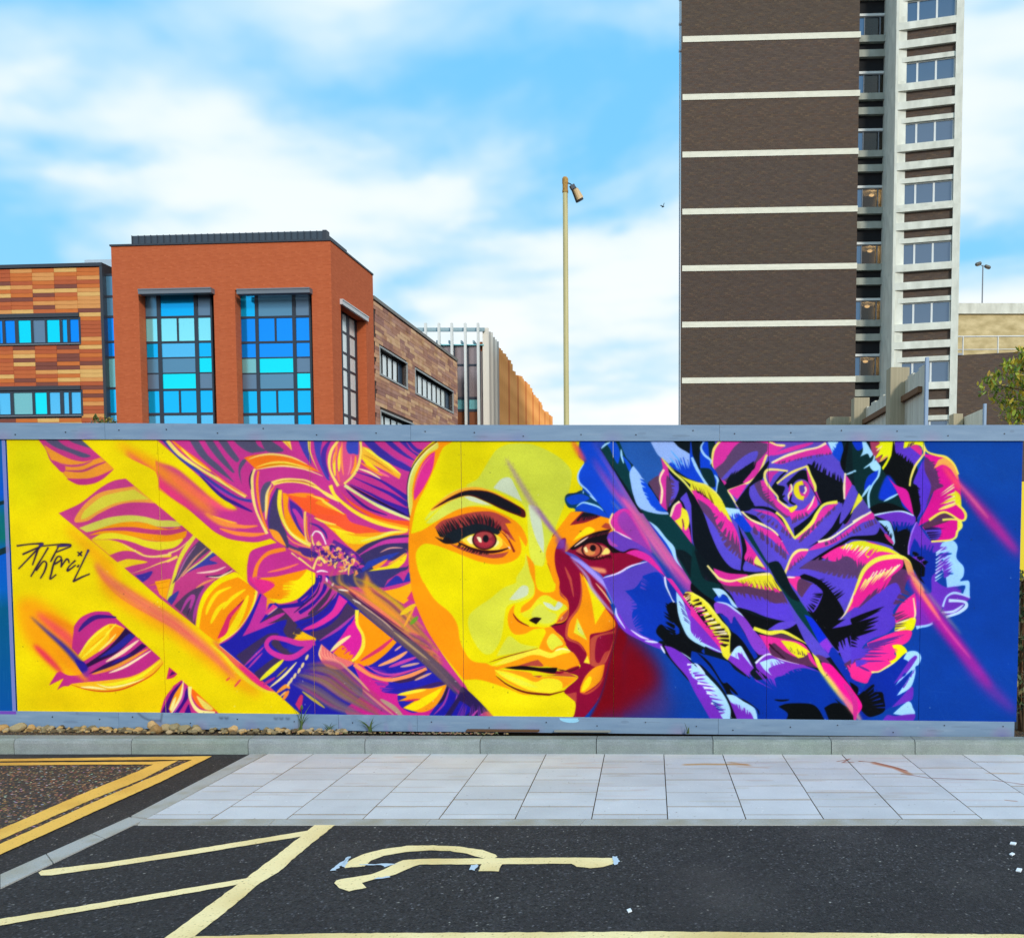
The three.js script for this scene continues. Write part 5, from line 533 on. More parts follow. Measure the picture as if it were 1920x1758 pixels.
const grainBump = pixelTex(512, 512, (() => { const r = rng(5); return () => { const k = r() * 255; return [k, k, k]; }; })(), false);
const M = {};
M.asphalt = mat(0xffffff, 1, { map: repeat(asphaltTex, 6.2, 3.1), bumpMap: repeat(grainBump, 1.6, 1.6), bumpScale: 0.004 });
M.tarmac = mat([66, 60, 56], 0.92, { map: repeat(asphaltTex, 5.3, 2.9), bumpMap: repeat(grainBump, 1.6, 1.6), bumpScale: 0.002 }); M.tarmac.color.setRGB(0.9, 0.8, 0.74);
M.chips = (() => {
  const r = rng(21), W = 1024, H = 1024;
  const t = canvasTex(W, H, (g) => { g.fillStyle = '#38302c'; g.fillRect(0, 0, W, H); for (let i = 0; i < 24000; i++) { const k = r(), c = k < 0.42 ? [34 + r() * 22, 28 + r() * 16, 26 + r() * 16] : k < 0.76 ? [90 + r() * 50, 62 + r() * 34, 42 + r() * 20] : k < 0.93 ? [150 + r() * 50, 112 + r() * 40, 74 + r() * 30] : [150 + r() * 60, 145 + r() * 60, 140 + r() * 60]; g.fillStyle = `rgb(${c.map(Math.round)})`; g.beginPath(); g.ellipse(r() * W, r() * H, 1.6 + r() * 3.4, 1.4 + r() * 2.4, r() * 3, 0, 7); g.fill(); } });
  return mat(0xffffff, 0.92, { map: repeat(t, 2.4, 2.4), bumpMap: repeat(grainBump, 3, 3), bumpScale: 0.006 });
})();
M.soil = mat([92, 78, 58], 1, { map: repeat(M.chips.map, 1.1, 1.1) }); M.soil.color.setRGB(0.8, 0.78, 0.6);
{
  const g = part('ground', metres(new THREE.PlaneGeometry(900, 900).rotateX(-Math.PI / 2).translate(0, -0.012, -200)), M.asphalt, null); g.userData = { label: 'wide dark tarmac ground reaching behind the painted hoarding', kind: 'structure', category: 'ground' };
  const a = P(250, 1547), road = part('road', flat([[a.x, a.z], [12, P(1920, 1549).z], [12, 8], [-14, 8], P(-700, 2005), P(0, 1667)]), M.asphalt, null);
  road.userData = { label: 'dark new asphalt of the parking bay in the foreground', kind: 'structure', category: 'road' };
  const old = part('old_road', flat([P(-900, 1413), P(470, 1413), P(240, 1535), P(0, 1642), P(-700, 1975), [-14, 2], [-14, -6]], -0.003), M.tarmac, null);
  old.userData = { label: 'brown worn tarmac of the side road at the left', kind: 'structure', category: 'road' };
  part('chipped_surface', flat([P(-900, 1436), P(286, 1434), P(333, 1427), P(357, 1426), P(0, 1583), P(-500, 1800)], 0.0015), M.chips, old);
}
// painted lines
const paintTex = canvasTex(1024, 1024, (g, W, H) => { const r = rng(31); g.fillStyle = '#fff'; g.fillRect(0, 0, W, H); for (let i = 0; i < 9000; i++) { const k = 190 + r() * 60; g.fillStyle = `rgba(${k},${k - 6},${k - 20},.35)`; g.fillRect(r() * W, r() * H, 1 + r() * 5, 1 + r() * 3); } for (let i = 0; i < 2600; i++) { g.fillStyle = `rgba(90,82,70,${0.12 + r() * 0.4})`; g.beginPath(); g.ellipse(r() * W, r() * H, 0.6 + r() * 2.2, 0.6 + r() * 1.6, 0, 0, 7); g.fill(); } for (let i = 0; i < 30; i++) { const x = r() * W, y = r() * H, q = 60 + r() * 120, gr = g.createRadialGradient(x, y, 0, x, y, q); gr.addColorStop(0, 'rgba(190,165,110,.25)'); gr.addColorStop(1, 'rgba(190,165,110,0)'); g.fillStyle = gr; g.fillRect(x - q, y - q, 2 * q, 2 * q); } });
M.cream = mat([255, 232, 172], 0.75, { map: repeat(paintTex, 2, 2), bumpMap: repeat(grainBump, 1.5, 1.5), bumpScale: 0.002 });
M.amber = mat([246, 192, 84], 0.75, { map: repeat(paintTex, 1.7, 1.7), bumpMap: repeat(grainBump, 1.5, 1.5), bumpScale: 0.002 });
M.chalk = mat([190, 208, 224], 0.9);
const T5 = (t) => t.trim().split(/\s+/).map((w) => { const [x, y] = w.split(',').map(Number); return P(x / 3, 1320 + y / 3); });
const T6 = (t) => t.trim().split(/\s+/).map((w) => { const [x, y] = w.split(',').map(Number); return P(600 + x / 2.8235, 1320 + y / 2.8235); });
const roughen = (pts, amp, len = 0.03, closed = true) => { const r = rng(pts.length * 31 + 7), out = []; for (let i = 0; i < pts.length; i++) { const a = pts[i], b = pts[(i + 1) % pts.length], n = Math.max(1, Math.round(a.distanceTo(b) / len)); for (let k = 0; k < n; k++) out.push(V(mix(a.x, b.x, k / n) + (r() - 0.5) * amp, 0, mix(a.z, b.z, k / n) + (r() - 0.5) * amp)); } return out; };
function marking(name, label, m, list, category = 'road marking', y = 0.004) {
  const o = thing(name, label, category); list.forEach((p, i) => part('painted_stripe', flat(roughen(p, 0.006), y + i * 0.0004), m, o)); return o;
}
marking('double_yellow_line', 'pair of amber kerbside lines bent to a point before the pale kerb channel', M.amber, [
  T5('-900,322 0,310 600,302 1192,294 900,440 600,575 0,848 -900,1270 -900,1205 0,788 600,520 880,400 1078,315 600,317 0,324 -900,336'),
  T5('-900,342 0,331 500,328 860,326 1002,319 800,425 500,545 0,766 -900,1170 -900,1080 0,706 500,490 700,410 862,341 500,342 0,347 -900,360')]);
marking('hatched_bay_edge', 'cream thick slanting line with two thin hatch bars left of the wheelchair sign', M.cream, [
  T5('1772,680 1884,681 1735,800 1640,880 1565,950 1460,1010 1322,1128 1090,1312 640,1660 480,1660 935,1312 1180,1130 1388,978 1560,850'),
  T5('212,952 232,938 640,888 1100,818 1745,712 1702,746 1100,845 640,916 285,967 228,966'),
  T5('-600,1320 0,1213 600,1116 1388,983 1330,1020 600,1146 0,1248 -600,1352')]);
marking('bay_front_line', 'long cream line along the bottom edge of the photo', M.cream, [[P(350, 1762), P(363, 1757), P(600, 1751), P(1240, 1747.5), P(1920, 1753), P(2500, 1757), P(2500, 1795), P(1240, 1788), P(300, 1797)]]);
{
  const w = marking('wheelchair_symbol', 'cream half finished wheelchair sign painted flat on the dark asphalt', M.cream, [
    T6('130,870 138,842 170,822 220,800 330,770 460,753 600,750 740,757 860,775 930,798 941,810 925,819 880,820 840,812 780,795 690,780 580,777 450,785 340,805 270,830 235,862'),
    T6('75,950 85,938 110,930 270,905 340,878 380,855 440,830 530,822 850,820 1290,815 1550,818 1562,832 1556,848 1500,865 1430,871 1360,863 1330,848 965,850 945,888 835,888 855,851 530,852 470,872 400,905 270,935 218,950 248,974 150,995 100,976')]);
  for (const t of ['58,885 150,812 168,812 80,887', '120,860 150,815 160,818 135,868', '210,852 330,850 420,849 380,857 345,866 320,857 215,857', '290,928 375,914 378,921 300,931', '1545,812 1575,808 1586,830 1580,852 1555,856 1548,838', '795,880 805,858 838,852 822,886', '672,978 830,963 822,974 680,984'].slice(0, 6)) part('paint_smear', flat(roughen(T6(t), 0.014, 0.02), 0.0062), M.chalk, w);
  w.children.forEach((c) => { if (c.name.startsWith('paint_smear')) c.userData.label = 'pale blue smear of wrong paint'; });
}
for (const [x, y, w, l] of [[1180, 1709, 7, 'white scrap of paper on the asphalt right of the wheelchair sign'], [1900, 1583, 9, 'upper white scrap of litter at the right edge of the asphalt'], [1898, 1603, 7, 'middle small white scrap of litter at the right edge of the asphalt'], [1911, 1633, 9, 'lower white scrap of litter at the right edge of the asphalt']]) {
  const p = P(x, y), k = w / 470, o = part('litter_scrap', new THREE.BoxGeometry(k * 1.5, 0.006, k * 1.2).rotateY(x), mat([235, 240, 245], 0.9), null, [p.x, 0.006, p.z], [0.12, 0, 0.2]); o.userData = { label: l, category: 'litter', group: 'scraps of litter on the asphalt' };
}
// paving: slabs in straight rows across, staggered from column to column
const TOPX = [498, 590, 699, 809, 916, 1025, 1134, 1244.5, 1354, 1465, 1576, 1688, 1800, 1912, 2024, 2136, 2248], BOTX = [250, 394, 536, 679, 822, 965, 1109, 1252, 1399, 1545, 1693, 1843, 1992, 2141, 2290, 2439, 2588];
const pavingTex = (() => {                    // 6.6 m x 2 m of slab surface with its stains, as they lie
  const W = 2048, H = 620, x0 = -3.2, z0 = -6.75, r = rng(55);
  const t = canvasTex(W, H, (g) => {
    const at = (px, py) => { const p = P(px, py); return [(p.x - x0) / 6.6 * W, (p.z - z0) / 2 * H]; };
    const im = g.createImageData(W, H), d = im.data;
    for (let y = 0; y < H; y++) for (let x = 0; x < W; x++) { const k = fbm(x / 90, y / 90, 1.1, 4) * 16 + (r() - 0.5) * 12, warm = clamp(1 - y / H * 1.5) * (0.5 + fbm(x / 130, y / 70, 7.7, 3)), o = (y * W + x) * 4; d[o] = 208 + k + warm * 10; d[o + 1] = 210 + k - warm * 3; d[o + 2] = 213 + k - warm * 16; d[o + 3] = 255; }
    g.putImageData(im, 0, 0);
    for (let i = 0; i < 900; i++) { g.fillStyle = r() < 0.6 ? `rgba(90,70,60,${r() * 0.5})` : 'rgba(255,255,255,.5)'; g.beginPath(); g.ellipse(r() * W, r() * H, 0.5 + r() * 2, 0.5 + r() * 1.4, r() * 3, 0, 7); g.fill(); }
    for (let i = 0; i < 240; i++) { const x = r() * W, y = Math.pow(r(), 1.6) * H * 0.8; g.fillStyle = `rgba(${150 + r() * 40},${105 + r() * 40},${80 + r() * 30},${0.05 + r() * 0.09})`; g.beginPath(); g.ellipse(x, y, 12 + r() * 50, 2 + r() * 6, 0, 0, 7); g.fill(); }
    const blot = (pts, col, w) => { g.strokeStyle = col; g.lineCap = 'round'; g.lineWidth = w; g.beginPath(); pts.forEach((p, i) => { const q = at(...p); i ? g.lineTo(...q) : g.moveTo(...q); }); g.stroke(); };
    g.filter = 'blur(3px)'; blot([[1285, 1434], [1320, 1433], [1400, 1434]], 'rgba(196,128,52,.75)', 11); blot([[1370, 1430], [1405, 1436]], 'rgba(190,120,60,.55)', 9); blot([[1385, 1438], [1440, 1440]], 'rgba(190,130,90,.4)', 8); blot([[1640, 1432], [1680, 1441], [1705, 1452]], 'rgba(178,100,60,.8)', 14); blot([[1850, 1450], [1910, 1451]], 'rgba(200,150,100,.6)', 6);
    g.filter = 'blur(1px)'; blot([[1612, 1428], [1640, 1430], [1670, 1437], [1700, 1446]], 'rgba(150,84,58,.9)', 6); blot([[1570, 1428], [1592, 1424], [1580, 1430], [1600, 1430]], 'rgba(150,80,60,.8)', 4); blot([[1690, 1452], [1712, 1454], [1740, 1459], [1800, 1461], [1860, 1463], [1925, 1472]], 'rgba(130,76,66,.85)', 3.4); blot([[1886, 1501], [1906, 1503]], 'rgba(160,100,70,.7)', 5);
    g.filter = 'none';
  });
  t.wrapS = t.wrapT = THREE.MirroredRepeatWrapping; t.repeat.set(1 / 6.6, -1 / 2); t.offset.set(-x0 / 6.6, 1 + z0 / 2); return t;
})();
M.slabs = [0, 1, 2, 3].map((i) => { const k = [1, 0.94, 0.98, 0.89][i] * 0.97; const m = mat(0xffffff, 0.85, { map: pavingTex }); m.color.setRGB(k * 0.985, k * 0.985, k * 0.99); return m; });
M.channel = mat([176, 176, 172], 0.9, { map: repeat(paintTex, 0.9, 0.9), bumpMap: repeat(grainBump, 1.2, 1.2), bumpScale: 0.003 });
{
  const pav = structure('pavement', 'light grey slab pavement between the kerb and the parking bay');
  const prism = (q, h = 0.06, y = 0.004) => { const s = new THREE.Shape(q.map((p) => new THREE.Vector2(p.x, -p.z))), g = new THREE.ExtrudeGeometry(s, { depth: h, bevelEnabled: false }); return metres(g.rotateX(-Math.PI / 2).translate(0, y - h, 0)); };
  part('mortar_bed', flat([P(480, 1413), [12, P(1920, 1416).z], [12, P(1920, 1548).z], P(250, 1547)], -0.009), mat([110, 88, 64], 1), pav);
  M.joint = mat([150, 134, 112], 1);
  const line = (i, y) => { const t0 = P(TOPX[i], 1412.5), b0 = P(BOTX[i], 1537), z = P(900, y).z, t = (z - t0.z) / (b0.z - t0.z); return mix(t0.x, b0.x, t); };
  const ODD = [1413.5, 1440.4, 1462.7, 1486.5, 1513, 1536.6], EVEN = [1413.5, 1429, 1451.3, 1474.4, 1500, 1528, 1536.6], gap = 0.0032;
  for (let c = 0; c < TOPX.length - 1; c++) {
    const rows = c % 2 ? ODD : EVEN;
    for (let k = 0; k < rows.length - 1; k++) {
      const y0 = rows[k], y1 = rows[k + 1], z0 = P(900, y0).z + gap * 1.5, z1 = P(900, y1).z - gap * 1.5, q = [V(line(c, y0) + gap, 0, z0), V(line(c + 1, y0) - gap, 0, z0), V(line(c + 1, y1) - gap, 0, z1), V(line(c, y1) + gap, 0, z1)];
      if (c === 0) { q[0].x = mix(P(502, 1414).x, P(272, 1537).x, (z0 - P(0, 1413).z) / (P(0, 1537).z - P(0, 1413).z)); q[3].x = mix(P(502, 1414).x, P(272, 1537).x, (z1 - P(0, 1413).z) / (P(0, 1537).z - P(0, 1413).z)); }
      if (z1 - z0 > 0.01) part('slab', prism(q, 0.05, 0.004 + (R() - 0.5) * 0.002), [M.slabs[Math.floor(R() * 4)], M.joint], pav);
    }
  }
  const strip = [258, 505, 798, 1088, 1382, 1677, 1975, 2270, 2560];
  for (let i = 0; i < strip.length - 1; i++) { const a = strip[i], b = strip[i + 1]; part('edging_stone', prism([P(a + 10, 1537.2), P(b + 9, 1537.2), P(b - 1, 1547.6), P(a, 1547.6)], 0.06, 0.005), M.channel, pav); }
  // pale channel running down to the left
  const up = [[470, 1414], [240, 1534], [0, 1641], [-240, 1750], [-500, 1868]], lo = [[499, 1414], [270, 1538], [0, 1666], [-240, 1782], [-500, 1908]];
  const pt = (L, t) => { const k = Math.min(L.length - 2, Math.floor(t * (L.length - 1))), f = t * (L.length - 1) - k, a = P(...L[k]), b = P(...L[k + 1]); return V(mix(a.x, b.x, f), 0, mix(a.z, b.z, f)); };
  const ch = structure('kerb_channel', 'pale grey flush kerb stones slanting from the pavement to the lower left corner');
  for (const [a, b] of [[0, 0.117], [0.117, 0.245], [0.248, 0.33], [0.331, 0.42], [0.421, 0.5], [0.501, 0.6], [0.601, 0.75], [0.751, 0.97]]) part('edging_stone', prism([pt(up, a + 0.001), pt(lo, a + 0.001), pt(lo, b), pt(up, b)], 0.06, 0.006), M.channel, ch);
}
// raised kerb
const kerbTex = pixelTex(512, 256, (() => { const r = rng(71); return (x, y) => { const k = fbm(x / 60, y / 60, 3, 4) * 26 + (r() - 0.5) * 30 + (r() < 0.05 ? 40 : 0), green = clamp(fbm(x / 120, y / 40, 9, 3) + 0.25); return [160 + k - green * 8, 167 + k - green * 2, 166 + k - green * 14]; }; })());
M.kerb = [[1, 1, 1.02], [0.92, 0.96, 0.9], [0.84, 0.87, 0.88], [0.98, 0.98, 0.92]].map((c) => { const m = mat(0xffffff, 0.92, { map: repeat(kerbTex, 1.1, 0.55), bumpMap: repeat(grainBump, 0.9, 0.9), bumpScale: 0.003 }); m.color.setRGB(c[0] * 0.74, c[1] * 0.75, c[2] * 0.77); return m; });
{
  const k = structure('kerb', 'raised grey concrete kerb stones below the painted hoarding');
  const cuts = [-640, -415, -195, 26, 246, 465, 684, 900, 1118, 1337, 1559, 1716, 1930, 2145, 2360];
  const prof = new THREE.Shape([[0, -0.05], [0, 0.082], [0.006, 0.102], [0.022, 0.115], [0.125, 0.119], [0.125, -0.05]].map((p) => new THREE.Vector2(p[0], p[1])));
  for (let i = 0; i < cuts.length - 1; i++) {
    const a = P(cuts[i], 1412.6 + cuts[i] / 1920 * 3.2), b = P(cuts[i + 1], 1412.6 + cuts[i + 1] / 1920 * 3.2), d = b.clone().sub(a), L = d.length() - 0.006;
    const g = metres(new THREE.ExtrudeGeometry(prof, { depth: L, bevelEnabled: false }).rotateY(Math.PI / 2).translate(0, 0, 0));
    const o = part('kerb_stone', g, M.kerb[[1, 0, 3, 0, 1, 0, 0, 2, 2, 1, 3, 3, 0, 1][i]], k, [a.x + 0.003, 0, a.z], [0, -Math.atan2(d.z, d.x), 0]);
  }
}

// ---------------------------------------------------------------- the hoarding with its painting
const HL = onZ(22, 1333, 7.05), HRt = onZ(1908, 1353, 6.8);
const HDIR = V(HRt.x - HL.x, 0, HRt.z - HL.z).normalize(), HN = V(-HDIR.z, 0, HDIR.x);
const hp = (px, py) => { const q = onPlane(px, py, HL, HN), d = q.clone().sub(HL); return [d.dot(HDIR), q.y]; };       // along the hoarding, height
const HTURN = -Math.atan2(HDIR.z, HDIR.x);
{
  const o = thing('painted_hoarding', 'long board hoarding painted with a yellow face, orange petals and a purple rose', 'hoarding', [HL.x, 0, HL.z], HTURN);
  const tex = (t) => { t.wrapS = t.wrapT = THREE.ClampToEdgeWrapping; t.anisotropy = 16; return t; };
  const art = tex(new THREE.CanvasTexture(paintMural(2048, 568))); art.colorSpace = THREE.SRGBColorSpace;
  M.art = new THREE.MeshPhysicalMaterial({ color: 0xffffff, roughness: 0.75, specularIntensity: 0.15, map: art, bumpMap: repeat(grainBump, 1, 1), bumpScale: 0.0004 }); M.art.color.setRGB(0.97, 0.97, 0.97);
  const slab4 = (x0, x1, b0, b1, t0, t1, z0, z1) => {      // a board with its own four corner heights
    const g = new THREE.BoxGeometry(1, 1, 1), p = g.attributes.position;
    for (let i = 0; i < p.count; i++) { const u = p.getX(i) + 0.5, v = p.getY(i) + 0.5; p.setXYZ(i, mix(x0, x1, u), mix(mix(b0, b1, u), mix(t0, t1, u), v), p.getZ(i) > 0 ? z1 : z0); }
    g.computeVertexNormals(); return g;
  };
  const TOP = (px) => hp(px, 822 + 4 * Math.min(1, Math.max(0, (px - 22) / 756)))[1], BOT = (px) => hp(px, 1333 + 20 * (px - 22) / 1886)[1], X = (px) => hp(px, 1090)[0];
  const cuts = [22, 303, 585, 867, 1150, 1439, 1727, 1912.5];
  for (let i = 0; i < 7; i++) {
    const a = cuts[i], b = cuts[i + 1], g = slab4(X(a) + 0.0016, X(b) - 0.0016, BOT(a), BOT(b), TOP(a), TOP(b), -0.018, 0);
    const uv = g.attributes.uv, u0 = (a - 22) / 1890.5, u1 = (b - 22) / 1890.5;
    for (let k = 0; k < uv.count; k++) uv.setXY(k, mix(u0, u1, uv.getX(k)), uv.getY(k));
    part('painted_panel', g, M.art, o);
  }
  // next painting at the left end
  const blue = tex(canvasTex(512, 512, (g) => {
    const r = rng(8); g.fillStyle = '#0560c0'; g.fillRect(0, 0, 512, 512);
    const gr = g.createLinearGradient(0, 0, 0, 512); gr.addColorStop(0, '#045a9a'); gr.addColorStop(0.2, '#0656c8'); gr.addColorStop(0.28, '#0a6a78'); gr.addColorStop(0.36, '#0a6f6a'); gr.addColorStop(0.42, '#0558c4'); gr.addColorStop(0.55, '#0560c0'); gr.addColorStop(0.62, '#035a86'); gr.addColorStop(1, '#0552a0'); g.fillStyle = gr; g.fillRect(0, 0, 512, 512);
    g.strokeStyle = '#123038'; g.lineWidth = 12; g.lineCap = 'round'; g.beginPath(); g.moveTo(0, 270); g.quadraticCurveTo(300, 250, 505, 206); g.stroke(); g.lineWidth = 7; g.beginPath(); g.moveTo(0, 170); g.quadraticCurveTo(300, 150, 500, 118); g.stroke();
    g.fillStyle = 'rgba(150,140,200,.8)'; g.fillRect(500, 0, 12, 512);
    for (let i = 0; i < 500; i++) { g.fillStyle = `rgba(255,255,255,${r() * 0.05})`; g.fillRect(r() * 512, r() * 512, 2, 10 + r() * 30); }
  }));
  const bm = new THREE.MeshPhysicalMaterial({ map: blue, roughness: 0.75, specularIntensity: 0.15 }); bm.color.setRGB(0.97, 0.97, 0.97);
  { const p = part('painted_panel', slab4(X(-268), X(19.5), BOT(-268), BOT(20), TOP(22), TOP(22), -0.018, 0), bm, o); p.userData.label = 'blue and teal panel of the neighbouring painting'; }
  { const p = part('painted_panel', slab4(X(-560), X(-271), BOT(-268), BOT(-268), TOP(22), TOP(22), -0.018, 0), bm, o); p.userData.label = 'blue and teal panel of the neighbouring painting'; }
  // rails: grey blue boards, screwed on
  const railTex = (seed, marks) => canvasTex(1024, 64, (g) => {
    const r = rng(seed); const im = g.createImageData(1024, 64), d = im.data;
    for (let y = 0; y < 64; y++) for (let x = 0; x < 1024; x++) { const k = fbm(x / 140, y / 24, seed, 4) * 18 + (r() - 0.5) * 6, q = (y * 1024 + x) * 4; d[q] = 128 + k * 1.1; d[q + 1] = 155 + k; d[q + 2] = 184 + k * 0.8; d[q + 3] = 255; }
    g.putImageData(im, 0, 0);
    for (let i = 0; i < 26; i++) { g.fillStyle = `rgba(${r() < 0.5 ? '60,66,80' : '190,200,215'},${r() * 0.16})`; g.beginPath(); g.ellipse(r() * 1024, r() * 64, 4 + r() * 40, 1 + r() * 5, 0, 0, 7); g.fill(); }
    for (let i = 0; i < 4; i++) { const x = r() * 1024, gr = g.createRadialGradient(x, 60, 0, x, 60, 46); gr.addColorStop(0, `rgba(${r() < 0.6 ? '200,120,170' : '110,90,180'},.22)`); gr.addColorStop(1, 'rgba(200,120,170,0)'); g.fillStyle = gr; g.fillRect(x - 50, 10, 100, 54); }
    marks && marks(g, r);
  });
  const rail = (a, b, y0, y1, seed, low, marks) => {
    const g = slab4(X(a) + 0.0012, X(b) - 0.0012, hp(a, y0(a))[1], hp(b, y0(b))[1], hp(a, y1(a))[1], hp(b, y1(b))[1], -0.02, low ? 0.012 : 0.016), m = mat(0xffffff, 0.6, { map: tex(railTex(seed, marks)) });
    m.color.setRGB(0.85, 0.85, 0.85);
    const p = part('rail', g, m, o), sc = [], L = X(b) - X(a), r = rng(seed + 3);
    for (let x = 0.12; x < L - 0.05; x += 0.38 + r() * 0.12) { const u = x / L, yb = mix(hp(a, y0(a))[1], hp(b, y0(b))[1], u), yt = mix(hp(a, y1(a))[1], hp(b, y1(b))[1], u); sc.push(new THREE.CylinderGeometry(0.0055, 0.0055, 0.004, 8).rotateX(Math.PI / 2).translate(X(a) + x, mix(yb, yt, 0.25 + r() * 0.5), low ? 0.0135 : 0.0175)); }
    const s = part('screw_head', merge(sc), M.screw, p); s.userData.kind = 'stuff'; return p;
  };
  M.screw = mat([52, 56, 66], 0.5, { metalness: 0.4 });
  const t0 = (px) => 823 + 4 * Math.min(1, Math.max(0, (px - 22) / 756)) - 0.2, t1 = (px) => 791.5 + 5.5 * Math.min(1, Math.max(0, (px + 100) / 900));
  const b1 = (px) => 1332.6 + 20 * (px - 22) / 1886, b0 = (px) => 1363 + 18.5 * (px - 22) / 1886;
  [-560, -362, 208, 775, 1348, 1918].forEach((a, i, A) => i < 5 && rail(a, A[i + 1], t0, t1, 11 + i, false, i === 0 || i === 1 ? (g) => { if (i === 0) { g.fillStyle = 'rgba(120,60,190,.9)'; g.fillRect(800, 50, 205, 14); } } : null));
  [-560, -330, 215, 630, 779, 1348, 1908].forEach((a, i, A) => i < 6 && rail(a, A[i + 1], b0, b1, 31 + i, true, (g, r) => {
    if (i === 1) { g.fillStyle = 'rgba(120,60,190,.9)'; g.fillRect(0, 0, 664, 12); }
    if (i === 2) { g.strokeStyle = 'rgba(40,50,66,.55)'; g.lineWidth = 6; g.filter = 'blur(3px)'; g.beginPath(); g.moveTo(90, 0); g.quadraticCurveTo(130, 40, 200, 30); g.moveTo(205, 0); g.lineTo(196, 40); g.stroke(); for (const x of [480, 505, 735, 760, 790]) { g.beginPath(); g.arc(x, 12, 8, 0.2, 3); g.stroke(); } g.filter = 'none'; }
    if (i === 4) { g.fillStyle = 'rgba(160,225,255,.9)'; g.beginPath(); g.ellipse(520, 8, 34, 14, 0.1, 0, 3.2); g.fill(); g.fillRect(488, 4, 62, 6); }
  }));
  part('batten', slab4(X(-560), X(1900), 0.02, 0.02, 0.27, 0.24, -0.16, -0.11), mat([60, 46, 34], 0.9), o);
  part('post', merge([-500, 22, 303, 585, 867, 1150, 1439, 1727, 1895].map((px) => span(X(px) - 0.05, X(px) + 0.05, 0.27, 2.35, -0.12, -0.02))), mat([150, 120, 84], 0.9), o).userData.kind = 'stuff';
}
const onH = (px, py, out) => { const [x, y] = hp(px, py); return V(HL.x + HDIR.x * x + HN.x * out, y, HL.z + HDIR.z * x + HN.z * out); };
// soil strip between kerb and hoarding
{
  const pts = []; for (let i = 0; i <= 30; i++) { const px = -640 + i * 98; pts.push([P(px, 1412.6 + px / 1920 * 3.2), onH(px, 1363, -0.5)]); }
  const g = new THREE.PlaneGeometry(1, 1, 30, 3), p = g.attributes.position;
  for (let j = 0; j <= 3; j++) for (let i = 0; i <= 30; i++) { const [a, b] = pts[i], t = [0.0, 0.3, 0.6, 1][j]; p.setXYZ(j * 31 + i, mix(a.x, b.x, t), (j === 0 ? 0.1 : mix(0.102, 0.035, step(6, 15, i))) + fbm(i * 0.9, j * 2.1, 3) * 0.012, mix(a.z - 0.12, b.z, t)); }
  for (let k = 0; k < g.index.count; k += 3) { const a = g.index.getX(k); g.index.setX(k, g.index.getX(k + 1)); g.index.setX(k + 1, a); } g.computeVertexNormals();
  const o = part('soil', metres(g), M.soil, null); o.userData = { label: 'stony earth strip between the kerb and the hoarding', kind: 'structure', category: 'soil' };
}
// stones lying along the foot of the hoarding
const stoneGeo = (seed, rough = 0.3) => { let g = new THREE.IcosahedronGeometry(1, 2); const p = g.attributes.position, r = rng(seed), cuts = Array.from({ length: 9 }, () => [V(r() - 0.5, r() - 0.5, r() - 0.5).normalize(), 0.62 + r() * 0.25]); for (let i = 0; i < p.count; i++) { const v = V().fromBufferAttribute(p, i); for (const [n, d] of cuts) { const q = v.dot(n); if (q > d) v.addScaledVector(n, d - q); } v.multiplyScalar(1 + fbm(v.x * 1.7 + seed, v.y * 1.7, v.z * 1.7, 3) * rough); p.setXYZ(i, v.x, v.y, v.z); } return metres(toCreasedNormals(g, 0.5)); };
const stoneTex = pixelTex(256, 256, (() => { const r = rng(3); return (x, y) => { const k = fbm(x / 30, y / 30, 2, 4) * 60 + (r() - 0.5) * 26; return [222 + k * 0.6, 214 + k * 0.6, 200 + k * 0.6]; }; })());
M.stone = [[206, 172, 118], [186, 172, 138], [160, 152, 124], [216, 186, 140], [176, 146, 100]].map((c) => mat(c, 0.95, { map: repeat(stoneTex, 2, 2) }));
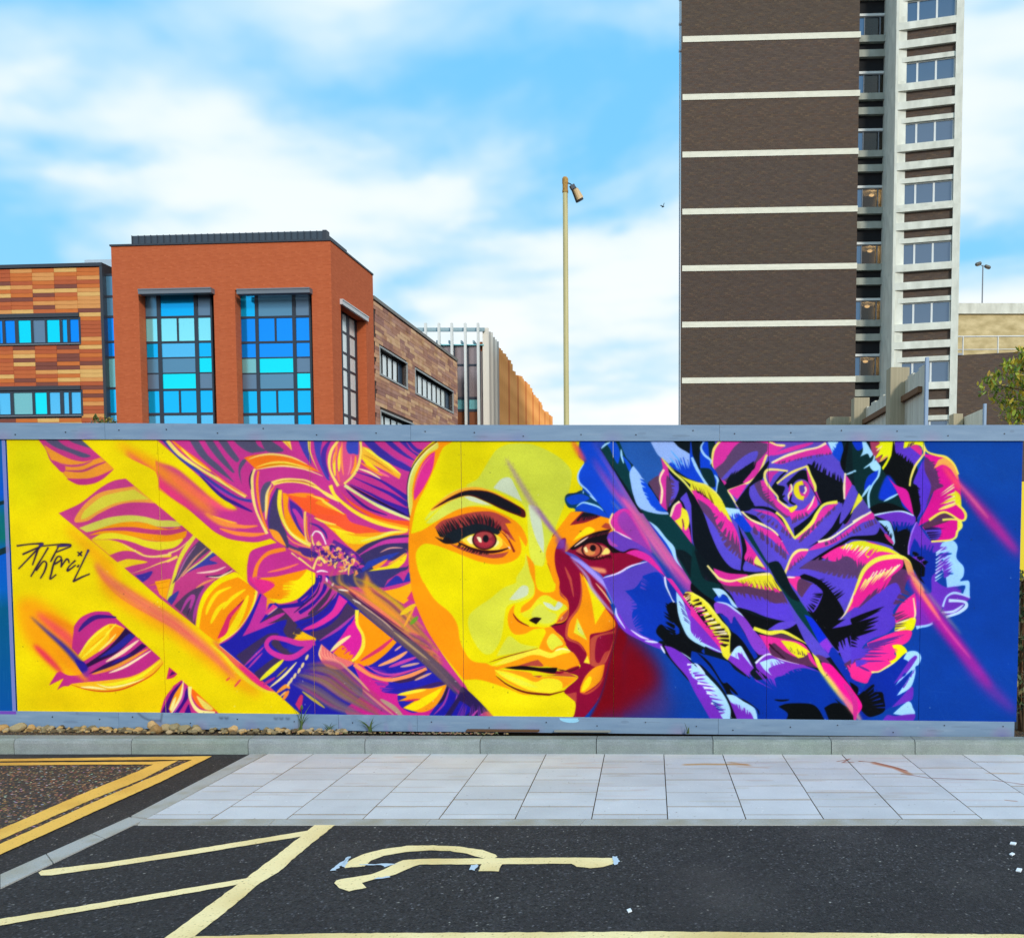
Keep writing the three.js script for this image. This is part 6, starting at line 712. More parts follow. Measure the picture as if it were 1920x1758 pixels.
{
  const S5 = [[12, 152, 46, 44, 0, 'tan stone at the very left edge of the photo'], [80, 150, 62, 44, 0, 'second large tan stone from the left edge'], [172, 152, 88, 50, 1, 'broad pale flattish stone third from the left edge'], [250, 156, 54, 40, 0, 'rounded ochre stone fourth from the left edge'], [490, 152, 50, 34, 2, 'small grey green stone alone between the two stone clusters'], [893, 132, 56, 62, 3, 'tall pale stone standing at the left end of the central stone cluster'], [936, 158, 74, 44, 4, 'tan stone lying in front of the central stone cluster'], [968, 136, 60, 44, 1, 'grey buff stone at the back of the central stone cluster'], [1026, 140, 62, 50, 2, 'grey stone in the middle of the central stone cluster'], [1082, 146, 74, 46, 2, 'flat olive grey stone right of the cluster middle'], [1124, 124, 44, 34, 2, 'small dark stone at the back right of the cluster'], [1152, 152, 58, 34, 1, 'low buff stone at the right end of the central stone cluster'], [1350, 148, 58, 40, 3, 'solitary tan stone well right of the stone cluster'], [1566, 160, 40, 22, 1, 'little flat stone lying left of the tall weed']];
  S5.forEach(([x, y, w, h, m, label], i) => {
    const px = x / 3, py = 1320 + y / 3, back = onH(px, 1370, 0.06 + 0.09 * ((y - 124) / 36)), k = 6.9 / FOCAL / 3;
    const o = part('stone', stoneGeo(100 + i), M.stone[m], null, [back.x, 0.1 + h * k * 0.38, back.z], [0.2 * Math.sin(i * 3), i * 1.3, 0.3 * Math.sin(i * 5)]);
    o.scale.set(w * k * 0.56, h * k * 0.58, w * k * 0.45); o.userData = { label, category: 'stone', group: 'stones along the foot of the hoarding' };
  });
  const r = rng(66), geos = [stoneGeo(201), stoneGeo(202), stoneGeo(203)], list = [];
  for (let i = 0; i < 520; i++) { const px = Math.pow(r(), 1.25) * 720 - 60, b = onH(px, 1370, 0.02 + r() * 0.17), s = 0.006 + Math.pow(r(), 2) * 0.022, g = geos[i % 3].clone(); g.scale(s * (0.8 + r() * 0.8), s * 0.75, s).rotateY(r() * 6).translate(b.x, 0.1 + s * 0.35, b.z); const c = lin(...[[206, 176, 124], [150, 140, 112], [110, 98, 76], [196, 180, 150]][Math.floor(r() * 4)]); list.push(tint(g, [c.r, c.g, c.b])); }
  for (let i = 0; i < 260; i++) { const px = 560 + r() * 400, b = onH(px, 1370, 0.1 + r() * 0.06), s = 0.003 + Math.pow(r(), 2) * 0.009, g = geos[i % 3].clone(); g.scale(s * 1.3, s * 0.7, s).rotateY(r() * 6).translate(b.x, 0.1 + s * 0.3, b.z); tint(g, [0.2 + r() * 0.2, 0.17 + r() * 0.14, 0.12 + r() * 0.08]); list.push(g); }
  const o = part('gravel', merge(list), mat(0xffffff, 0.95, { vertexColors: true, map: repeat(stoneTex, 1, 1) }), null); o.userData = { label: 'small gravel scattered along the earth strip under the hoarding', kind: 'stuff', category: 'gravel' };
}
// weeds
function blade(h, w, lean, turn, seed) { const g = new THREE.PlaneGeometry(1, 1, 1, 6), p = g.attributes.position; for (let i = 0; i < p.count; i++) { const t = p.getY(i) + 0.5, s = p.getX(i); p.setXYZ(i, s * w * (1 - t * t) + lean * t * t * h, h * t * (1 - 0.25 * Math.abs(lean) * t), Math.sin(seed + t * 2) * 0.01 * t - Math.abs(s) * w * 0.3); } g.computeVertexNormals(); return g.rotateY(turn); }
M.weed = mat([74, 94, 44], 0.8, { side: THREE.DoubleSide }); M.weedDark = mat([52, 74, 34], 0.8, { side: THREE.DoubleSide });
function weed(px, py, h, n, spread, label, seed, m = M.weed) {
  const b = onH(px, py, 0.07), o = thing('weed', label, 'weed', [b.x, 0.1, b.z], 0, 'weeds at the foot of the hoarding'), r = rng(seed);
  for (let i = 0; i < n; i++) part('leaf', blade(h * (0.5 + r() * 0.6), 0.006 + r() * 0.006, (r() - 0.5) * 2 * spread, r() * 0.9 - 0.45, r() * 6), i % 3 ? m : M.weedDark, o, [(r() - 0.5) * 0.03, 0, (r() - 0.5) * 0.03]);
  return o;
}
{ const o = weed(571, 1372, 0.24, 7, 0.9, 'tall leafy weed with a budding stem against the bottom rail', 4), st = part('stem', rod(V(0, 0, 0), V(0.012, 0.2, 0.004), 0.004, 0.0025, 6), M.weedDark, o), bud = part('bud', stoneGeo(9).scale(0.014, 0.02, 0.014).translate(0.012, 0.2, 0.004), M.weed, o); }
weed(622, 1374, 0.1, 9, 1.1, 'low thin grass tuft just right of the tall weed', 5); weed(700, 1374, 0.13, 14, 1.6, 'wide sprawling grass tuft right of the first rail joint', 6); weed(1288, 1377, 0.1, 5, 0.4, 'sparse upright sprig near the middle of the right hand half', 7); weed(160, 1370, 0.05, 6, 1, 'tiny green sprout among the left hand stones', 8);
{ const p = onH(945, 1377, 0.05), o = part('timber_offcut', metres(box(0.6, 0.012, 0.05)), mat([96, 66, 40], 0.9), null, [p.x, 0.112, p.z], [0, HTURN, 0]); o.userData = { label: 'brown timber offcut lying under the middle of the hoarding', category: 'timber' }; }
{ const p = onH(1075, 1379, 0.05), o = part('timber_offcut', metres(box(0.46, 0.008, 0.05)), mat([150, 148, 138], 0.9), null, [p.x + 0.08, 0.111, p.z], [0, HTURN + 0.01, 0]); o.userData = { label: 'pale flat offcut lying right of the brown timber offcut', category: 'timber' }; }

// ---------------------------------------------------------------- materials of the buildings
const brickTex = (cols, mortar, seed) => {       // 1.8 m x 1.2 m of stretcher courses
  const r = rng(seed), W = 1024, H = 704;
  return canvasTex(W, H, (g) => {
    g.fillStyle = `rgb(${mortar})`; g.fillRect(0, 0, W, H); const bw = W / 8, bh = H / 16;
    for (let j = 0; j < 16; j++) for (let i = -1; i < 9; i++) { const c = cols[Math.floor(Math.pow(r(), 1.3) * cols.length)], k = (r() - 0.5) * 10; if (i === 8 || i === -1) { } g.fillStyle = `rgb(${c.map((x) => Math.max(0, Math.round(x + k)))})`; g.fillRect((i + (j % 2) / 2) * bw + 4, j * bh + 4, bw - 8, bh - 8); }
    for (let i = 0; i < 9000; i++) { g.fillStyle = `rgba(${r() < 0.5 ? '255,240,220' : '0,0,0'},${r() * 0.07})`; g.fillRect(r() * W, r() * H, 2 + r() * 8, 2 + r() * 4); }
  });
};
const brickBump = canvasTex(512, 352, (g, W, H) => { g.fillStyle = '#000'; g.fillRect(0, 0, W, H); g.fillStyle = '#fff'; const bw = W / 8, bh = H / 16; for (let j = 0; j < 16; j++) for (let i = -1; i < 9; i++) g.fillRect((i + (j % 2) / 2) * bw + 2, j * bh + 2, bw - 4, bh - 4); }, false);
const cloudTex = (seed, base, amp, streak = 1) => pixelTex(512, 512, (() => { const r = rng(seed); return (x, y) => { const k = fbm(x / 70, y / (70 * streak), seed, 5) * amp + (r() - 0.5) * 12; return base.map((c) => clamp(c + k, 0, 255)); }; })());
M.darkBrick = mat(0xffffff, 0.9, { map: repeat(brickTex([[86, 71, 60], [83, 68, 58], [89, 73, 61], [82, 68, 60], [96, 77, 60], [91, 71, 58]], '76,64,56', 1), 1.8, 1.2), bumpMap: repeat(brickBump, 1.8, 1.2), bumpScale: 0.002 });
M.redBrick = mat(0xffffff, 0.95, { map: repeat(brickTex([[190, 93, 51], [188, 91, 50], [192, 95, 53], [186, 90, 50], [194, 98, 56]], '188,95,55', 2), 1.8, 1.2), bumpMap: repeat(brickBump, 1.8, 1.2), bumpScale: 0.0006 });
M.concrete = mat(0xffffff, 0.9, { map: repeat(cloudTex(4, [222, 222, 208], 40, 2.4), 3, 3), bumpMap: repeat(grainBump, 3, 3), bumpScale: 0.004 });
M.band = mat(0xffffff, 0.85, { map: repeat(cloudTex(6, [232, 228, 208], 20, 0.4), 3, 3) });
M.darkGrey = mat([62, 66, 74], 0.5, { metalness: 0.3 }); M.frame = mat([58, 66, 78], 0.45, { metalness: 0.4 }); M.canopy = mat([120, 126, 134], 0.5, { metalness: 0.3 }); M.black = mat([24, 24, 27], 0.9); M.white = mat([224, 226, 222], 0.5);
const tintGlass = (r, g, b, rough = 0.06) => mat([r, g, b], rough + 0.06, { metalness: 0.6 });
const G = { whiteish: mat([222, 234, 236], 0.16, { metalness: 0.15 }), amber: tintGlass(150, 90, 60, 0.3), plum: tintGlass(150, 136, 138, 0.2), blue: tintGlass(0, 150, 255), azure: tintGlass(0, 190, 255), cyan: tintGlass(0, 235, 255), pale: tintGlass(150, 245, 255), sky: tintGlass(90, 195, 245), grey: tintGlass(100, 150, 180, 0.25), slate: tintGlass(112, 140, 165, 0.3), mint: tintGlass(130, 200, 205, 0.2), dusk: tintGlass(84, 112, 140, 0.1) };
// a glazed frame in the plane z = 0: columns and rows of panes with a colour for each; k(i, j) -> [material, splits]
function glazing(parent, cols, rows, k, fr = M.frame, bar = 0.09, deep = 0.1) {
  const w = sub('window', parent), x0 = cols[0][0] - bar, x1 = cols[cols.length - 1][1] + bar, y0 = Math.min(...rows.map((r) => r[0])) - bar, y1 = Math.max(...rows.map((r) => r[1])) + bar, bars = [];
  const xs = [x0, ...cols.flat(), x1], ys = [y1, ...rows.flatMap((r) => [r[1], r[0]]), y0];
  for (let i = 0; i < xs.length; i += 2) bars.push(span(xs[i], xs[i + 1], y0, y1, -deep / 2, deep / 2));
  for (let j = 0; j < ys.length; j += 2) for (const c of cols) bars.push(span(c[0], c[1], ys[j + 1], ys[j], -deep / 2 + 0.002, deep / 2 - 0.004));
  cols.forEach((c, i) => rows.forEach((r, j) => {
    const [m, n = 1] = k(i, j), s = (c[1] - c[0]) / n;
    for (let q = 0; q < n; q++) { if (q) bars.push(span(c[0] + q * s - 0.05, c[0] + q * s + 0.05, r[0], r[1], -deep / 2 + 0.004, deep / 2 - 0.008)); { const a = c[0] + q * s + (q ? 0.05 : 0), b = c[0] + (q + 1) * s - (q < n - 1 ? 0.05 : 0); part('pane', box(b - a, r[1] - r[0], 0.03), m, w, [(a + b) / 2, (r[0] + r[1]) / 2, -0.005], [0.006 * Math.sin(i * 7 + j * 3), 0.004 * Math.sin(i * 3 + j * 5), 0]); } }
  }));
  part('frame', merge(bars), fr, w); return w;
}
const holed = (outline, holes, depth) => { const s = new THREE.Shape(outline.map((p) => new THREE.Vector2(...p))); for (const [x0, x1, y0, y1] of holes) s.holes.push(new THREE.Path([[x0, y0], [x0, y1], [x1, y1], [x1, y0]].map((p) => new THREE.Vector2(...p)))); return new THREE.ExtrudeGeometry(s, { depth, bevelEnabled: false }).translate(0, 0, -depth); };

// ---------------------------------------------------------------- red brick corner building and its wings (one building front each)
const PHI = -4 * Math.PI / 180, C0 = onZ(622, 600, 45);
const toL = (v) => V(v.x - C0.x, v.y, v.z - C0.z).applyAxisAngle(V(0, 1, 0), -PHI);
const nF = V(0, 0, 1).applyAxisAngle(V(0, 1, 0), PHI), nS = V(1, 0, 0).applyAxisAngle(V(0, 1, 0), PHI);
const fr = (px, py, z = 0) => toL(onPlane(px, py, V(C0.x + nF.x * z, 0, C0.z + nF.z * z), nF));      // point on the front, z metres before the corner
const sd = (px, py, x = 0) => toL(onPlane(px, py, V(C0.x + nS.x * x, 0, C0.z + nS.z * x), nS));      // point on the side wall
{
  const o = thing('brick_building', 'terracotta red brick corner building with tall blue gridded windows and dark roof box', 'building', [C0.x, 0, C0.z], PHI);
  const xL = fr(212, 600).x, top = fr(420, 456.5).y, far = -sd(700, 600).z, head = fr(330, 546).y;
  const w1 = [fr(260.5, 600).x, fr(401, 600).x], w2 = [fr(441, 600).x, fr(585, 600).x];
  part('wall', metres(holed([[xL, 0], [0, 0], [0, top], [xL, top]], [[w1[0], w1[1], 0.8, head], [w2[0], w2[1], 0.8, head]], 0.75)), M.redBrick, o);
  const s0 = -sd(639, 600).z, s1 = -sd(686, 600).z, sTop = sd(655, 580).y;
  part('wall', metres(holed([[0.75, 0], [far, 0], [far, top], [0.75, top]], [[s0, s1, 0.8, sTop]], 0.75).rotateY(Math.PI / 2)), M.redBrick, o);
  part('wall', metres(merge([span(xL, xL + 0.5, 0, top, -far, -0.75), span(xL + 0.5, -0.75, 0, top, -far, -far + 0.4)])), M.redBrick, o);
  part('roof', span(xL + 0.5, -0.75, top - 0.5, top - 0.2, -far + 0.4, -0.75), M.darkGrey, o);
  part('coping', merge([span(xL - 0.05, 0.05, top, top + 0.09, -0.8, 0.06), span(-0.8, 0.05, top, top + 0.09, -far, -0.8), span(xL - 0.05, xL + 0.55, top, top + 0.09, -far, -0.8)]), M.darkGrey, o);
  const rp = [fr(247, 440, -1.6), fr(606, 440, -1.6)], rt = fr(420, 437.5, -1.6).y;
  const plant = part('roof_box', merge([span(rp[0].x, rp[1].x, top - 0.2, rt, -4.6, -1.6)]), mat([66, 78, 90], 0.6, { metalness: 0.2 }), o);
  part('corner_post', span(rp[1].x - 0.02, rp[1].x + 0.2, top, rt + 0.02, -1.9, -1.52), M.darkGrey, plant);
  part('louvre', merge(Array.from({ length: 30 }, (_, i) => span(mix(rp[0].x, rp[1].x, i / 30), mix(rp[0].x, rp[1].x, i / 30) + 0.04, top, rt, -1.56, -1.53))), M.frame, plant).userData.kind = 'stuff';
  for (const [a, b] of [[258, 395], [443, 580]]) part('canopy', merge([span(fr(a, 546, 0.35).x, fr(b, 546, 0.35).x, fr(a, 551, 0.35).y, fr(a, 543.5, 0.35).y, 0.002, 0.35), span(fr(a, 546, 0.35).x, fr(b, 546, 0.35).x, fr(a, 544, 0.35).y, fr(a, 541.5, 0.35).y, 0.002, 0.38)]), M.canopy, o);
  part('canopy', merge([span(0.002, 0.14, sTop - 0.06, sTop + 0.16, -s1 - 0.05, -s0 + 0.1), span(0.002, 0.17, sTop + 0.16, sTop + 0.22, -s1 - 0.05, -s0 + 0.1)]), mat([196, 200, 204], 0.5), o);
  // tall bay windows
  const rowsPx = [[545, 593], [597, 640], [644, 670], [672, 699], [701, 729], [733, 774], [779, 812], [820, 850], [856, 900], [908, 950], [956, 990]], Z = -0.56;
  const rows = (x, lim = 1.0) => rowsPx.map(([a, b]) => [fr(x, b, Z).y, fr(x, a, Z).y]).filter((r) => r[0] > lim);
  const bay = (pc, map, wx) => { const w = glazing(o, pc.map(([a, b]) => [fr(a, 660, Z).x, fr(b, 660, Z).x]), rows(pc[1][0]), (i, j) => { const c = map[j] ? map[j][i] : 'grey'; return [G[c], i === 1 && (j === 1 || j === 5 || j === 8) ? 2 : 1]; }); w.position.z = Z; part('side_frame', span(wx[0], fr(pc[0][0], 660, Z).x - 0.09, 0.8, head, -0.05, 0.03), M.frame, w); return w; };
  bay([[274, 296.5], [303.5, 366], [373, 396.5]], [['grey', 'azure', 'slate'], ['pale', 'pale', 'pale'], ['azure', 'sky', 'azure'], ['grey', 'grey', 'cyan'], ['slate', 'cyan', 'slate'], ['azure', 'azure', 'azure'], ['sky', 'sky', 'sky']], w1);
  bay([[453, 480], [486, 549.5], [556, 581]], [['azure', 'grey', 'slate'], ['blue', 'blue', 'blue'], ['blue', 'blue', 'blue'], ['mint', 'cyan', 'slate'], ['slate', 'grey', 'cyan'], ['azure', 'azure', 'azure'], ['sky', 'sky', 'azure']], w2);
  { const q = (px) => -sd(px, 650, -0.6).z, cs = [[q(641), q(649.5)], [q(654), q(664.5)], [q(668), q(680)]].map(([a, b]) => [a, b]), ry = [[553, 585], [589, 622], [626, 660], [664, 690], [694, 724], [728, 775], [780, 830]].map(([a, b]) => [sd(645, b, -0.6).y, sd(645, a, -0.6).y]).filter((r) => r[0] > 1);
    ry[0][1] = Math.min(ry[0][1], sTop - 0.1);
    const w = glazing(o, cs.map(([a, b]) => [a, b]), ry, (i, j) => [[G.pale, G.pale, G.dusk][i] === G.dusk || (j === 0) ? (i === 2 ? G.dusk : G.grey) : G.whiteish], M.frame, 0.1); w.rotation.y = Math.PI / 2; w.position.x = -0.6; }
}
// wing at the left with terracotta tiles, one by one
const tileTones = [[222, 152, 84], [228, 178, 104], [208, 112, 46], [184, 88, 46], [128, 68, 54], [196, 100, 50]];
M.tiles = tileTones.map((c) => mat(c, 0.75, { map: repeat(paintTex, 3, 3) }));
{
  const zA = -0.25, o = thing('tiled_building', 'building wing clad in striped tan, orange and brown tiles with two blue window bands', 'building', [C0.x, 0, C0.z], PHI);
  const f = (px, py) => fr(px, py, zA), xr = f(192, 600).x, xl = f(-110, 600).x, top = f(180, 495).y, r = rng(14);
  const bands = [[595, 644, 148, [[-60, -8], [-4, 2.5], [7.5, 26], [32.5, 56], [60, 82.5], [86, 110], [115, 124], [129.5, 146]], ['sky', 'blue', 'blue', 'cyan', 'slate', 'cyan', 'azure', 'blue']], [731, 778, 151, [[-60, -8], [-4, 17.5], [23.5, 59], [63.5, 86], [91, 111], [117.5, 127.5], [132, 150]], ['sky', 'sky', 'mint', 'cyan', 'sky', 'sky', 'sky']], [868, 914, 152, [[-60, -8], [-4, 17.5], [23.5, 59], [63.5, 86], [91, 111], [132, 150]], ['sky', 'sky', 'mint', 'cyan', 'sky', 'sky']]];
  part('wall', span(xl, xr, 0, top, zA - 6, zA - 0.36), M.darkGrey, o);
  const cx = [-110, -60, -19, 22, 63, 104, 146.5, 190].map((p) => f(p, 620).x), th = 0.2165, rowsN = Math.floor((top - 0.15 - 3.5) / th), geo = {};
  for (let c = 1; c < cx.length - 1; c++) {
    const w = cx[c + 1] - cx[c] - 0.014, g = metres(toCreasedNormals(new THREE.BoxGeometry(w, th - 0.012, 0.05), 0.4));
    for (let j = 0; j < rowsN; j++) {
      const y = top - 0.16 - (j + 0.5) * th, hit = bands.some(([a, b, e]) => cx[c + 1] < f(e + 4, a).x + 0.02 && y < f(60, a).y + 0.22 && y > f(60, b).y - 0.22);
      if (hit || (c < 2 && j > 26)) { r(); continue; }
      const q = r(), k = c === 6 ? [0, 3, 4, 1, 2, 3][Math.floor(q * 6)] : Math.floor(Math.pow(q, 0.9) * 6);
      part('tile', g, M.tiles[Math.min(5, k)], o, [(cx[c] + cx[c + 1]) / 2, y, zA - 0.03 + 0.003 * Math.sin(j * 5 + c)]);
    }
  }
  part('backing', metres(span(xl, xr - 0.1, 0, top - 0.06, zA - 0.3599, zA - 0.06)), M.darkGrey, o);
  for (const [a, b, e, panes, cols] of bands) {
    const w = glazing(o, panes.map(([p, q]) => [f(p, a).x, f(q, a).x]), [[f(60, b - 2).y, f(60, a + 5).y]], (i) => [G[cols[i]]], M.frame, 0.12); w.position.z = zA - 0.05;
    part('hood', span(f(-62, a).x, f(e, a).x, f(60, a + 4).y + 0.1, f(60, a).y + 0.2, -0.04, 0.12), M.darkGrey, w); part('sill', span(f(-62, a).x, f(e + 1, a).x, f(60, b + 1).y - 0.06, f(60, b - 2).y - 0.09, -0.04, 0.12), M.canopy, w);
  }
  part('coping', span(xl, xr + 0.1, top - 0.12, top + 0.06, zA - 6, zA + 0.08), M.darkGrey, o); part('corner_trim', span(xr - 0.06, xr + 0.1, 0, top - 0.12, zA - 1.2, zA + 0.06), M.darkGrey, o);
  const gz = -0.5, gx = [fr(195.5, 600, gz).x, fr(216, 600, gz).x], ys = [515, 556, 594, 641, 670, 728, 776, 830, 880].map((y) => fr(205, y, gz).y), w = glazing(o, [[gx[0] - 0.25, gx[1] + 0.05]], ys.slice(0, -1).map((y, i) => [ys[i + 1] + 0.06, y - 0.06]), (i, j) => [[G.grey, G.grey, G.blue, G.blue, G.mint, G.azure, G.sky, G.grey][j]], M.frame, 0.1); w.position.z = gz;
  part('roof_box', span(fr(158, 495, -3).x, fr(219, 495, -3).x, top - 0.3, fr(200, 486, -3).y, -6, -3), mat([176, 194, 208], 0.6), o);
}
// wing at the right of the brick corner, tiled and seen along
{
  const o = thing('muted_tile_building', 'long receding wing of muted brown and tan tiles with black framed window strips', 'building', [C0.x, 0, C0.z], PHI);
  const X = -0.1, q = (px, py = 640) => -sd(px, py, X).z, a = q(701), b = q(856.5), top = sd(704, 563.5, X).y, r = rng(15), tones = [[196, 146, 116], [180, 130, 108], [212, 166, 130], [164, 118, 106], [188, 142, 124], [222, 180, 140]];
  const wins = [[q(711), q(761.5), sd(711, 699, X).y, sd(711, 651, X).y], [q(777), q(847.5), sd(777, 741, X).y, sd(777, 694, X).y]]; wins.push([q(711), q(772), sd(711, 818, X).y, sd(711, 770, X).y], [q(788), q(850), sd(777, 850, X).y, sd(777, 802, X).y]);
  const y2 = [sd(711, 699, X).y, sd(711, 651, X).y]; wins[1][2] = y2[0]; wins[1][3] = y2[1]; wins[3][2] = wins[2][2]; wins[3][3] = wins[2][3];
  part('wall', metres(holed([[a, 0], [b, 0], [b, top], [a, top]], wins.map((w) => [w[0], w[1], w[2], w[3]]), 0.5).rotateY(Math.PI / 2).translate(X - 0.04, 0, 0)), mat([70, 56, 52], 0.9), o);
  part('wall', span(-9, X - 0.56, 0, top - 0.1, -b, -b + 0.4), mat([104, 84, 74], 0.9), o);
  const list = []; const th = 0.235;
  for (let j = 0; j * th < top - 4; j++) { let s = a + r() * 0.4; while (s < b - 0.05) { const L = Math.min(0.9 + Math.floor(r() * 3) * 0.45, b - s), y0 = top - 0.08 - (j + 1) * th; let s0 = s, s1 = s + L - 0.02; const hit = wins.find((w) => y0 + th > w[2] - 0.1 && y0 < w[3] + 0.1 && s1 > w[0] - 0.06 && s0 < w[1] + 0.06); if (hit) { if (s0 < hit[0] - 0.1) s1 = hit[0] - 0.06; else if (s1 > hit[1] + 0.1) s0 = hit[1] + 0.06; else { s += L; continue; } } const c = lin(...tones[Math.floor(r() * 6)]), g = metres(span(X - 0.038, X + 0.012 * r(), y0, y0 + th - 0.015, -s1, -s0)); list.push(tint(g, [c.r, c.g, c.b])); s += L; } }
  const cl = part('cladding_tile', merge(list), mat(0xffffff, 0.8, { vertexColors: true, map: repeat(paintTex, 3, 3) }), o); cl.userData.kind = 'stuff';
  
  wins.forEach((w, i) => { const n = i % 2 ? 8 : 5, cs = Array.from({ length: n }, (_, k) => [mix(w[0] + 0.15, w[1] - 0.1, k / n) + 0.08, mix(w[0] + 0.15, w[1] - 0.1, (k + 1) / n) - 0.06]), gl = glazing(o, cs, [[w[2] + 0.12, w[3] - 0.12]], (k) => [k === n - 1 ? G.dusk : G.whiteish], M.black, 0.1); gl.rotation.y = Math.PI / 2; gl.position.x = X - 0.3; part('surround', merge([span(w[0] - 0.06, w[1] + 0.06, w[3], w[3] + 0.1, -0.1, 0.36), span(w[0] - 0.06, w[1] + 0.06, w[2] - 0.12, w[2], -0.1, 0.36), span(w[0] - 0.06, w[0], w[2], w[3], 0.1, 0.35), span(w[1], w[1] + 0.06, w[2], w[3], 0.1, 0.35)]), mat([156, 160, 160], 0.5), gl); });
  part('coping', merge([span(X - 0.6, X + 0.06, top, top + 0.2, -b - 0.05, -a + 0.02)]), mat([120, 118, 112], 0.6), o);
  part('roof', span(-9, X - 0.6, top - 0.4, top - 0.1, -b + 0.4, -a + 0.0), M.darkGrey, o);
}
// far building behind: glass corner, pale posts and rows of orange fins
{
  const D = 70, A = onZ(903, 640, D), top = onZ(880, 613.5, D).y, o = thing('finned_building', 'far glass building with white upright posts and a long row of orange vertical fins', 'building', [A.x, 0, -D]);
  const x = (px) => onZ(px, 640, D).x - A.x, y = (py) => onZ(870, py, D).y, xl = x(770);
  part('wall', merge([span(xl, -0.05, 0, y(655), -14, -0.6), span(-6, -0.3, 0, y(650), -60, -14)]), mat([150, 136, 134], 0.5), o);
  const gl = glazing(o, [[x(800), x(821)], [x(826), x(846)], [x(850), x(871)], [x(876), x(895)]], [[y(680), y(646)], [y(742), y(684)], [y(765), y(747)], [y(815), y(770)]], (i, j) => [j === 2 ? G.mint : j === 3 ? G.amber : G.plum], M.frame, 0.14); gl.position.z = -0.5;
  const roof = part('glass_roof', span(xl, 0.1, y(646), y(644), -5, -0.2), G.mint, o); part('roof_edge', merge([span(xl, 0.2, y(620), y(613.5), -0.3, -0.1), ...[0, 1, 2, 3, 4, 5].map((i) => span(xl + i * 1.0, xl + i * 1.0 + 0.12, y(641), y(636), -5, -0.3))]), mat([150, 176, 184], 0.5), roof);
  part('canopy_glass', span(xl, 0, y(641), y(620), -5, -4.9), G.sky, o);
  for (const px of [799, 824, 848, 873, 897]) part('post', metres(span(x(px) - 0.09, x(px) + 0.09, 0, top + 0.28, 0, 0.3)), M.white, o);
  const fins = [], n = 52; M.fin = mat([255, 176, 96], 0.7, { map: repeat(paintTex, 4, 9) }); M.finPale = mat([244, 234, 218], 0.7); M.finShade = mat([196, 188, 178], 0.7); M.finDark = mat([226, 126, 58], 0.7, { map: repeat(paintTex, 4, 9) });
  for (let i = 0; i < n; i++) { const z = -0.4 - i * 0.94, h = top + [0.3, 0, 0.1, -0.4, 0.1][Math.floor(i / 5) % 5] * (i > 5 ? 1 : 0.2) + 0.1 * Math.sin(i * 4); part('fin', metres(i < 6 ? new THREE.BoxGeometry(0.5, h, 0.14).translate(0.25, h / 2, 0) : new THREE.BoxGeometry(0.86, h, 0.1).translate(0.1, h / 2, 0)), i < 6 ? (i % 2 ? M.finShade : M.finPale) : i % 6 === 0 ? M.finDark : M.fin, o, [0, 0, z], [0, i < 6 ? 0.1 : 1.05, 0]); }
  part('wall', span(-0.3, -0.1, 0, top - 1, -49.5, -0.7), mat([180, 96, 48], 0.8), o);
}

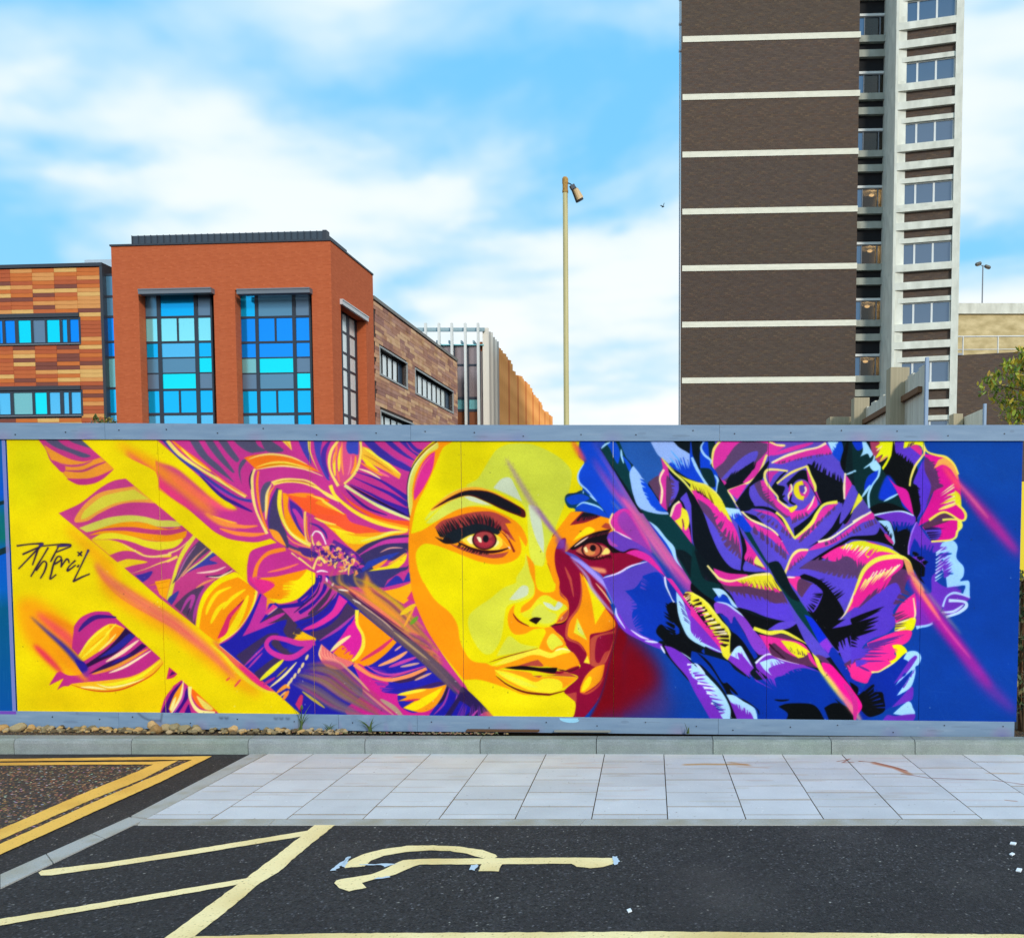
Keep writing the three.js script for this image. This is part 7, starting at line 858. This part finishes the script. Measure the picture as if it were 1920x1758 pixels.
// ---------------------------------------------------------------- the brick tower with its window shaft
{
  const TURN = -2.6 * Math.PI / 180, T0 = onZ(1605, 600, 43), n = V(0, 0, 1).applyAxisAngle(V(0, 1, 0), TURN);
  const tl = (v) => V(v.x - T0.x, v.y, v.z - T0.z).applyAxisAngle(V(0, 1, 0), -TURN), tf = (px, py, z = 0) => tl(onPlane(px, py, V(T0.x + n.x * z, 0, T0.z + n.z * z), n));
  const o = thing('brick_tower', 'tall dark brown brick tower with cream bands and a pale concrete window shaft', 'tower', [T0.x, 0, T0.z], TURN);
  const xl = tf(1276, 600).x, H = 40, b = [69.5, 180.5, 290, 397, 503.5, 609.3, 712].map((y) => tf(1450, y).y), bh = 0.285, storey = (b[0] - b[6]) / 6;
  const tone = [1, 0.94, 1.06, 0.97, 0.9, 0.93, 1.0, 1.05, 1.08, 1.02, 1.06, 1.0].map((k, i) => { const m = M.darkBrick.clone(); m.map = M.darkBrick.map.clone(); m.map.offset.set(i * 0.37, i * 0.21); m.color.setRGB(k * (1 + 0.02 * Math.sin(i * 2)), k, k * (1 - 0.03 * Math.sin(i * 3))); return m; });
  for (let k = -3; k < 9; k++) { const a = k === -3 ? 0 : b[6] + storey * k, c = k === 8 ? H : b[6] + storey * (k + 1); part('wall', metres(span(xl, 0, a, c, -9, 0)), tone[k + 3], o); }
  for (let k = -2; k < 9; k++) { const y = b[6] + storey * k; part('band', metres(span(xl + 0.08, k > 4 ? 0.06 : 0.02, y - bh / 2, y + bh / 2, -0.1, 0.03)), M.band, o); }
  part('downpipe', merge([rod(V(xl - 0.06, 0, -0.3), V(xl - 0.06, H, -0.3), 0.035), ...[26.5, 27.8, 29].map((y) => span(xl - 0.12, xl, y, y + 0.08, -0.36, -0.24))]), mat([200, 210, 220], 0.5), o);
  // recess between wall and shaft
  const zb = -1.5, rx = 1.75;
  part('recess_wall', span(0, 3.2, 0, H, -9, zb - 1.2), mat([66, 58, 50], 0.9), o);
  const y0 = tf(1630, 65.5 + 0, zb + 1).y, warm = [3, 4, 5, 6];
  M.dimGlass = new THREE.MeshPhysicalMaterial({ color: lin(190, 180, 165), roughness: 0.03, transmission: 1, thickness: 0 }); M.spandrel = mat(0xffffff, 0.9, { map: M.concrete.map }); M.spandrel.color.setRGB(0.52, 0.54, 0.53);
  M.bulb = new THREE.MeshStandardMaterial({ color: 0x201810, emissive: new THREE.Color(1, 0.78, 0.45), emissiveIntensity: 2.4 });
  for (let k = -3; k < 9; k++) {
    const top = y0 - k * storey, h = (d) => top - d / 310 * storey;       // sill of the window, measured down
    part('spandrel', metres(span(0.02, rx, h(35), h(0), zb - 0.4, zb + 1.0)), M.spandrel, o); part('louvre', span(0.02, rx, h(77), h(35), zb - 0.3, zb + 0.8), M.black, o); part('louvre', span(0.02, rx, h(185), h(115), zb - 0.3, zb + 0.8), M.black, o); part('spandrel', metres(span(0.02, rx, h(115), h(77), zb - 0.4, zb + 1.0)), M.spandrel, o);
    const w = glazing(o, [[0.06, 0.36], [0.4, 1.12], [1.18, rx]], [[h(-2), h(-112)]].map(([a, c]) => [Math.min(a, c) + 0.04, Math.max(a, c) - 0.04]), (i) => [i === 0 ? G.dusk : M.dimGlass], M.canopy, 0.03); w.position.z = zb + 0.75;
    part('lintel', span(0.02, rx, h(-112) + 0.0, h(-112) + 0.12, zb - 0.2, zb + 0.85), M.white, o);
    if (k >= 3 && k <= 6) { const s = sub('ceiling_lamp', o); s.position.set([0.95, 0.9, 0.8, 0.75][k - 3], h(-96), zb + 0.3); part('bulb', new THREE.SphereGeometry(0.1, 12, 8).scale(1.4, 0.7, 1), M.bulb, s); const L = new THREE.PointLight(new THREE.Color(1, 0.78, 0.5), 0.7, 6); L.position.set(0, -0.16, 0.05); L.castShadow = true; s.add(L); }
  }
  // shaft: pale concrete frame, brick spandrels, windows
  const A = tl(onZ(1674, 560, 41.7)), B = tl(onZ(1798, 560, 41.0)), d = V(B.x - A.x, 0, B.z - A.z), L = Math.hypot(d.x, d.z), turn = -Math.atan2(d.z, d.x);
  const side = new THREE.Shape([[A.x, -A.z], [A.x + 0.5, -A.z + 0.02], [1.55, 9], [0.9, 9], [1.1, 3.7]].map((p) => new THREE.Vector2(p[0], p[1])));
  part('shaft_side', metres(new THREE.ExtrudeGeometry(side, { depth: H, bevelEnabled: false }).rotateX(-Math.PI / 2)), M.concrete, o);
  const s = sub('window_shaft', o); s.position.set(A.x, 0, A.z); s.rotation.y = turn;
  part('column', metres(span(-0.02, 0.11, 0, H, -0.6, 0.01)), M.concrete, s); part('column', metres(span(L - 0.34, L, 0, H, -4, 0.02)), M.concrete, s); part('back', span(0.11, L - 0.34, 0, H, -4, -0.5), M.black, s);
  const sf = (py) => tl(onPlane(1690, py, onZ(1676, 560, 41.7), V(0, 0, 1).applyAxisAngle(V(0, 1, 0), TURN + turn))).y, sill0 = sf(157.5), st = (sf(42.5) - sf(607.5)) / 5;
  M.paneDark = tintGlass(100, 120, 142, 0.02);
  for (let k = -4; k < 9; k++) {
    const y = sill0 - k * st, f = (t) => y - t * st / 322;
    const beam = (a, c, z = 0) => part('beam', metres(span(0.11, L - 0.34, f(c), f(a), -0.5, z)), M.concrete, s);
    beam(0, 38, 0.012); beam(96, 136, 0.012); beam(180, 206, -0.06);
    part('brick_spandrel', metres(span(0.11, L - 0.34, f(96), f(38), -0.5, -0.14)), M.darkBrick, s); part('brick_spandrel', metres(span(0.11, L - 0.34, f(180), f(136), -0.5, -0.14)), M.darkBrick, s);
    const wy = [f(318), f(212)], xs = [0.13, 0.13 + (L - 0.49) / 3, 0.13 + (L - 0.49) * 2 / 3, L - 0.36], w = glazing(s, [0, 1, 2].map((i) => [xs[i] + 0.045, xs[i + 1] - 0.045]), [[wy[0], wy[1]]], () => [M.paneDark], M.white, 0.045, 0.08); w.position.z = -0.2;
  }
}
// low brick block, buff concrete wall, railing and twin lamp at the right
{
  const z = 42.4, o = thing('brick_annexe', 'low dark brick block right of the tower with a flat top', 'building', [0, 0, -z]), a = onZ(1795, 666, z), b = onZ(2300, 655, z), hL = a.y, hR = onZ(1920, 659, z).y;
  const g = span(a.x - 0.1, b.x, 0, hL, -8, 0); { const p = g.attributes.position; for (let i = 0; i < p.count; i++) if (p.getY(i) > 1) p.setY(i, hL + (p.getX(i) - a.x) * (hR - hL) / (onZ(1920, 659, z).x - a.x)); }
  part('wall', metres(g), M.darkBrick, o); part('coping', span(a.x - 0.1, a.x + 0.25, hL, hL + 0.1, -8, 0.06), M.canopy, o);
  const z2 = 62, q = thing('concrete_parapet', 'stained buff concrete wall with a top ledge above the low brick block', 'wall', [0, 0, -z2]), c = onZ(1770, 569, z2), d = onZ(2350, 569, z2);
  M.buff = mat(0xffffff, 0.95, { map: repeat(cloudTex(12, [206, 186, 138], 60, 0.5), 7, 7) });
  part('wall', metres(span(c.x, d.x, 0, c.y - 0.75, -1.2, 0)), M.buff, q); part('ledge', metres(span(c.x, d.x, c.y - 0.75, c.y, -1.25, 0.14)), M.concrete, q);
  const z3 = 60, rl = thing('railing', 'thin pale pipe railing in front of the buff concrete wall', 'railing', [0, 0, -z3]), e = onZ(1790, 631, z3), f = onZ(2200, 628, z3), low = onZ(1800, 672, z3).y;
  part('rail', merge([rod(V(e.x, e.y, 0), V(f.x, f.y, 0), 0.05), rod(V(e.x, e.y - 0.9, 0), V(f.x, f.y - 0.9, 0), 0.03)]), M.white, rl); for (let i = 0; i < 7; i++) { const x = mix(onZ(1806, 640, z3).x, f.x, i / 6); part('post', rod(V(x, low - 3, 0), V(x, e.y, 0), 0.05), M.white, rl); }
  const z4 = 75, base = onZ(1842, 566, z4), top = onZ(1842, 497, z4), lamp = thing('twin_lamp_post', 'thin far lamp post with two heads rising behind the buff concrete wall', 'street lamp', [base.x, 0, -z4]), k = z4 / FOCAL;
  part('pole', rod(V(0, 0, 0), V(0, top.y, 0), 0.09, 0.05), M.canopy, lamp);
  for (const s of [-1, 1]) { part('arm', rod(V(0, top.y - 0.1, 0), V(s * 7 * k, top.y + 1.5 * k * (s < 0 ? 1.6 : -1), 0), 0.03), M.canopy, lamp); const hd = part('lamp_head', new THREE.CapsuleGeometry(0.16, 0.28, 4, 10).scale(1, 1, 0.8).rotateZ(1.25 * s), mat([92, 90, 84], 0.5), lamp, [s * 8.5 * k, top.y + (s < 0 ? 2.4 : -3) * k, 0]); part('lens', new THREE.CapsuleGeometry(0.11, 0.2, 4, 8).scale(1, 1, 0.7).rotateZ(1.25 * s).translate(0, -0.08, 0), mat([200, 176, 150], 0.3), hd); }
}
// lamp post in the middle
{
  const z = 20, b = onZ(1061.5, 700, z), top = onZ(1061.5, 331, z).y, o = thing('lamp_post', 'tall buff lamp post behind the hoarding with one head hanging at the right', 'street lamp', [b.x, 0, -z]), k = z / FOCAL;
  M.post = mat(0xffffff, 0.5, { map: repeat(cloudTex(31, [196, 184, 128], 26, 3), 1.5, 3) }); M.rust = mat(0xffffff, 0.7, { map: repeat(cloudTex(33, [176, 132, 58], 60, 1), 0.5, 0.5) });
  part('base', new THREE.CylinderGeometry(0.1, 0.1, 1.4, 20).translate(0, 0.7, 0), M.post, o); part('pole', metres(new THREE.CylinderGeometry(0.058, 0.066, top - 1.7, 20, 1).translate(0, 1.4 + (top - 1.7) / 2, 0)), M.post, o);
  const cap = part('sleeve', metres(new THREE.LatheGeometry([[0, 0.36], [0.05, 0.345], [0.07, 0.31], [0.07, 0.2], [0.062, 0.19], [0.062, 0.05], [0.07, 0.045], [0.07, 0], [0.058, -0.01]].map((p) => new THREE.Vector2(...p)), 20)), M.rust, o, [0, top - 0.36, 0]);
  const arm = new THREE.CatmullRomCurve3([V(0.05, top - 0.14, 0), V(0.12, top - 0.17, 0.01), V(0.17, top - 0.22, 0.02), V(0.19, top - 0.3, 0.03)]); part('bracket', new THREE.TubeGeometry(arm, 12, 0.014, 8), M.frame, o);
  const head = part('lamp_head', metres(toCreasedNormals(new THREE.CylinderGeometry(0.075, 0.115, 0.34, 8).scale(1, 1, 0.8), 0.5)), mat([70, 62, 56], 0.6), o, [0.262, top - 0.41, 0.05], [0.15, 0.3, 0.5]); head.scale.setScalar(0.88);
  part('lens', toCreasedNormals(new THREE.CylinderGeometry(0.07, 0.1, 0.26, 8).scale(1, 1, 0.5), 0.5), mat([206, 172, 122], 0.3), head, [0.02, -0.02, 0.06]); part('rim', new THREE.CylinderGeometry(0.12, 0.11, 0.03, 8).scale(1, 1, 0.82), M.frame, head, [0, -0.18, 0]); part('gear_box', box(0.12, 0.1, 0.13), M.frame, head, [-0.01, 0.19, 0]);
}
// timber fences running back behind the hoarding
const woodTex = canvasTex(512, 512, (g, W, H) => { const r = rng(44); g.fillStyle = '#c9c2ae'; g.fillRect(0, 0, W, H); for (let i = 0; i < 900; i++) { const k = 120 + r() * 100; g.strokeStyle = `rgba(${k},${k - 8},${k - 26},${0.08 + r() * 0.2})`; g.lineWidth = 0.6 + r() * 2.4; const x = r() * W; g.beginPath(); g.moveTo(x, 0); g.bezierCurveTo(x + (r() - 0.5) * 20, 160, x + (r() - 0.5) * 20, 340, x + (r() - 0.5) * 12, H); g.stroke(); } for (let i = 0; i < 7; i++) { const x = r() * W, y = r() * H; for (let k = 5; k > 0; k--) { g.strokeStyle = 'rgba(90,66,40,.35)'; g.beginPath(); g.ellipse(x, y, 3 * k, 6 * k, 0, 0, 7); g.stroke(); } } });
{
  M.wood = mat(0xffffff, 0.85, { map: repeat(woodTex, 0.5, 1.4) }); M.wood.color.setRGB(0.78, 0.72, 0.6); M.woodPale = mat(0xffffff, 0.85, { map: repeat(woodTex, 0.9, 1.6) }); M.woodPale.color.setRGB(1.2, 1.25, 1.32); M.woodRail = mat([118, 84, 56], 0.9); M.edge = mat([142, 164, 190], 0.6);
  const X = 2.36, o = thing('timber_fence', 'tall timber fence with two thick weathered posts rising behind the hoarding', 'fence', [X, 0, 0]), zAt = (px) => X * FOCAL / (px - CX), top = (px, py) => onZ(px, py, zAt(px)).y, zn = zAt(1733), hN = top(1730, 684), hF = top(1590, 788);
  for (let z = zn + 0.02, i = 0; z < 12; z += 0.155, i++) { const h = mix(hN, hF, (z - zn) / (zAt(1590) - zn)) - 0.02 * (i % 2); part('board', metres(span(-0.022, 0, 0, h, -z - 0.148, -z)), M.woodPale, o); }
  for (const y of [hN - 0.2, 1.9, 0.7]) part('rail', metres(span(-0.06, -0.024, y - 0.025, y + 0.025, -11.6, -zn - 0.06)), M.woodRail, o);
  for (const [p0, p1, py] of [[1679, 1714, 688], [1609.5, 1637.5, 745]]) { const z = -zAt((p0 + p1) / 2), w = (p1 - p0) * -z / FOCAL, h = top((p0 + p1) / 2, py), cx = onZ((p0 + p1) / 2, py, -z).x - X; part('post', metres(toCreasedNormals(new THREE.BoxGeometry(w, h, 0.14), 0.4).translate(cx - 0.04, h / 2, z - 0.07)), M.wood, o); }
  part('edge_strip', metres(span(-0.024, 0.002, 0, hN + 0.05, -zn, -zn + 0.03)), M.edge, o);
  const X2 = 3.73, q = thing('timber_fence', 'lower pale board end with a blue grey edge peeking over the right of the hoarding', 'fence', [X2, 0, 0]), z2 = X2 * FOCAL / (1834 - CX), h2 = onZ(1834, 766, z2).y, h3 = onZ(1785, 788, X2 * FOCAL / (1785 - CX)).y;
  for (let z = z2 + 0.02, i = 0; z < 13; z += 0.155, i++) part('board', metres(span(0.02, 0.042, 0, mix(h2, h3, (z - z2) / 0.95) > 2.2 ? mix(h2, h3, (z - z2) / 0.95) : 2.2, -z - 0.148, -z)), M.woodPale, q);
  part('edge_strip', metres(span(0.018, 0.044, 0, h2 + 0.05, -z2, -z2 + 0.04)), M.edge, q); part('post', metres(span(-0.11, 0.0, 0, h3 + 0.04, -z2 - 0.7, -z2 - 0.55)), M.wood, q);
  const yb = onZ(1600, 792, 9.6), s = part('capping_block', metres(box(0.3, 0.1, 0.2)), M.wood, o, [onZ(1578, 793, 9.6).x - X, yb.y, -9.6]);
}
// greenery
const leafGeo = (() => { const s = new THREE.Shape(); s.moveTo(0, 0); s.quadraticCurveTo(0.42, 0.4, 0, 1); s.quadraticCurveTo(-0.42, 0.4, 0, 0); const g = new THREE.ShapeGeometry(s, 4), p = g.attributes.position; for (let i = 0; i < p.count; i++) p.setZ(i, -Math.abs(p.getX(i)) * 0.35 - p.getY(i) * p.getY(i) * 0.2); g.computeVertexNormals(); return g; })();
function foliage(name, parent, m, spots, size, seed) {          // leaves as real small blades gathered into one crown
  const r = rng(seed), list = [];
  for (const [x, y, z, rad, n] of spots) for (let i = 0; i < n; i++) { const d = V(r() - 0.5, r() - 0.5, r() - 0.5).normalize().multiplyScalar(rad * Math.cbrt(0.15 + r() * 0.85)), g = leafGeo.clone(), s = size * (0.6 + r() * 0.8); g.scale(s, s, s).rotateX(-0.6 + (r() - 0.5) * 2.4).rotateY(r() * 6.3).rotateZ((r() - 0.5) * 1.2).translate(x + d.x, y + d.y * 0.85, z + d.z); const c = m[Math.floor(r() * m.length)]; list.push(tint(g, c)); }
  const o = part(name, merge(list), M.leaf, parent); o.userData.kind = 'stuff'; return o;
}
M.leaf = new THREE.MeshPhysicalMaterial({ color: 0xffffff, vertexColors: true, roughness: 0.7, side: THREE.DoubleSide, transmission: 0.35, thickness: 0 }); M.bark = mat([92, 74, 54], 0.95);
{
  const z = 12, c = onZ(1985, 735, z), o = thing('leafy_tree', 'yellow green tree reaching in at the right edge above the hoarding', 'tree', [c.x, 0, -z]), k = z / FOCAL, at = (px, py, dz = 0) => [(px - 1985) * k, onZ(px, py, z).y, dz];
  part('trunk', rod(V(0.2, 0, 0), V(0.1, 3.2, 0), 0.1, 0.05), M.bark, o); const br = [];
  const tips = [[1868, 722], [1892, 690], [1905, 765], [1925, 665], [1885, 745], [1935, 720]]; for (const [px, py] of tips) { const t = at(px, py); br.push(rod(V(0.1, 3.0, 0), V(t[0] * 0.5, t[1] - 0.1, 0.1), 0.03, 0.015, 6), rod(V(t[0] * 0.5, t[1] - 0.1, 0.1), V(...t), 0.014, 0.006, 5)); } part('branch', merge(br), M.bark, o);
  const sp = [[1862, 722, 22, 60], [1880, 716, 26, 90], [1900, 700, 30, 120], [1890, 740, 24, 90], [1905, 690, 22, 70], [1914, 668, 18, 60], [1908, 770, 26, 100], [1915, 740, 34, 150], [1940, 700, 50, 260], [1960, 760, 60, 300], [1985, 690, 70, 360], [2040, 740, 70, 300], [1935, 785, 40, 160]].map(([px, py, rad, n], i) => [...at(px, py, (i % 3 - 1) * 0.15), rad * k, n]);
  foliage('crown', o, [[0.36, 0.48, 0.03], [0.5, 0.54, 0.04], [0.2, 0.32, 0.03], [0.11, 0.2, 0.025], [0.68, 0.55, 0.05], [0.7, 0.44, 0.06]], sp, 0.085, 5);
}
{
  const b = onZ(192, 792, 7.7), o = thing('flowering_shrub', 'shrub tip with small orange flowers peeking over the hoarding at the left', 'shrub', [b.x, 0, -7.7]);
  part('stem', merge([rod(V(0, 0, 0), V(0.02, b.y - 0.15, 0), 0.02, 0.01, 6), rod(V(0, b.y - 0.5, 0), V(0.1, b.y + 0.02, 0), 0.008, 0.004, 5)]), M.bark, o); foliage('foliage', o, [[0.1, 0.14, 0.03], [0.2, 0.2, 0.05], [0.3, 0.26, 0.06]], [[0, b.y - 0.1, 0, 0.15, 120], [-0.05, b.y - 0.01, 0, 0.05, 24], [0.07, b.y, 0, 0.06, 26]], 0.05, 9);
  foliage('flower', o, [[0.7, 0.22, 0.06], [0.75, 0.3, 0.25], [0.8, 0.5, 0.1]], [[0, b.y + 0.0, 0.03, 0.055, 26]], 0.025, 10);
}
{
  const b = onH(1962, 1250, -0.4), o = thing('roadside_bush', 'dark green and straw coloured bush past the right end of the hoarding', 'bush', [b.x, 0, b.z]);
  part('stem', merge([0, 1, 2, 3].map((i) => rod(V(0, 0, 0), V((i - 1.5) * 0.12, 1.1, (i % 2) * 0.1), 0.02, 0.008, 6))), M.bark, o);
  foliage('foliage', o, [[0.05, 0.1, 0.03], [0.03, 0.07, 0.02], [0.1, 0.15, 0.05], [0.3, 0.26, 0.1]], [[0, 0.45, 0, 0.34, 620], [0.02, 0.95, 0, 0.3, 460], [0.05, 1.3, 0, 0.18, 180]], 0.06, 19);
  const y = onH(1940, 985, -0.45), yb = thing('yellow_board', 'narrow yellow board just past the right end of the hoarding', 'board', [y.x, 0, y.z], HTURN); part('panel', span(-0.1, 0.5, 1.34, 2.18, -0.01, 0.01), mat([238, 214, 20], 0.6), yb); part('post', span(0.1, 0.16, 0, 1.34, -0.03, 0.03), M.woodRail, yb);
}
// a bird crossing the sky
{
  const p = onZ(1243, 384, 60), o = thing('flying_bird', 'tiny dark bird in flight left of the brick tower', 'bird', [p.x, p.y, -60]); const m = mat([50, 56, 62], 0.9);
  part('body', new THREE.SphereGeometry(0.06, 12, 8).scale(0.8, 0.7, 2).rotateY(0.9).translate(0, -0.12, 0), m, o);
  for (const s of [-1, 1]) { const w = new THREE.BufferGeometry(); const q = s < 0 ? [0, -0.1, 0.06, 0, -0.1, -0.06, -0.1, -0.03, 0.05, -0.22, -0.04, 0] : [0.02, -0.1, 0.06, 0.02, -0.1, -0.06, 0.06, 0.06, 0.05, 0.09, 0.2, 0]; w.setAttribute('position', new THREE.Float32BufferAttribute(q, 3)); w.setAttribute('uv', new THREE.Float32BufferAttribute([0, 0, 1, 0, 0, 1, 1, 1], 2)); w.setIndex([0, 1, 2, 1, 3, 2, 2, 1, 0, 2, 3, 1]); w.computeVertexNormals(); const u = w.clone(); part('wing', merge([u, new THREE.CapsuleGeometry(0.02, 0.16, 3, 6).rotateZ(s < 0 ? 1.35 : -0.3).translate(s < 0 ? -0.1 : 0.06, s < 0 ? -0.06 : 0.04, 0)]), m, o); }
}
renderer.render(scene, camera);
